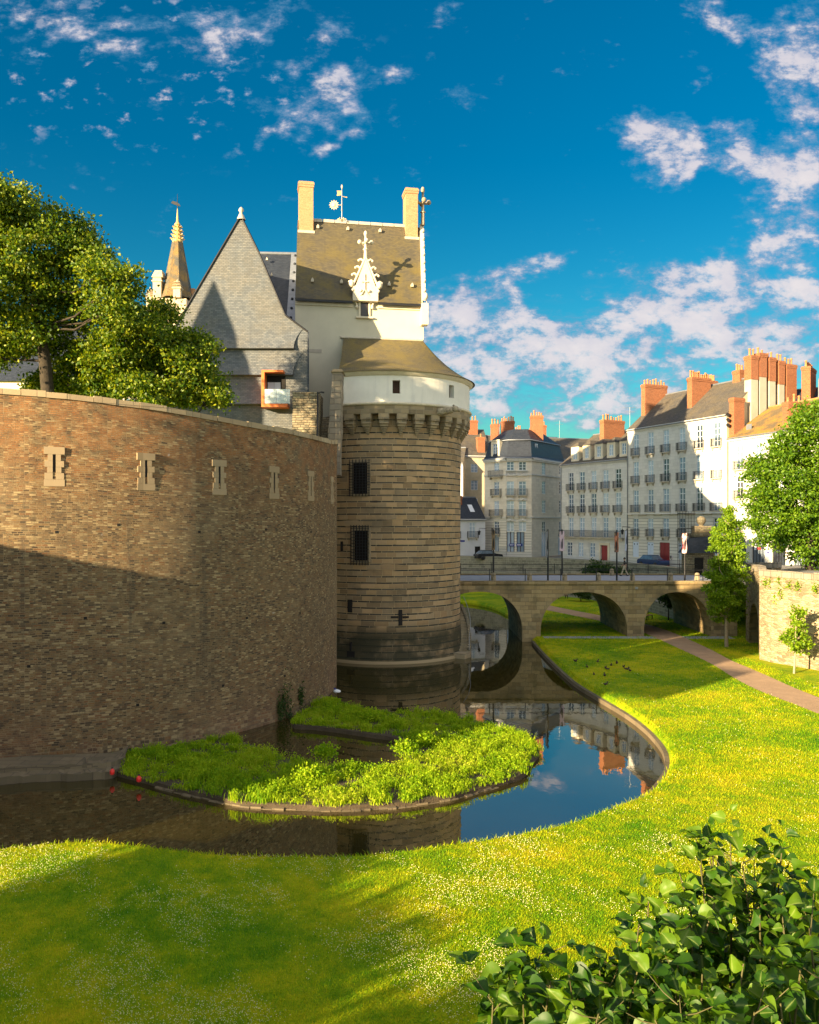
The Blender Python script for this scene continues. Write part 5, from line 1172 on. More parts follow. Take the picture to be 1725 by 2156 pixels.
# D: house with shop arches, orange lichen roof
dD = (Vector((40.1,92,0))-Vector((37.85,98.8,0))).normalized(); p0D = Vector((37.95,98.35,0)); p1D = p0D+dD*24
fD = Front(p0D[:2], p1D[:2], 5.2); zD = lambda x, y: fD.at(*z6(x,y))
cD = [zD(1058,1000)[0], zD(1215,1000)[0], zD(1385,1000)[0], zD(1570,1000)[0]]; cD += [cD[3]+3.2, cD[3]+6.4]
rD = [(zD(1055,1275)[1], zD(1055,1085)[1]), (zD(1055,1030)[1], zD(1055,830)[1]), (zD(1205,1540)[1], zD(1205,1440)[1])]
wD = [(x, a, 1.15, b-a, 1.7) for k, (a, b) in enumerate(rD) for x in cD]
arc_ = [zD(x,1700)[0] for x in (1062,1215,1386,1572)]; arc_ += [arc_[3]+3.0, arc_[3]+6.0]; az = zD(1215,1588)[1]; aw = 2.0
heD, hrD = zD(1200,760)[1]+.45, zD(1200,760)[1]+4.3
hD = gable_house('town_house', 'pale stone house with black arched shop fronts and an orange lichened roof', fD, heD, hrD, 12., 'limestone', 'slate_orange', [(x-w/2,x+w/2,z,z+h) for x,z,w,h,b in wD]+[(x-aw/2,x+aw/2,.05,az) for x in arc_], 'stucco', group='stone houses lining the quay')
for x, z, w, h, b in wD: add_window(hD, x, z, w, h, 'w', b)
for x in arc_:
    m = MB(); n = 16; r = aw/2; zc_ = az-r
    for sg in (-1, 1):
        pts = [(x+sg*r*math.cos(math.pi/2*k/n), zc_+r*math.sin(math.pi/2*k/n)) for k in range(n+1)]
        for (xa, za), (xb, zb_) in zip(pts, pts[1:]):
            q_ = [(xa,.02,za),(xb,.02,zb_),(xb,.02,az+.001),(xa,.02,az+.001)]; m.face(q_ if sg < 0 else q_[::-1])
    m.build('arch_spandrel', 'limestone', hD)
    m = MB(); m.box(x-r,x+r,.20,.22,.05,az); o = m.build('shop_front', 'glass', hD); m = MB()
    for k in range(9):
        xx = x-r+.06+(aw-.12)*k/8; m.box(xx-.035,xx+.035,.12,.195,.05,zc_+math.sqrt(max(.01,r*r-(xx-x)**2)))
    for zz in (.05,.6,2.55,2.75): m.box(x-r,x+r,.10,.118,zz,zz+.14)
    m.build('shop_grille', 'iron', o)
m = MB(); m.box(0,fD.w,-.2,-.004,az+.55,az+.75); m.build('string_course', 'limestone', hD)
xq = zD(1375,700)[0]; chimney(hD, xq+.2,xq+1.1, .5,3.5, heD-.5,18.7, 4)
m = MB(); p = zD(1110,740); m.box(1.6,2.5,1.2,1.25,heD+.6,heD+1.4, M=None); m.build('skylight', 'zinc', hD)
m = MB()
for k in range(60): m.box(.1+k*.4,.1+k*.4+.2,-.2,-.142,heD-.5,heD-.32)
m.build('dentils', 'limestone', hD)
for px, py in ((z6(1200,1690)),): 
    x, z = fD.at(px, py); m = MB(); m.box(x+.1,x+.55,.08,.098,z-.12,z+.12); m.build('shop_sign', 'flower_red', hD); m = MB(); m.box(x-.45,x-.1,.08,.098,z-.2,z+.2); m.build('shop_notice', 'frame_white', hD)
m = MB(); x, z = zD(1298,1725); m.box(x-.12,x+.12,-.03,-.003,z-.12,z+.12); m.build('number_plate', 'sign_blue', hD)
# D2: stucco house behind on the far right
fE = Front((45.6,101),(55,94), 5.); t = gable_house('town_house', 'tall stuccoed house with a big brick chimney behind the maple tree', fE, 19.3, 22.4, 9., 'stucco', 'slate_dark', [], 'stucco', group='stone houses lining the quay')
chimney(t, 2.0,3.0, .6,4., 19,24.6, 6); chimney(t, 4.9,6.0, 1.,5., 19,24.4, 5)
m = MB(); m.tube([(4.1,-.2,15),(4.1,-.2,22.6),(4.1,.6,23.2),(4.1,.6,25.2)], .12, 8); m.build('flue_pipe', 'zinc', t)
# A: corner house with chamfered corner and mansard
cA = [Vector(p) for p in ((12.15,134.,0),(15.28,130.,0),(19.15,129.6,0),(26.4,140.5,0))]
hA = thing('corner_house', 'pale corner house with navy mansard roof and black iron balconies', 'house', (15.28,130,5.2), 0, 'stone houses lining the quay')
heA = 15.6; fA = [Front(cA[i][:2], cA[i+1][:2], 5.2) for i in range(3)]
def zA(k, x, y): return fA[k].at(*z5(x, y))
specA = [[], [], []]     # (x,z,w,h,balcony width)
for (yt, yb, bw) in ((580,655,0),(755,880,2.3),(930,1070,2.9),(1120,1240,1.7)):
    x, zt_ = zA(0,400,yt); zb_ = zA(0,400,yb)[1]; specA[0].append((x,zb_,1.15,zt_-zb_,bw))
for zx in (528,640):
    for (yt, yb, bw) in ((568,650,0),(750,880,1.55),(930,1072,1.45),(1122,1215,0)):
        x, zt_ = zA(1,zx,yt); zb_ = zA(1,zx,yb)[1]; specA[1].append((x,zb_,1.15,zt_-zb_,bw))
for zx in (838,995):
    for (yt, yb) in ((580,690),(752,868),(928,1042),(1122,1222)):
        x, zt_ = zA(2,zx,yt); zb_ = zA(2,zx,yb)[1]; specA[2].append((x,zb_,1.45,zt_-zb_,0))
grd = [[(zA(0,400,1360)[0]-.55,zA(0,400,1360)[0]+.55,.9,3.6)], [(zA(1,x,1360)[0]-.6,zA(1,x,1360)[0]+.6,.9,4.0) for x in (530,622)], [(zA(2,838,1380)[0]-.9,zA(2,838,1380)[0]+.9,.05,3.9),(zA(2,985,1380)[0]-.7,zA(2,985,1380)[0]+.7,.05,3.6)]]
for k in range(3):
    ft = fA[k]; e = put('wall', None, None); bpy.data.objects.remove(e)
    m = MB(); zl = zA(0,400,1085)[1]; hs = [(x-w/2,x+w/2,z,z+h) for x,z,w,h,b in specA[k]]
    wall_holes(m, ft.w, heA, [q_ for q_ in hs if q_[2] > zl] if k < 2 else hs+grd[k], z0=zl if k < 2 else 0.)
    loc = ft.p0-Vector((15.28,130,0)); o = m.build('wall', 'tuff', hA, loc); o.rotation_euler.z = ft.rz
    if k < 2:
        m = MB(); wall_holes(m, ft.w, zl, [q_ for q_ in hs if q_[2] < zl]+grd[k], y=-.04, depth=.28); o = m.build('ground_storey_wall', 'limestone_rust', hA, loc); o.rotation_euler.z = ft.rz
    R_ = Matrix.Rotation(ft.rz, 3, 'Z')
    def place(x, y=0., z=0.): return loc+R_ @ Vector((x, y, z))
    for x, z, w, h, b in specA[k]:
        a, f_ = window_me(w, h, 'w'); o = put('window', a, hA, place(x,0,z), ft.rz); put('window_frame', f_, o)
        if b:
            c_, d_ = balcony_me(b); o2 = put('balcony', c_, hA, place(x,-.03,z+.02), ft.rz); put('balcony_railing', d_, o2)
    if k == 0:
        x, z, w, h, b = specA[0][0]; c_, d_ = balcony_me(2.9, .6); o2 = put('balcony', c_, hA, place(x,-.03,zA(0,400,708)[1]), ft.rz); put('balcony_railing', d_, o2)
    for (xa, xb, za, zb_) in grd[k]:
        m = MB(); m.box(-(xb-xa)/2,(xb-xa)/2,.17,.19,0,zb_-za); o = m.build('window', 'glass', hA, place((xa+xb)/2,0,za)); o.rotation_euler.z = ft.rz
        m = MB(); m.box(-(xb-xa)/2,-(xb-xa)/2+.1,.08,.168,0,zb_-za); m.box((xb-xa)/2-.1,(xb-xa)/2,.08,.168,0,zb_-za); m.box(-.05,.05,.08,.168,0,zb_-za); m.build('window_frame', 'frame_white' if k != 1 else 'brown_board', o)
    m = MB()
    for (dz, pr, hh, nm) in ((heA-.45,.28,.22,'cornice'),(heA-.228,.42,.2,'cornice'),(specA[1][0][1]-.75,.16,.2,'string_course'),(zl-.1,.16,.2,'string_course')):
        m = MB(); m.box(-.0,ft.w,-pr,-.003,dz,dz+hh); o = m.build(nm, 'limestone', hA, loc); o.rotation_euler.z = ft.rz
    if k == 1:
        for x, z, w, h, b in (specA[1][0], specA[1][4]):
            m = MB(); m.box(-.85,.85,-.3,-.004,-.85,-.70); m.box(-.85,.85,-.3,-.004,-.12,.0)
            for i in range(7): m.lathe([(.06,-.695),(.09,-.5),(.05,-.3),(.07,-.125)], (-.7+i*.233,-.16,0), 6)
            o = m.build('balustrade', 'limestone', hA, place(x,0,z)); o.rotation_euler.z = ft.rz
        for x, z, w, h, b in specA[1][2:4]+specA[1][6:8]:
            m = MB(); m.prism([(-.75,h+.05),(.75,h+.05),(.6,h+.28),(0,h+.5),(-.6,h+.28)], -.16,-.005); m.sphere((0,-.2,h+.2), .16, n=7, m=5); o = m.build('pediment', 'limestone', hA, place(x,0,z)); o.rotation_euler.z = ft.rz
        for xa, xb, zt_ in ((zA(1,515,0)[0],zA(1,566,0)[0],zA(1,540,1326)[1]),(zA(1,583,0)[0],zA(1,640,0)[0],zA(1,610,1326)[1])):
            m = MB(); m.box(xa,xb,-.09,-.045,zt_-.42,zt_); o = m.build('shop_sign', 'sign_blue', hA, loc); o.rotation_euler.z = ft.rz
            m = MB(); rr = random.Random(int(xa*100)); x = xa+.12
            while x < xb-.25: w_ = rr.uniform(.05,.11); m.box(x,x+w_,-.1,-.092,zt_-.29,zt_-.13); x += w_+.06
            o2 = m.build('sign_lettering', 'frame_white', o)
# mansard
m = MB(); back = [Vector((25,150,0)),Vector((16.2,147,0))]; foot = cA+back; off0 = Vector((15.28,130,0))
cen = sum(foot, Vector())/len(foot)
def ring(z, ins): return [p+((cen-p).normalized()*ins)-off0+Vector((0,0,z)) for p in foot]
m.grid([ring(heA,-.35),ring(heA+.5,.15),ring(heA+2.9,1.0)], None, False, True); mr = m.build('mansard_roof', 'slate_dark', hA)
m = MB(); m.grid([ring(heA+2.93,.85),ring(heA+5.0,4.2)], None, False, True); m.poly(ring(heA+5.0,4.2)); m.build('upper_roof', 'slate_dark', hA)
m = MB(); q_ = ring(heA+2.95,.8); m.tube(q_+[q_[0]], .09, 5); q_ = ring(heA+.02,-.42); m.tube(q_+[q_[0]], .11, 5); m.build('roof_moulding', 'zinc', hA)
m = MB(); f0 = fA[0]; loc = f0.p0-off0; xx, zz = zA(0,406,500); wall_holes(m, 1.9, 3.0, [(.4,1.5,.4,2.4)]); m.face([(0,0,0),(0,0,3.),(0,2.,3.),(0,2.,0)]); m.face([(1.9,0,3.),(1.9,0,0),(1.9,2.,0),(1.9,2.,3.)]); m.face([(-.15,-.15,3.),(2.05,-.15,3.),(2.05,2.2,3.2),(-.15,2.2,3.2)]); m.box(-.15,2.05,-.15,.0,2.85,2.99)
R_ = Matrix.Rotation(f0.rz, 3, 'Z'); o = m.build('dormer', 'tuffeau', hA, loc+R_ @ Vector((1.4,.15,heA+.1))); o.rotation_euler.z = f0.rz; add_window(o, .95,.4,1.1,2.0)
f2 = fA[2]; R_ = Matrix.Rotation(f2.rz, 3, 'Z'); o = put('window', window_me(.9,1.7,'w')[0], hA, f2.p0-off0+R_ @ Vector((2.6,.28,heA+.75)), f2.rz); put('window_frame', window_me(.9,1.7,'w')[1], o)
m = MB(); m.tube([(3.8+f2.p0.x-off0.x-0,0,0)]*1+[], .05) if False else None
chimney(hA, 4.6,6.6, 5.2,6.3, heA+3.,heA+7.4, 5, 'x'); chimney(hA, -1.6,-.2, 8.5,9.5, heA+3.,heA+6.4, 3, 'x'); chimney(hA, .1,2.3, 8.4,9.4, heA+3.,heA+6.9, 6, 'x')
# other roofs beyond, small white house, side house
fG = Front((26.2,143),(37,146), 5.); t = gable_house('town_house', 'house behind the corner house showing its long brown slate roof', fG, 16.8, 20.9, 12., 'stucco', 'slate_town', [], 'stucco', group='stone houses lining the quay')
fG2 = Front((15,152),(30,156), 5.); t = gable_house('town_house', 'house showing only its dark roof and brick chimneys above the mansard', fG2, 18.2, 22.2, 10., 'stucco', 'slate_town', [], 'stucco', group='stone houses lining the quay')
chimney(t, 8.6,9.9, .6,2.2, 18,23.6, 4, 'x'); chimney(t, 10.2,11.3, .6,2.2, 18,24.0, 4, 'x'); chimney(t, 6.2,7.4, 3,4, 20,23.2, 3, 'x')
fH = Front((6.2,129),(12.05,131.4), 5.3)
zH = lambda x, y: fH.at(*z5(x,y)); x1, za_, zb_ = zH(178,1200)[0], zH(178,1272)[1], zH(178,1130)[1]; x2, d1 = zH(226,1400)[0], zH(226,1352)[1]
heH = zH(170,1092)[1]
t = gable_house('small_house', 'small lavender-white house with a dark slate roof at the corner', fH, heH, heH+3.4, 7., 'pale_paint', 'slate_dark', [(x1-.55,x1+.55,za_,zb_),(x2-.5,x2+.5,.05,d1),(.6,1.6,za_,zb_)], 'pale_paint')
add_window(t, x1, za_, 1.1, zb_-za_, 'w', 1.9); add_window(t, 1.1, za_, 1.0, zb_-za_, 'w', 1.6)
m = MB(); m.box(x2-.48,x2+.48,.12,.16,.06,d1-.02); m.build('door', 'dark_void', t)
chimney(t, 2.1,3.3, 2.2,3.2, heH+1,heH+3.6, 0, 'x'); m = MB(); a = 3.4/3.5; m.face([(4.2,1.0,heH+1.*a+.06),(5.,1.0,heH+1.*a+.06),(5.,2.2,heH+2.2*a+.06),(4.2,2.2,heH+2.2*a+.06)]); m.build('skylight', 'frame_white', t)
px, py = z5(82,1303); x, z = fH.at(px, py); m = MB(); m.box(x-.45,x+.45,-.03,-.003,z-.14,z+.14); m.build('street_plate', 'sign_blue', t)
fI = Front((8.5,151),(15.2,152.5), 5.); zI = lambda x, y: fI.at(*z5(x,y)); wI = []
for yt, yb in ((590,668),(742,832),(910,985)):
    x, zt_ = zI(195,yt); wI.append((x, zI(195,yb)[1], 1.3, zt_-zI(195,yb)[1], 0))
heI = zI(200,508)[1]
t = gable_house('side_house', 'tall ochre house whose top catches the sun left of the corner house', fI, heI, heI+5.2, 10., 'stucco', 'slate_town', [(x-w/2,x+w/2,z,z+h) for x,z,w,h,b in wI], 'stucco', group='stone houses lining the quay')
for x, z, w, h, b in wI: add_window(t, x, z, w, h)
x = zI(225,400)[0]; chimney(t, x-.5,x+1.3, 4.,5.2, heI+2,heI+6.9, 3, 'x'); x = zI(268,470)[0]; chimney(t, x-.7,x+.7, .5,1.5, heI-.5,heI+3.4, 1, 'x')
fJ = Front((2.,150),(9.6,148.5), 5.); zJ = lambda x, y: fJ.at(*z5(x,y)); t = gable_house('side_house', 'low pale house half hidden behind the round tower', fJ, 16.5, 19.5, 8., 'pale_paint', 'slate_town', [(5.2,6.2,z,z+1.9) for z in (3,6.4,9.8,13.2)], 'stucco', group='stone houses lining the quay')
for z in (3,6.4,9.8,13.2): add_window(t, 5.7, z, 1., 1.9)
# aerials on the roofs
def aerial(px, yt, yb, d, label):
    p = W(px, yb, d); t = thing('roof_aerial', label, 'aerial', p, 0, 'television aerials on the roofs'); h = W(px, yt, d).z-p.z
    m = MB(); m.tube([(0,0,-.6),(0,0,h)], .035, 5); m.build('mast', 'steel_grey', t); m = MB()
    for z, w in ((h-.1,1.1),(h-.7,.7)):
        m.tube([(-w,0,z),(w,0,z)], .02, 4)
        for k in range(6): x = -w+.1+k*(2*w-.2)/5; m.tube([(x,-.25,z),(x,.25,z)], .012, 4)
    m.build('antenna', 'steel_grey', t)
aerial(z5(418,0)[0], r_(180), r_(330), 136, 'thin aerial on the roof of the corner house'); aerial(z5(982,0)[0], r_(190), r_(320), 156, 'thin aerial between the brick chimneys behind the mansard'); aerial(z5(1632,0)[0], r_(65), r_(250), 119, 'tall aerial beside the roof of the tall six-bay house')
# wall lamps
def wall_lamp(px, py, d, sx, label):
    p = W(px, py, d); t = thing('wall_lantern', label, 'lantern', p, 0, 'lanterns on brackets')
    m = MB(); m.tube([(sx*1.3,.4,.75),(0,0,.8),(0,0,.45)], .04, 6); m.build('bracket', 'iron', t); m = MB(); m.lathe([(.05,.45),(.26,.28),(.30,.22),(.22,.2)], n=6, smooth=False); m.lathe([(.2,.2),(.11,-.25),(.02,-.27)], n=6, smooth=False); m.build('lamp_head', 'iron', t)
wall_lamp(*z5(240,1232), 128.4, .9, 'black lantern on a bracket by the small lavender-white house'); wall_lamp(*z5(1563,1225), 112.5, .9, 'black lantern on a bracket between the two largest houses')
# lamp post on the upper terrace
p = W(z8(1617,0)[0], 1197, 78); lp = thing('lamp_post', 'slim white-flecked lamp post beside the maple trunk', 'lamp post', (p.x, 78, 6.3))
m = MB(); m.lathe([(.14,0),(.14,.5),(.09,.6),(.06,.7),(.06,3.2),(.1,3.3)], n=10); m.build('pole', 'iron', lp); m = MB(); m.lathe([(.12,3.3),(.24,3.8),(.26,3.85),(.05,4.2),(.02,4.35)], n=6, smooth=False); m.build('lantern', 'steel_grey', lp)
# gate pier, iron fence and booth at the end of the bridge
gp_ = W(*z8(765,560), 86); g = thing('gate_pier', 'brown stone gate pier topped by a stone ball', 'pier', (gp_.x, 87, 4.9))
zt_ = H-(z8(0,200)[1]-HY)/F*87-4.9; m = MB(); m.box(-.95,.95,-.95,.95,0,zt_-.6); m.build('shaft', 'rough_stone', g); m = MB(); m.box(-1.15,1.15,-1.15,1.15,zt_-.6,zt_-.3); m.box(-.8,.8,-.8,.8,zt_-.298,zt_+.5); m.build('cap', 'rough_stone', g); m = MB(); m.lathe([(.3,zt_+.5),(.2,zt_+.62)], n=12); m.sphere((0,0,zt_+1.05), .48, n=14, m=9); m.build('ball', 'rough_stone', g)
ft = thing('iron_fence', 'tall black iron railing fence beside the gate pier', 'fence', (gp_.x-2.55, 86.7, 5.0)); m = MB()
for k in range(12): m.box(k*.16-.02,k*.16+.02,-.02,.02,0,6.9)
for z in (.3,3.2,5.,6.6): m.box(-.05,1.85,-.035,.035,z,z+.07)
m.build('bars', 'iron', ft)
bp = W(*z8(690,560), 88); bt = thing('ticket_booth', 'small dark stone booth with a black hipped roof by the gate pier', 'booth', (bp.x-.55, 86.0, 5.0))
zt_ = H-(z8(0,385)[1]-HY)/F*86-5.; m = MB(); m.box(-1.6,1.5,-1.,.0,0,zt_); m.build('wall', 'rough_stone', bt); m = MB(); m.hexa([Vector(q_) for q_ in ((-1.9,-1.3,zt_),(1.8,-1.3,zt_),(1.8,.3,zt_),(-1.9,.3,zt_),(-.8,-.6,zt_+1.55),(1.5,-.6,zt_+1.7),(1.5,.1,zt_+1.7),(-.8,.1,zt_+1.55))]); m.build('roof', 'slate_dark', bt)
m = MB(); m.box(-.6,.3,-1.04,-1.002,.1,2.1); m.build('door', 'dark_void', bt)
# benches, bins
def bench(px, py, rz, label):
    p = G(px, py, LZ); t = thing('park_bench', label, 'bench', p, rz, 'benches beyond the bridge'); m = MB()
    for k in range(3): m.box(-.9,.9,-.28+k*.16,-.28+k*.16+.13,.43,.47)
    m.build('seat', 'wood', t); m = MB(); m.box(-.9,.9,.24,.28,.58,.70); m.box(-.9,.9,.27,.31,.74,.86); m.build('backrest', 'wood', t)
    for sx in (-.75,.75): m = MB(); m.box(sx-.04,sx+.04,-.26,-.2,0,.43); m.box(sx-.04,sx+.04,.2,.26,0,.88); m.box(sx-.04,sx+.04,-.198,.198,.38,.428); m.build('leg', 'iron', t)
bench(*z7(1005,603), .5, 'brown wooden bench seen through the middle bridge arch'); bench(*z8(285,945), .9, 'brown wooden bench at the edge of the right-hand bridge arch')
def bin_(px, py, label, s=1.):
    p = G(px, py, LZ); t = thing('litter_bin', label, 'bin', p, 0, 'dark litter bins by the path'); m = MB(); m.lathe([(.26*s,0),(.30*s,.1),(.30*s,1.0*s),(.33*s,1.05*s),(.30*s,1.1*s)], n=14); m.build('bin_body', 'cloth_black', t); m = MB(); m.lathe([(.32*s,1.1*s),(.2*s,1.22*s),(.02,1.26*s)], n=14); m.build('lid', 'iron', t)
bin_(*z8(672,1015), 'dark litter bin inside the right-hand arch', 1.1); bin_(*z8(912,1060), 'dark litter bin beside the trunk of the columnar tree', 1.25)
# cars whose roofs show above the quay wall
def car(px, d, rz, mat, label):
    x = (px-CX)/F*d; t = thing('parked_car', label, 'car', (x, d, SZ), rz, 'cars parked behind the quay wall'); m = MB()
    m.prism([(-2.1,.25),(2.1,.25),(2.15,.6),(2.0,.85),(1.1,.95),(-1.9,.95),(-2.1,.8)], -.85,.85); m.build('body', mat, t); m = MB()
    a = [(-1.75,-.8,.952),(1.0,-.8,.952),(1.0,.8,.952),(-1.75,.8,.952),(-1.2,-.65,1.45),(.35,-.65,1.45),(.35,.65,1.45),(-1.2,.65,1.45)]; m.hexa([Vector(q_) for q_ in a]); m.build('cabin', 'glass', t); m = MB(); m.box(-1.22,.37,-.67,.67,1.45,1.50); m.build('car_roof', mat, t)
    for sx in (-1.3,1.35):
        for sy in (-.82,.82): m = MB(); m.lathe([(.02,-.1),(.31,-.1),(.31,.1),(.02,.1)], n=14); o = m.build('wheel', 'rubber', t, (sx,sy,.31)); o.rotation_euler.x = math.pi/2
car(z5(322,0)[0], 127.5, .35, 'car_black', 'black car half hidden by the quay wall below the corner house'); car(z6(333,0)[0], 107.9, -1.12, 'car_blue', 'dark blue car half hidden by the quay wall beside the large red door')
# people
def person(loc, rz, label, walking, top, legs, s=1., pack=False):
    t = thing('person', label, 'person', loc, rz)
    def skin(name, verts, edges, mat, parent):
        me = bpy.data.meshes.new(name); me.from_pydata([v[0] for v in verts], edges, []); me.materials.append(MATS[mat]); o = put(name, me, parent)
        md = o.modifiers.new('skin', 'SKIN'); sk = me.skin_vertices[0].data
        for i, v in enumerate(verts): sk[i].radius = (v[1], v[1]*(v[2] if len(v) > 2 else 1.)); sk[i].use_root = (i == 0)
        o.modifiers.new('sub', 'SUBSURF').levels = 1; o.modifiers['sub'].render_levels = 1; return o
    st_ = .30 if walking else .04; ar = .22 if walking else .05
    J = dict(pel=(0,0,.95), ab=(0,0,1.1), ch=(0,.01,1.34), nk=(0,0,1.5), hd0=(0,-.015,1.58), hd1=(0,-.02,1.69), hd2=(0,-.01,1.76))
    L_ = {}
    for n_, sx, sg in (('l',.1,1),('r',-.1,-1)):
        L_[n_] = [(sx,0,.90),(sx,-st_*.5*sg-.03,.50),(sx,-st_*sg+.04*(sg<0),.09),(sx,-st_*sg-.15,.04)]
    A_ = {n_: [(sx*.17,0,1.42),(sx*.22,ar*.5*sg+.02,1.16),(sx*.22,ar*sg-.06,.93),(sx*.22,ar*sg-.09,.86)] for n_, sx, sg in (('l',1,1),('r',-1,-1))}
    V = [(J['pel'],.15,.75),(J['ab'],.135,.75),(J['ch'],.165,.7),(J['nk'],.055),(J['hd0'],.075,1.1),(J['hd1'],.088,1.15),(J['hd2'],.06,1.1)]; E = [(0,1),(1,2),(2,3),(3,4),(4,5),(5,6)]
    for n_ in 'lr':
        i = len(V); V += [(p, r) for p, r in zip(L_[n_], (.085,.06,.042,.035))]; E += [(0,i),(i,i+1),(i+1,i+2),(i+2,i+3)]
        i = len(V); V += [(p, r) for p, r in zip(A_[n_], (.06,.043,.032,.03))]; E += [(2,i),(i,i+1),(i+1,i+2),(i+2,i+3)]
        h = Vector(A_[n_][3])
        for k in range(5):
            o_ = Vector(((k-2)*.016,-.01-.004*abs(k-2),-.045 if k else -.02)); j = len(V); V += [(h+o_*.6, .009),(h+o_*(1.5 if k else 1.2)+Vector((0,-.012,0)), .007)]; E += [(i+3,j),(j,j+1)]
    b = skin('body', V, E, 'skin', t)
    m = MB(); m.sphere((0,0,1.70), .098, .115, .115, 12, 8); m.build('hair', 'hair', t)
    m = MB(); m.prism([(-.012,1.63),(.012,1.63),(.006,1.69),(-.006,1.69)], -.135,-.10)
    for sx in (-.035,.035): m.sphere((sx,-.108,1.69), .011, n=6, m=4)
    m.box(-.025,.025,-.112,-.10,1.60,1.608)
    for sx in (-.1,.1): m.sphere((sx,0,1.66), .02,.03,.035, 6, 5)
    m.build('face', 'skin', t)
    skin('shirt', [((0,0,.98),.165,.8),((0,0,1.15),.16,.8),((0,.01,1.36),.185,.72),((0,0,1.47),.09)]+[(A_[n_][k], .075-.012*k) for n_ in 'lr' for k in (0,1)], [(0,1),(1,2),(2,3),(2,4),(4,5),(2,6),(6,7)], top, t)
    skin('trousers', [((0,0,.97),.165,.8)]+[(L_[n_][k], (.105,.08,.06)[k]) for n_ in 'lr' for k in range(3)], [(0,1),(1,2),(2,3),(0,4),(4,5),(5,6)], legs, t)
    for n_ in 'lr': m = MB(); p = Vector(L_[n_][2]); m.sphere(p+Vector((0,-.06,-.045)), .05,.14,.05, 8, 6); m.build('shoe', 'cloth_black', t)
    if pack: m = MB(); m.box(-.15,.15,.12,.30,1.05,1.45); m.build('backpack', 'cloth_black', t)
    t.scale = (s,s,s); return t
pm = W(*z5(1583,1600), 82.6); person((pm.x, 82.6, 5.362), -math.pi/2-.25, 'man in black T-shirt and khaki trousers striding along the bridge', True, 'cloth_black', 'cloth_khaki', 1.02)
pw = W(*z6(500,1800), 107.2); person((pw.x, 107.2, SZ), .9, 'person in lilac top with a dark backpack standing near the red double door', False, 'cloth_lilac', 'cloth_black', 1.0, True)
# small things on the bank
def litter(px, py, label, name='red_can', mat='plastic_red', s=.13):
    p = G(px, py, .25); t = thing(name, label, 'litter', p); m = MB(); m.lathe([(s*.5,0),(s*.75,s*.3),(s*.8,s*1.3),(s*.45,s*1.6),(s*.3,s*2.)], n=10); m.build('container', mat, t); m = MB(); m.lathe([(s*.34,s*1.98),(s*.34,s*2.3),(.01,s*2.32)], n=8); m.build('cap', 'rubber', t)
litter(*y3(559,802), 'small red float lying where the left island tip meets the wall'); litter(*y3(692,838), 'small red float on the front edge of the weedy island')
p = G(709,1459,.35); t = thing('plastic_bag', 'crumpled white plastic bag where the weeds meet the rampart foot', 'bag', p); m = MB(); m.sphere((0,0,.12), .20,.15,.11, 9, 6); m.sphere((.12,.02,.1), .14,.12,.09, 8, 5); m.build('bag_body', 'bag_white', t); m = MB(); m.tube([(-.05,0,.2),(-.12,0,.3),(-.2,0,.24)], [.05,.035,.02], 6); m.build('bag_handle', 'sign_blue', t)
dk = thing('duck', 'brown duck resting on the shaded lawn', 'duck', (0,0,0), 0, 'ducks resting on the shaded lawn')
m = MB(); m.sphere((0,0,.12), .20,.12,.12, 10, 7); m.tube([(-.16,0,.14),(-.30,0,.20)], [.08,.02], 6); m.build('body', 'duck_brown', dk); m = MB(); m.tube([(.13,0,.17),(.19,0,.27)], [.06,.05], 6); m.sphere((.21,0,.30), .065, n=8, m=6); m.tube([(.25,0,.29),(.34,0,.27)], [.03,.02], 5); m.build('head', 'duck_brown', dk)
dks = [(1130,1187),(1237,1240),(1335,1192),(1512,1205),(1460,1225),(1408,1250),(1425,1260),(1575,1240),(1603,1262),(1633,1275),(1400,1320),(1300,1310),(1410,1403)]
for i, (zx, zy) in enumerate(dks):
    o = dk if i == 0 else copy_tree(dk); o.location = G(*z7(zx,zy), LZ); o.rotation_euler.z = random.uniform(0,6.28); s_ = random.uniform(.58,.75); o.scale = (s_,)*3
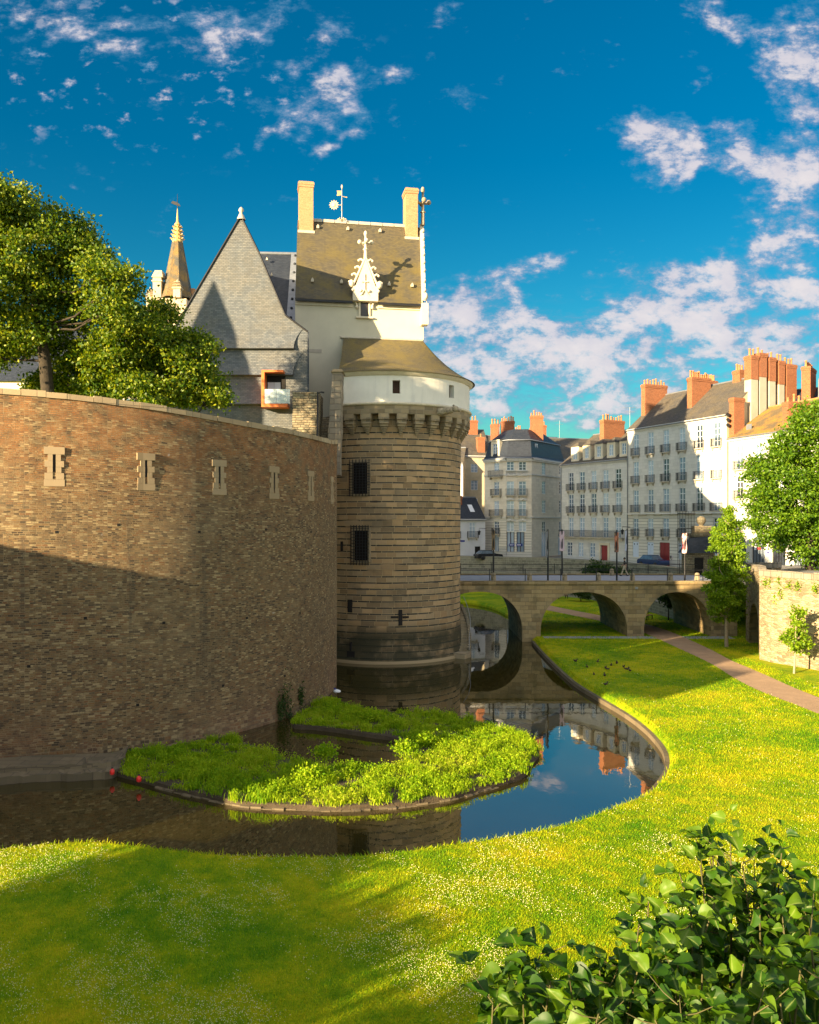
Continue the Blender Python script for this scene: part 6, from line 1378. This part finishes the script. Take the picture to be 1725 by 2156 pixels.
# ---------------------------------------------------------------- vegetation
def leaf_quads(c, n_dir, size, rng, tuck=.5):
    """c (N,3) leaf bases, n_dir (N,3) outward directions -> folded diamond leaves"""
    N = len(c); ax = rng.normal(size=(N,3))+n_dir*.8; ax[:,2] -= .15; ax /= np.linalg.norm(ax, axis=1, keepdims=True)
    sd_ = np.cross(ax, rng.normal(size=(N,3))); sd_ /= np.linalg.norm(sd_, axis=1, keepdims=True)
    s = (size*rng.uniform(.65,1.3, N))[:,None]; up = np.cross(ax, sd_)
    v = np.stack([c, c+ax*s*.45+sd_*s*.36+up*s*.10, c+ax*s, c+ax*s*.45-sd_*s*.36+up*s*.10], 1).reshape(-1,3)
    b = np.arange(N)*4; f = np.concatenate([np.stack([b,b+1,b+2],1), np.stack([b,b+2,b+3],1)]); return v, f
def tree(name, label, base_, trunk, r0, clumps, n_leaf, size, mat, bark='bark', group=None, seed=1, twigs=26, sig=.30, loc_cat='tree', shell=.45):
    rng = np.random.default_rng(seed); base_ = Vector(base_); t = thing(name, label, loc_cat, base_, 0, group)
    m = MB(); top_ = [rel(t, p) for p in trunk]; n = len(top_); m.tube(top_, [r0*(1-.72*k/(n-1)) for k in range(n)], 9); m.build('trunk', bark, t)
    m = MB(); C = []
    for c, r in clumps:
        c = rel(t, c); fr_ = min(range(n), key=lambda k: (top_[k]-c).length+max(0, top_[k].z-c.z)*2); p = top_[fr_]
        mid = p.lerp(c, .5)+Vector((rng.normal(0,.2),rng.normal(0,.2),-.12*(c-p).length)); L_ = (c-p).length; m.tube([p, mid, c], [max(.025, r0*.20), r0*.12+.01, .02], 6)
        rr = Vector(r)
        for k in range(5):
            d = Vector(rng.normal(size=3)).normalized(); m.tube([mid.lerp(c,.6), c+Vector((d.x*rr.x,d.y*rr.y,d.z*rr.z))*.75], [.035,.012], 4)
        C.append((np.array(c), np.array(r)))
    m.build('limbs', bark, t)
    w = np.array([np.prod(r)**(2/3) for c, r in C]); w /= w.sum(); cnt = rng.multinomial(n_leaf, w); P, D = [], []
    for (c, r), k in zip(C, cnt):
        tw = max(6, int(twigs*np.prod(r)**(2/3)/1.2)); d = rng.normal(size=(tw,3)); d /= np.linalg.norm(d, axis=1, keepdims=True); rad = rng.uniform(shell,1.02,(tw,1)); ctr = c+d*r*rad
        idx = rng.integers(0, tw, k); off = rng.normal(size=(k,3))*sig*np.array((1.,1.,.55)); P.append(ctr[idx]+off); D.append(d[idx])
    v, f = leaf_quads(np.concatenate(P), np.concatenate(D), size, rng); put('crown', np_mesh('crown', v, f, mat), t); return t
def CL(lst, d, jit=1.2, sq=1.0, seed=0):
    r = random.Random(seed); return [(W(px, py, d+r.uniform(-jit, jit)), Vector((rad/F*d, rad/F*d*1.1, rad/F*d*sq))) for px, py, rad in lst]
big = CL([(15,420,52),(-40,470,80),(60,470,58),(15,530,75),(105,470,42),(120,520,60),(160,490,36),(185,540,55),(215,575,48),(250,590,40),(120,600,70),(40,620,80),(185,650,62),(235,650,42),(-150,405,62),(-110,375,50),(-60,385,48),(-95,440,70),(-90,540,80),(-30,425,55),(-50,600,70),(70,700,60),(10,720,60),(-40,720,70),(272,620,26)], 43, 1.9, .85, 1)
b1 = Vector((-18.6,43,15)); tree('dense_tree', 'large sunlit lime tree with a dark trunk at the left edge above the rampart', b1, [b1, W(95,760,43), W(85,690,43), W(70,610,43), W(50,540,43), W(40,470,43)], .36, big, 80000, .18, 'leaf_big', 'bark', 'broad trees on the rampart', 11, 30, .36)
sec = CL([(255,668,42),(330,662,38),(300,700,52),(250,735,56),(360,720,42),(400,722,34),(330,760,50),(395,770,42),(430,800,34),(452,832,28),(395,830,40),(330,820,46),(270,800,50),(200,760,48),(215,820,50),(150,800,48),(100,810,38),(150,740,40),(430,745,24)], 44.5, 1.5, .72, 2)
b2 = Vector((-14.4,44.7,15)); tree('dense_tree', 'lower spreading tree overlapping the slate gable, in front of the church spire', b2, [b2, W(290,800,44.5), W(300,745,44.5), W(305,700,44.5)], .30, sec, 56000, .18, 'leaf_big', 'bark', 'broad trees on the rampart', 12, 30, .33)
# maple on the right terrace
mp = CL([(1690,900,38),(1735,880,60),(1660,940,42),(1720,960,70),(1625,985,45),(1600,1000,28),(1650,1030,60),(1605,1055,40),(1700,1060,75),(1780,1000,90),(1590,1095,26),(1640,1100,50),(1695,1130,55),(1760,1110,70),(1625,1135,34),(1680,1160,26),(1740,1170,45),(1655,970,30),(1585,975,18)], 76, 1.8, .8, 3)
b3 = W(1707,1200,76); b3.z = 6.3; tree('maple_tree', 'bright green maple with a sunlit brown trunk above the rubble rampart', b3, [b3, W(1708,1140,76), W(1705,1080,76), W(1700,1010,76), W(1700,940,76)], .34, mp, 52000, .26, 'leaf_maple', 'bark', None, 13, 22, .34)
# columnar tree before the bridge
ct = CL([(1538,1078,12),(1530,1100,17),(1548,1112,17),(1520,1130,22),(1545,1145,22),(1512,1165,22),(1548,1178,20),(1528,1185,24),(1502,1200,20),(1550,1210,22),(1520,1222,26),(1555,1240,18),(1500,1245,20),(1532,1255,26),(1508,1275,20),(1552,1272,18),(1532,1292,20),(1512,1300,12),(1550,1298,11)], 67.7, .7, 1.0, 4)
b4 = G(1530,1362,LZ); tree('columnar_tree', 'narrow young tree standing on the lawn before the bridge end', b4, [b4, W(1529,1300,67.7), W(1528,1220,67.7), W(1533,1110,67.7)], .16, ct, 26000, .17, 'leaf_young', 'bark_pale', None, 14, 40, .17)
yt = CL([(1678,1288,11),(1672,1310,14),(1684,1318,12),(1662,1335,15),(1680,1340,15),(1690,1345,12),(1668,1358,14),(1684,1366,13),(1700,1352,9),(1655,1342,9)], 55.8, .35, 1., 5)
b5 = G(1672,1418,LZ); tree('sapling', 'slim sapling casting its shadow on the rubble rampart', b5, [b5, W(1675,1370,55.8), W(1676,1320,55.8), W(1678,1285,55.8)], .075, yt, 2600, .20, 'leaf_young', 'bark_pale', None, 15, 26, .17)
x_, y_ = z8(462,950); b6 = G(x_, y_, LZ); d6 = b6.y; s6 = CL([(z8(465,745)[0],z8(0,745)[1],9),(z8(440,770)[0],z8(0,770)[1],10),(z8(490,775)[0],z8(0,775)[1],9),(z8(462,810)[0],z8(0,810)[1],9),(z8(480,740)[0],z8(0,740)[1],6)], d6, .4, .8, 6)
tree('sapling', 'small dark sapling seen through the right-hand bridge arch', b6, [b6, W(z8(464,860)[0],z8(0,860)[1],d6), W(z8(465,760)[0],z8(0,760)[1],d6)], .08, s6, 1500, .22, 'leaf_dark', 'bark', None, 16, 26, .22)
def bush(px, py, z0, rad, label, n=2600, mat='leaf_dark', size=.16, seed=20, sq=.8):
    p = G(px, py, z0); r = random.Random(seed); cl = [(p+Vector((r.uniform(-.7,.7)*rad, r.uniform(-.5,.5)*rad, rad*sq*(.5+r.random()*.5))), Vector((rad*.55, rad*.5, rad*.5*sq))) for k in range(6)]
    return tree('bush', label, p, [p, p+Vector((0,0,rad*.5)), p+Vector((.05,0,rad))], .06, cl, n, size, mat, 'bark', None, seed, 24, .2, 'bush')
q_ = W(*z5(1440,1590), 86.5); pb = Vector((q_.x, 87.5, 4.4)); cl = [(pb+Vector((random.uniform(-2.,2.),random.uniform(-.5,.5),random.uniform(.6,1.9))), Vector((.9,.8,.7))) for k in range(9)]
tree('bush', 'dark rounded bush behind the bridge near the walking man', pb, [pb, pb+Vector((0,0,1)), pb+Vector((.1,0,1.7))], .08, cl, 7000, .18, 'leaf_dark', 'bark', None, 31, 24, .22, 'bush')
bush(*z7(1180,630), LZ, 2.0, 'low dark bush seen through the middle bridge arch', 5000, seed=33)
# climbing weeds at the foot of the rampart
for i, (zx, zy, h) in enumerate(((1405,440,1.6),(1430,470,2.2),(1385,470,1.3),(1490,400,1.0),(640,690,.5))):
    px, py = y3(zx, zy); q2 = wall_hit(px, py)
    if q2 is None: continue
    p, d = q2; n = Vector((d.y,-d.x,0)); rr = np.random.default_rng(50+i); N = 260; c = np.array(p+n*.08)+rr.normal(size=(N,3))*np.array((.10,.10,h*.33)); v, f = leaf_quads(c-np.array(p), np.tile(np.array(n), (N,1)), .11, rr)
    put('wall_creeper', np_mesh('wall_creeper', v, f, 'leaf_dark'), None, p, label='dark creeper growing up the foot of the curved rampart', cat='plant', group='creepers at the foot of the curved rampart')
# ---------------------------------------------------------------- island of weeds
isl_px = [(221,1597,.1),(237,1630,0),(296,1647,0),(368,1668,0),(444,1685,0),(508,1698,0),(600,1704,0),(697,1707,0),(780,1705,0),(853,1699,0),(947,1685,0),(1004,1669,0),(1060,1653,0),(1103,1638,0),(1118,1612,0),(1136,1583,.2),(1124,1555,.4),(1096,1535,.5),(1051,1522,.5),(978,1499,.5),(874,1489,.5),(796,1489,.5),(735,1478,.5),(706,1466,.4),(684,1470,.2),(640,1498,.2),(616,1528,.1),(660,1533,.1),(718,1540,.1),(770,1548,.1),(827,1556,.1),(856,1566,.1),(861,1580,.4),(822,1596,.5),(759,1596,.5),(692,1596,.5),(640,1588,.5),(590,1578,.5),(540,1562,.4),(480,1556,.2),(400,1568,.2),(300,1588,.1)]
isl = [G(x, y, z) for x, y, z in isl_px]; isl = [Vector((p.x, p.y, 0)) for p in catmull(isl, 4, True)]
m = MB(); cI = sum(isl, Vector())/len(isl); rr = random.Random(5)
m.poly([(p.x,p.y,.20) for p in isl])
for a, b in zip(isl, isl[1:]+isl[:1]): m.face([(a.x,a.y,-.4),(b.x,b.y,-.4),(b.x,b.y,.20),(a.x,a.y,.20)])
m.build('island_soil', 'soil', kind='structure')
m = MB(); k = 0
front = [p for p in isl if p.y < 33.6 and p.x < 4.]; front.sort(key=lambda p: p.x)
for a, b in zip(front, front[1:]):
    L_ = (b-a).length
    if L_ > 2.5: continue
    n = max(1, round(L_/.42))
    for j in range(n):
        p, q3 = a.lerp(b, j/n+.01), a.lerp(b, (j+1)/n-.02); d = (q3-p).normalized(); nn = Vector((d.y,-d.x,0)); h = rr.uniform(.0,.07); w_ = rr.uniform(.04,.18)
        m.hexa([p+nn*w_+Vector((0,0,-.3)), q3+nn*w_+Vector((0,0,-.3)), q3-nn*.12+Vector((0,0,-.3)), p-nn*.12+Vector((0,0,-.3)), p+nn*w_*.8+Vector((0,0,h)), q3+nn*w_*.8+Vector((0,0,h*rr.uniform(.8,1.2))), q3-nn*.1+Vector((0,0,h+.02)), p-nn*.1+Vector((0,0,h+.02))])
m.build('island_edging', 'kerb', kind='structure')
def blades(n, xy, z, h, w, lean, rng, seg=2):
    """n curved blades: base xy (n,2)"""
    a = rng.uniform(0, 2*np.pi, n); dx = np.stack([np.cos(a), np.sin(a)],1); sdv = np.stack([-np.sin(a), np.cos(a)],1); ln = (lean*rng.uniform(.2,1.3,n))[:,None]
    b = np.concatenate([xy, z[:,None]],1); wv = np.concatenate([sdv*w[:,None], np.zeros((n,1))],1); hv = np.stack([np.zeros(n),np.zeros(n),h],1); dv = np.concatenate([dx*ln*h[:,None], np.zeros((n,1))],1)
    if seg == 1:
        v = np.stack([b-wv, b+wv, b+hv+dv],1).reshape(-1,3); i = np.arange(n)*3; return v, np.stack([i,i+1,i+2],1)
    mdl = b+hv*.62+dv*.35; tip = b+hv*.92+dv*1.1
    v = np.stack([b-wv, b+wv, mdl+wv*.8, mdl-wv*.8, tip],1).reshape(-1,3); i = np.arange(n)*5
    return v, np.concatenate([np.stack([i,i+1,i+2],1), np.stack([i,i+2,i+3],1), np.stack([i+3,i+2,i+4],1)])
rng = np.random.default_rng(21)
ip = np.array([(p.x,p.y) for p in isl]); lo_, hi_ = ip.min(0), ip.max(0)
c = rng.uniform(lo_, hi_, (9000,2)); c = c[inside(c, ip)][:1100]                       # clump centres
idx = rng.integers(0, len(c), 72000); hc = rng.uniform(.08,.36,len(c))*(1+.35*np.sin(c[:,0]*1.3)*np.cos(c[:,1]*1.1)); sg2 = rng.uniform(.10,.22,len(c))
xy = c[idx]+rng.normal(size=(len(idx),2))*sg2[idx][:,None]; ip2 = ip+(ip-ip.mean(0))/np.linalg.norm(ip-ip.mean(0),axis=1,keepdims=True)*.22; ok = inside(xy, ip2); xy = xy[ok]; idx = idx[ok]; n = len(xy)
v, f = blades(n, xy, np.full(n,.18), hc[idx]*rng.uniform(.55,1.2,n), rng.uniform(.010,.022,n), np.full(n,.7), rng)
put('island_weeds', np_mesh('island_weeds', v, f, 'weed_blade'), kind='stuff')
ii = rng.integers(0, len(c), 38000); P = np.concatenate([c[ii]+rng.normal(size=(len(ii),2))*.16, (.2+hc[ii]*rng.uniform(.3,1.1,len(ii)))[:,None]],1); P = P[inside(P[:,:2], ip)]
v, f = leaf_quads(P, np.tile(np.array((0,0,1.)),(len(P),1)), .075, rng); put('island_herbs', np_mesh('island_herbs', v, f, 'weed_blade'), kind='stuff')
for i, (zx, zy) in enumerate(((1530,830),(640,310),(420,215),(560,345),(1620,716))):
    px, py = (y4 if i in (1,2,3) else y3)(zx, zy); p = G(px, py, .3); r2 = np.random.default_rng(70+i); N = 700; cc_ = r2.normal(size=(N,3))*np.array((.26,.26,.13))+np.array((0,0,.22)); v, f = leaf_quads(cc_, np.tile(np.array((0,0,1.)),(N,1)), .12, r2)
    put('leafy_weed', np_mesh('leafy_weed', v, f, 'weed_blade'), None, p, label='taller leafy weed clump on the grassy island', cat='plant', group='leafy weeds on the island')
# ---------------------------------------------------------------- lawn grass
def lawn_points(n, y0, y1_, x0=-80, x1=1800):
    px = rng.uniform(x0, x1, n); py = rng.uniform(y0, y1_, n); d = (H-LZ)*F/(py-HY); xy = np.stack([(px-CX)/F*d, d],1)
    ok = inside(xy, np.array([(p.x,p.y) for p in lawn_poly])) & ~inside(xy, np.array([(p.x,p.y) for p in path_poly])) & ((xy[:,1] > 4.2) & ((xy[:,0] < 25.5) | (xy[:,1] > 64)))
    return xy[ok]
xy = np.concatenate([lawn_points(345000, 1620, 2230, -160, 1880), lawn_points(150000, 1275, 1640, 1000, 1900), lawn_points(60000, 1420, 2230, 1880, 2600)]); n = len(xy); d = xy[:,1]
v, f = blades(n, xy, np.full(n, LZ-.005), (.032+.0009*d)*rng.uniform(.5,1.35,n), .0035+.00030*d*rng.uniform(.7,1.3,n), np.full(n,.9), rng, 1)
put('lawn_grass', np_mesh('lawn_grass', v, f, 'grass_blade'), kind='stuff')
# longer fringe along the bank
seg_ = [(a, b) for a, b in zip(bank, bank[1:]) if a.y < 75]; wl = np.array([(b-a).length/max(8., a.y) for a, b in seg_]); wl /= wl.sum(); k = rng.choice(len(seg_), 16000, p=wl); tt2 = rng.random(16000)
A = np.array([(a.x,a.y) for a, b in seg_]); B = np.array([(b.x,b.y) for a, b in seg_]); xy = A[k]+(B[k]-A[k])*tt2[:,None]+rng.normal(size=(16000,2))*.12; n = 16000
v, f = blades(n, xy, np.full(n, LZ-.12), rng.uniform(.06,.22,n)*rng.uniform(.4,1.,n)*1.2, np.full(n,.009)+.00012*xy[:,1], np.full(n,.9), rng); put('bank_grass', np_mesh('bank_grass', v, f, 'grass_blade'), kind='stuff')
# white clover heads and daisies
xy = np.concatenate([lawn_points(44000, 1760, 2230), lawn_points(3500, 1420, 1800, 900, 1800)]); nz_ = np.sin(xy[:,0]*.9+1.3*np.sin(xy[:,1]*.7))+np.cos(xy[:,1]*1.3+xy[:,0]*.6+np.sin(xy[:,0]*2.1))+.6*np.sin(xy[:,0]*3.7+xy[:,1]*2.9)+rng.normal(0,.6,len(xy)); xy = xy[nz_ > .45]; n = len(xy)
o8 = np.array([(1,0,0),(-1,0,0),(0,1,0),(0,-1,0),(0,0,1.2),(0,0,-1.2)], float); r8 = (.004+.00028*xy[:,1])*rng.uniform(.6,1.2,n)
cen_ = np.concatenate([xy, (LZ+(.045+.0010*xy[:,1])*rng.uniform(.7,1.2,n))[:,None]],1); v = (cen_[:,None,:]+o8[None]*r8[:,None,None]).reshape(-1,3); i = np.arange(n)*6
f = np.concatenate([np.stack([i+a,i+b,i+c2],1) for a, b, c2 in ((0,2,4),(2,1,4),(1,3,4),(3,0,4),(2,0,5),(1,2,5),(3,1,5),(0,3,5))]); put('clover_flowers', np_mesh('clover_flowers', v, f, 'clover'), kind='stuff')
# ---------------------------------------------------------------- shrubs in front
def big_leaf(B, ax, nrm, s, rng, V, Fc):
    """one cupped, wavy-edged rounded leaf with petiole: B base, ax direction, nrm upper side"""
    ax = ax/np.linalg.norm(ax); sdv = np.cross(nrm, ax); sdv /= np.linalg.norm(sdv); nrm = np.cross(ax, sdv); i0 = len(V); R = 7; cup = rng.uniform(.22,.70); droop = rng.uniform(.15,.8); wav = rng.uniform(.03,.10); ph = rng.uniform(0,6)
    for k in range(R):
        t = k/(R-1); w = .47*math.sin(math.pi*min(1., .08+.92*t)**.80)*(1.-.15*t)+.012
        if k == R-1: w = .012
        c = B+ax*s*(.18+t)*(1-.15*droop*t)-nrm*s*droop*t*t*.5
        for j, u in enumerate((-1,-.55,0,.55,1)): V.append(c+sdv*s*w*u*(1-.18*cup*abs(u))+nrm*s*(cup*w*1.3*abs(u)**1.5+wav*math.sin(ph+t*9+u*2)*abs(u)))
    for k in range(R-1):
        for j in range(4): a = i0+k*5+j; Fc.append((a,a+1,a+6,a+5))
    V += [B-sdv*s*.012, B+sdv*s*.012, B+ax*s*.20+sdv*s*.012, B+ax*s*.20-sdv*s*.012]; a = len(V)-4; Fc.append((a,a+1,a+2,a+3))
def shrub(tips, label, d0, seed, base_shift=(0,0), leaves=1.0):
    rng = np.random.default_rng(seed); pts = [W(px, py, d) for px, py, d in tips]; cx_ = sum((p.x for p in pts))/len(pts); cy_ = sum((p.y for p in pts))/len(pts)
    t = thing('leafy_shrub', label, 'shrub', (cx_, cy_, 8.2), 0, 'big-leaved shrubs in the foreground'); m = MB(); V, Fc = [], []
    for p in pts:
        q = rel(t, p); foot = Vector((q.x*.55+rng.normal(0,.05), q.y*.55+rng.normal(0,.05), -.05)); bend = Vector((rng.normal(0,.05),rng.normal(0,.05),0)); path = [foot, foot.lerp(q,.5)+bend, q]
        cv = catmull(path, 6); m.tube(cv[:-1], [.008-.0055*k/(len(cv)-1) for k in range(len(cv)-1)], 6); L_ = (q-foot).length; nn_ = int(L_/.033*leaves); ang = rng.uniform(0,6.28)
        for k in range(nn_):
            f_ = k/(nn_-1); f_ = .10+.90*f_; j = min(len(cv)-2, int(f_*(len(cv)-1))); fr_ = f_*(len(cv)-1)-j; c = np.array(cv[j].lerp(cv[j+1], fr_)); ang += 2.4+rng.normal(0,.3)
            tip_ = f_ > .94; el = rng.normal(.55 if tip_ else -.05, .35); ax = np.array((math.cos(ang)*math.cos(el), math.sin(ang)*math.cos(el), math.sin(el))); nrm = np.array((-.08,-.12,.9))+np.array((math.cos(ang)*.2,math.sin(ang)*.2,0))+rng.normal(0,.42,3)
            s = rng.uniform(.05,.128)*(1. if not tip_ else .72)*(1.12-.22*f_); big_leaf(c+ax*.01, ax, nrm, s, rng, V, Fc)
            if rng.random() < .30 and not tip_:      # side shoot
                e = c+ax*.11+np.array((0,0,.07)); m.tube([tuple(c), tuple((c+e)/2+np.array((0,0,-.008))), tuple(e)], [.0028,.0024,.0015], 4)
                for h_ in range(3):
                    a2 = ang+rng.uniform(-1.6,1.6); el2 = rng.normal(.3,.3); ax2 = np.array((math.cos(a2)*math.cos(el2), math.sin(a2)*math.cos(el2), math.sin(el2))); big_leaf(e, ax2, np.array((0,0,1.))+rng.normal(0,.3,3), s*.8, rng, V, Fc)
    m.build('stems', 'stalk', t); me = np_mesh('foliage', np.array(V), np.array(Fc), 'leaf_shrub', True); vv = np.zeros(len(V), np.float32); nl = len(V)//39; vv[:nl*39].reshape(nl,39)[:,2:35:5] = 1.; at_ = me.attributes.new('vein', 'FLOAT', 'POINT'); at_.data.foreach_set('value', vv); put('foliage', me, t); return t
shrub([(1538,1712,3.5),(1470,1768,3.45),(1500,1745,3.6),(1558,1770,3.4),(1418,1790,3.5),(1590,1800,3.6),(1520,1850,3.2),(1455,1880,3.15)], 'tallest leafy shrub, its tip standing out against the lawn', 3.5, 101)
shrub([(1618,1765,3.55),(1650,1745,3.5),(1640,1840,3.4),(1600,1880,3.2),(1660,1920,3.05),(1575,1960,2.95)], 'leafy shrub right of the tallest one, with two high shoots', 3.5, 102)
shrub([(1715,1835,3.4),(1740,1880,3.3),(1700,1900,3.1),(1690,1990,2.9),(1745,2010,2.9),(1640,2060,2.75)], 'leafy shrub cut by the right edge of the picture', 3.3, 103)
shrub([(1368,1845,3.5),(1352,1895,3.4),(1400,1900,3.3),(1385,1960,3.15),(1430,1990,3.0),(1352,1990,3.1)], 'leafy shrub at the left flank of the tallest one', 3.4, 104)
shrub([(1098,1985,3.4),(1065,2010,3.35),(1130,2010,3.3),(1150,1975,3.35),(1165,2030,3.2),(1040,2075,3.1),(1100,2080,3.0)], 'low leafy shrub at the left end of the foreground planting', 3.3, 105)
shrub([(1258,2005,3.3),(1225,2025,3.25),(1290,2040,3.2),(1310,2000,3.3),(1205,2090,2.95),(1270,2095,2.9)], 'low bright leafy shrub in the gap between the taller ones', 3.2, 106)
shrub([(1480,2000,2.9),(1540,2040,2.8),(1600,2080,2.7),(1420,2070,2.75),(1500,2110,2.6),(1360,2095,2.8)], 'sunlit leafy shrub at the bottom edge of the picture', 2.9, 107)
# ---------------------------------------------------------------- trees left of the view whose shade falls on the lawn
def off_tree(x, y, h, r, seed, label, z0=.5):
    b = Vector((x,y,z0)); rr = random.Random(seed); cl = []
    for k in range(13):
        a = rr.uniform(0,6.28); q = rr.random()**.5*r*.75; cl.append((Vector((x+q*math.cos(a), y+q*math.sin(a), z0+h*rr.uniform(.45,.88))), Vector((r*.42,r*.42,h*.15))))
    tree('dense_tree', label, b, [b, b+Vector((.1,0,h*.4)), b+Vector((0,.1,h*.85))], .3, cl, 9000, .32, 'leaf_big', 'bark', 'trees left of the picture', seed, 20, .4)
off_tree(-20,-2.5,6.9,3.4,41,'shade tree left of the lawn, outside the picture'); off_tree(-23.5,.5,7.2,3.0,42,'shade tree farther left of the lawn, outside the picture'); off_tree(-25.5,2.2,7.6,3.2,45,'shade tree between two others left of the lawn, outside the picture'); off_tree(-27.2,3.6,7.6,3.0,44,'shade tree nearest the rampart, outside the picture'); off_tree(-17,-5.5,5.4,2.6,43,'shade tree behind the viewpoint, outside the picture')
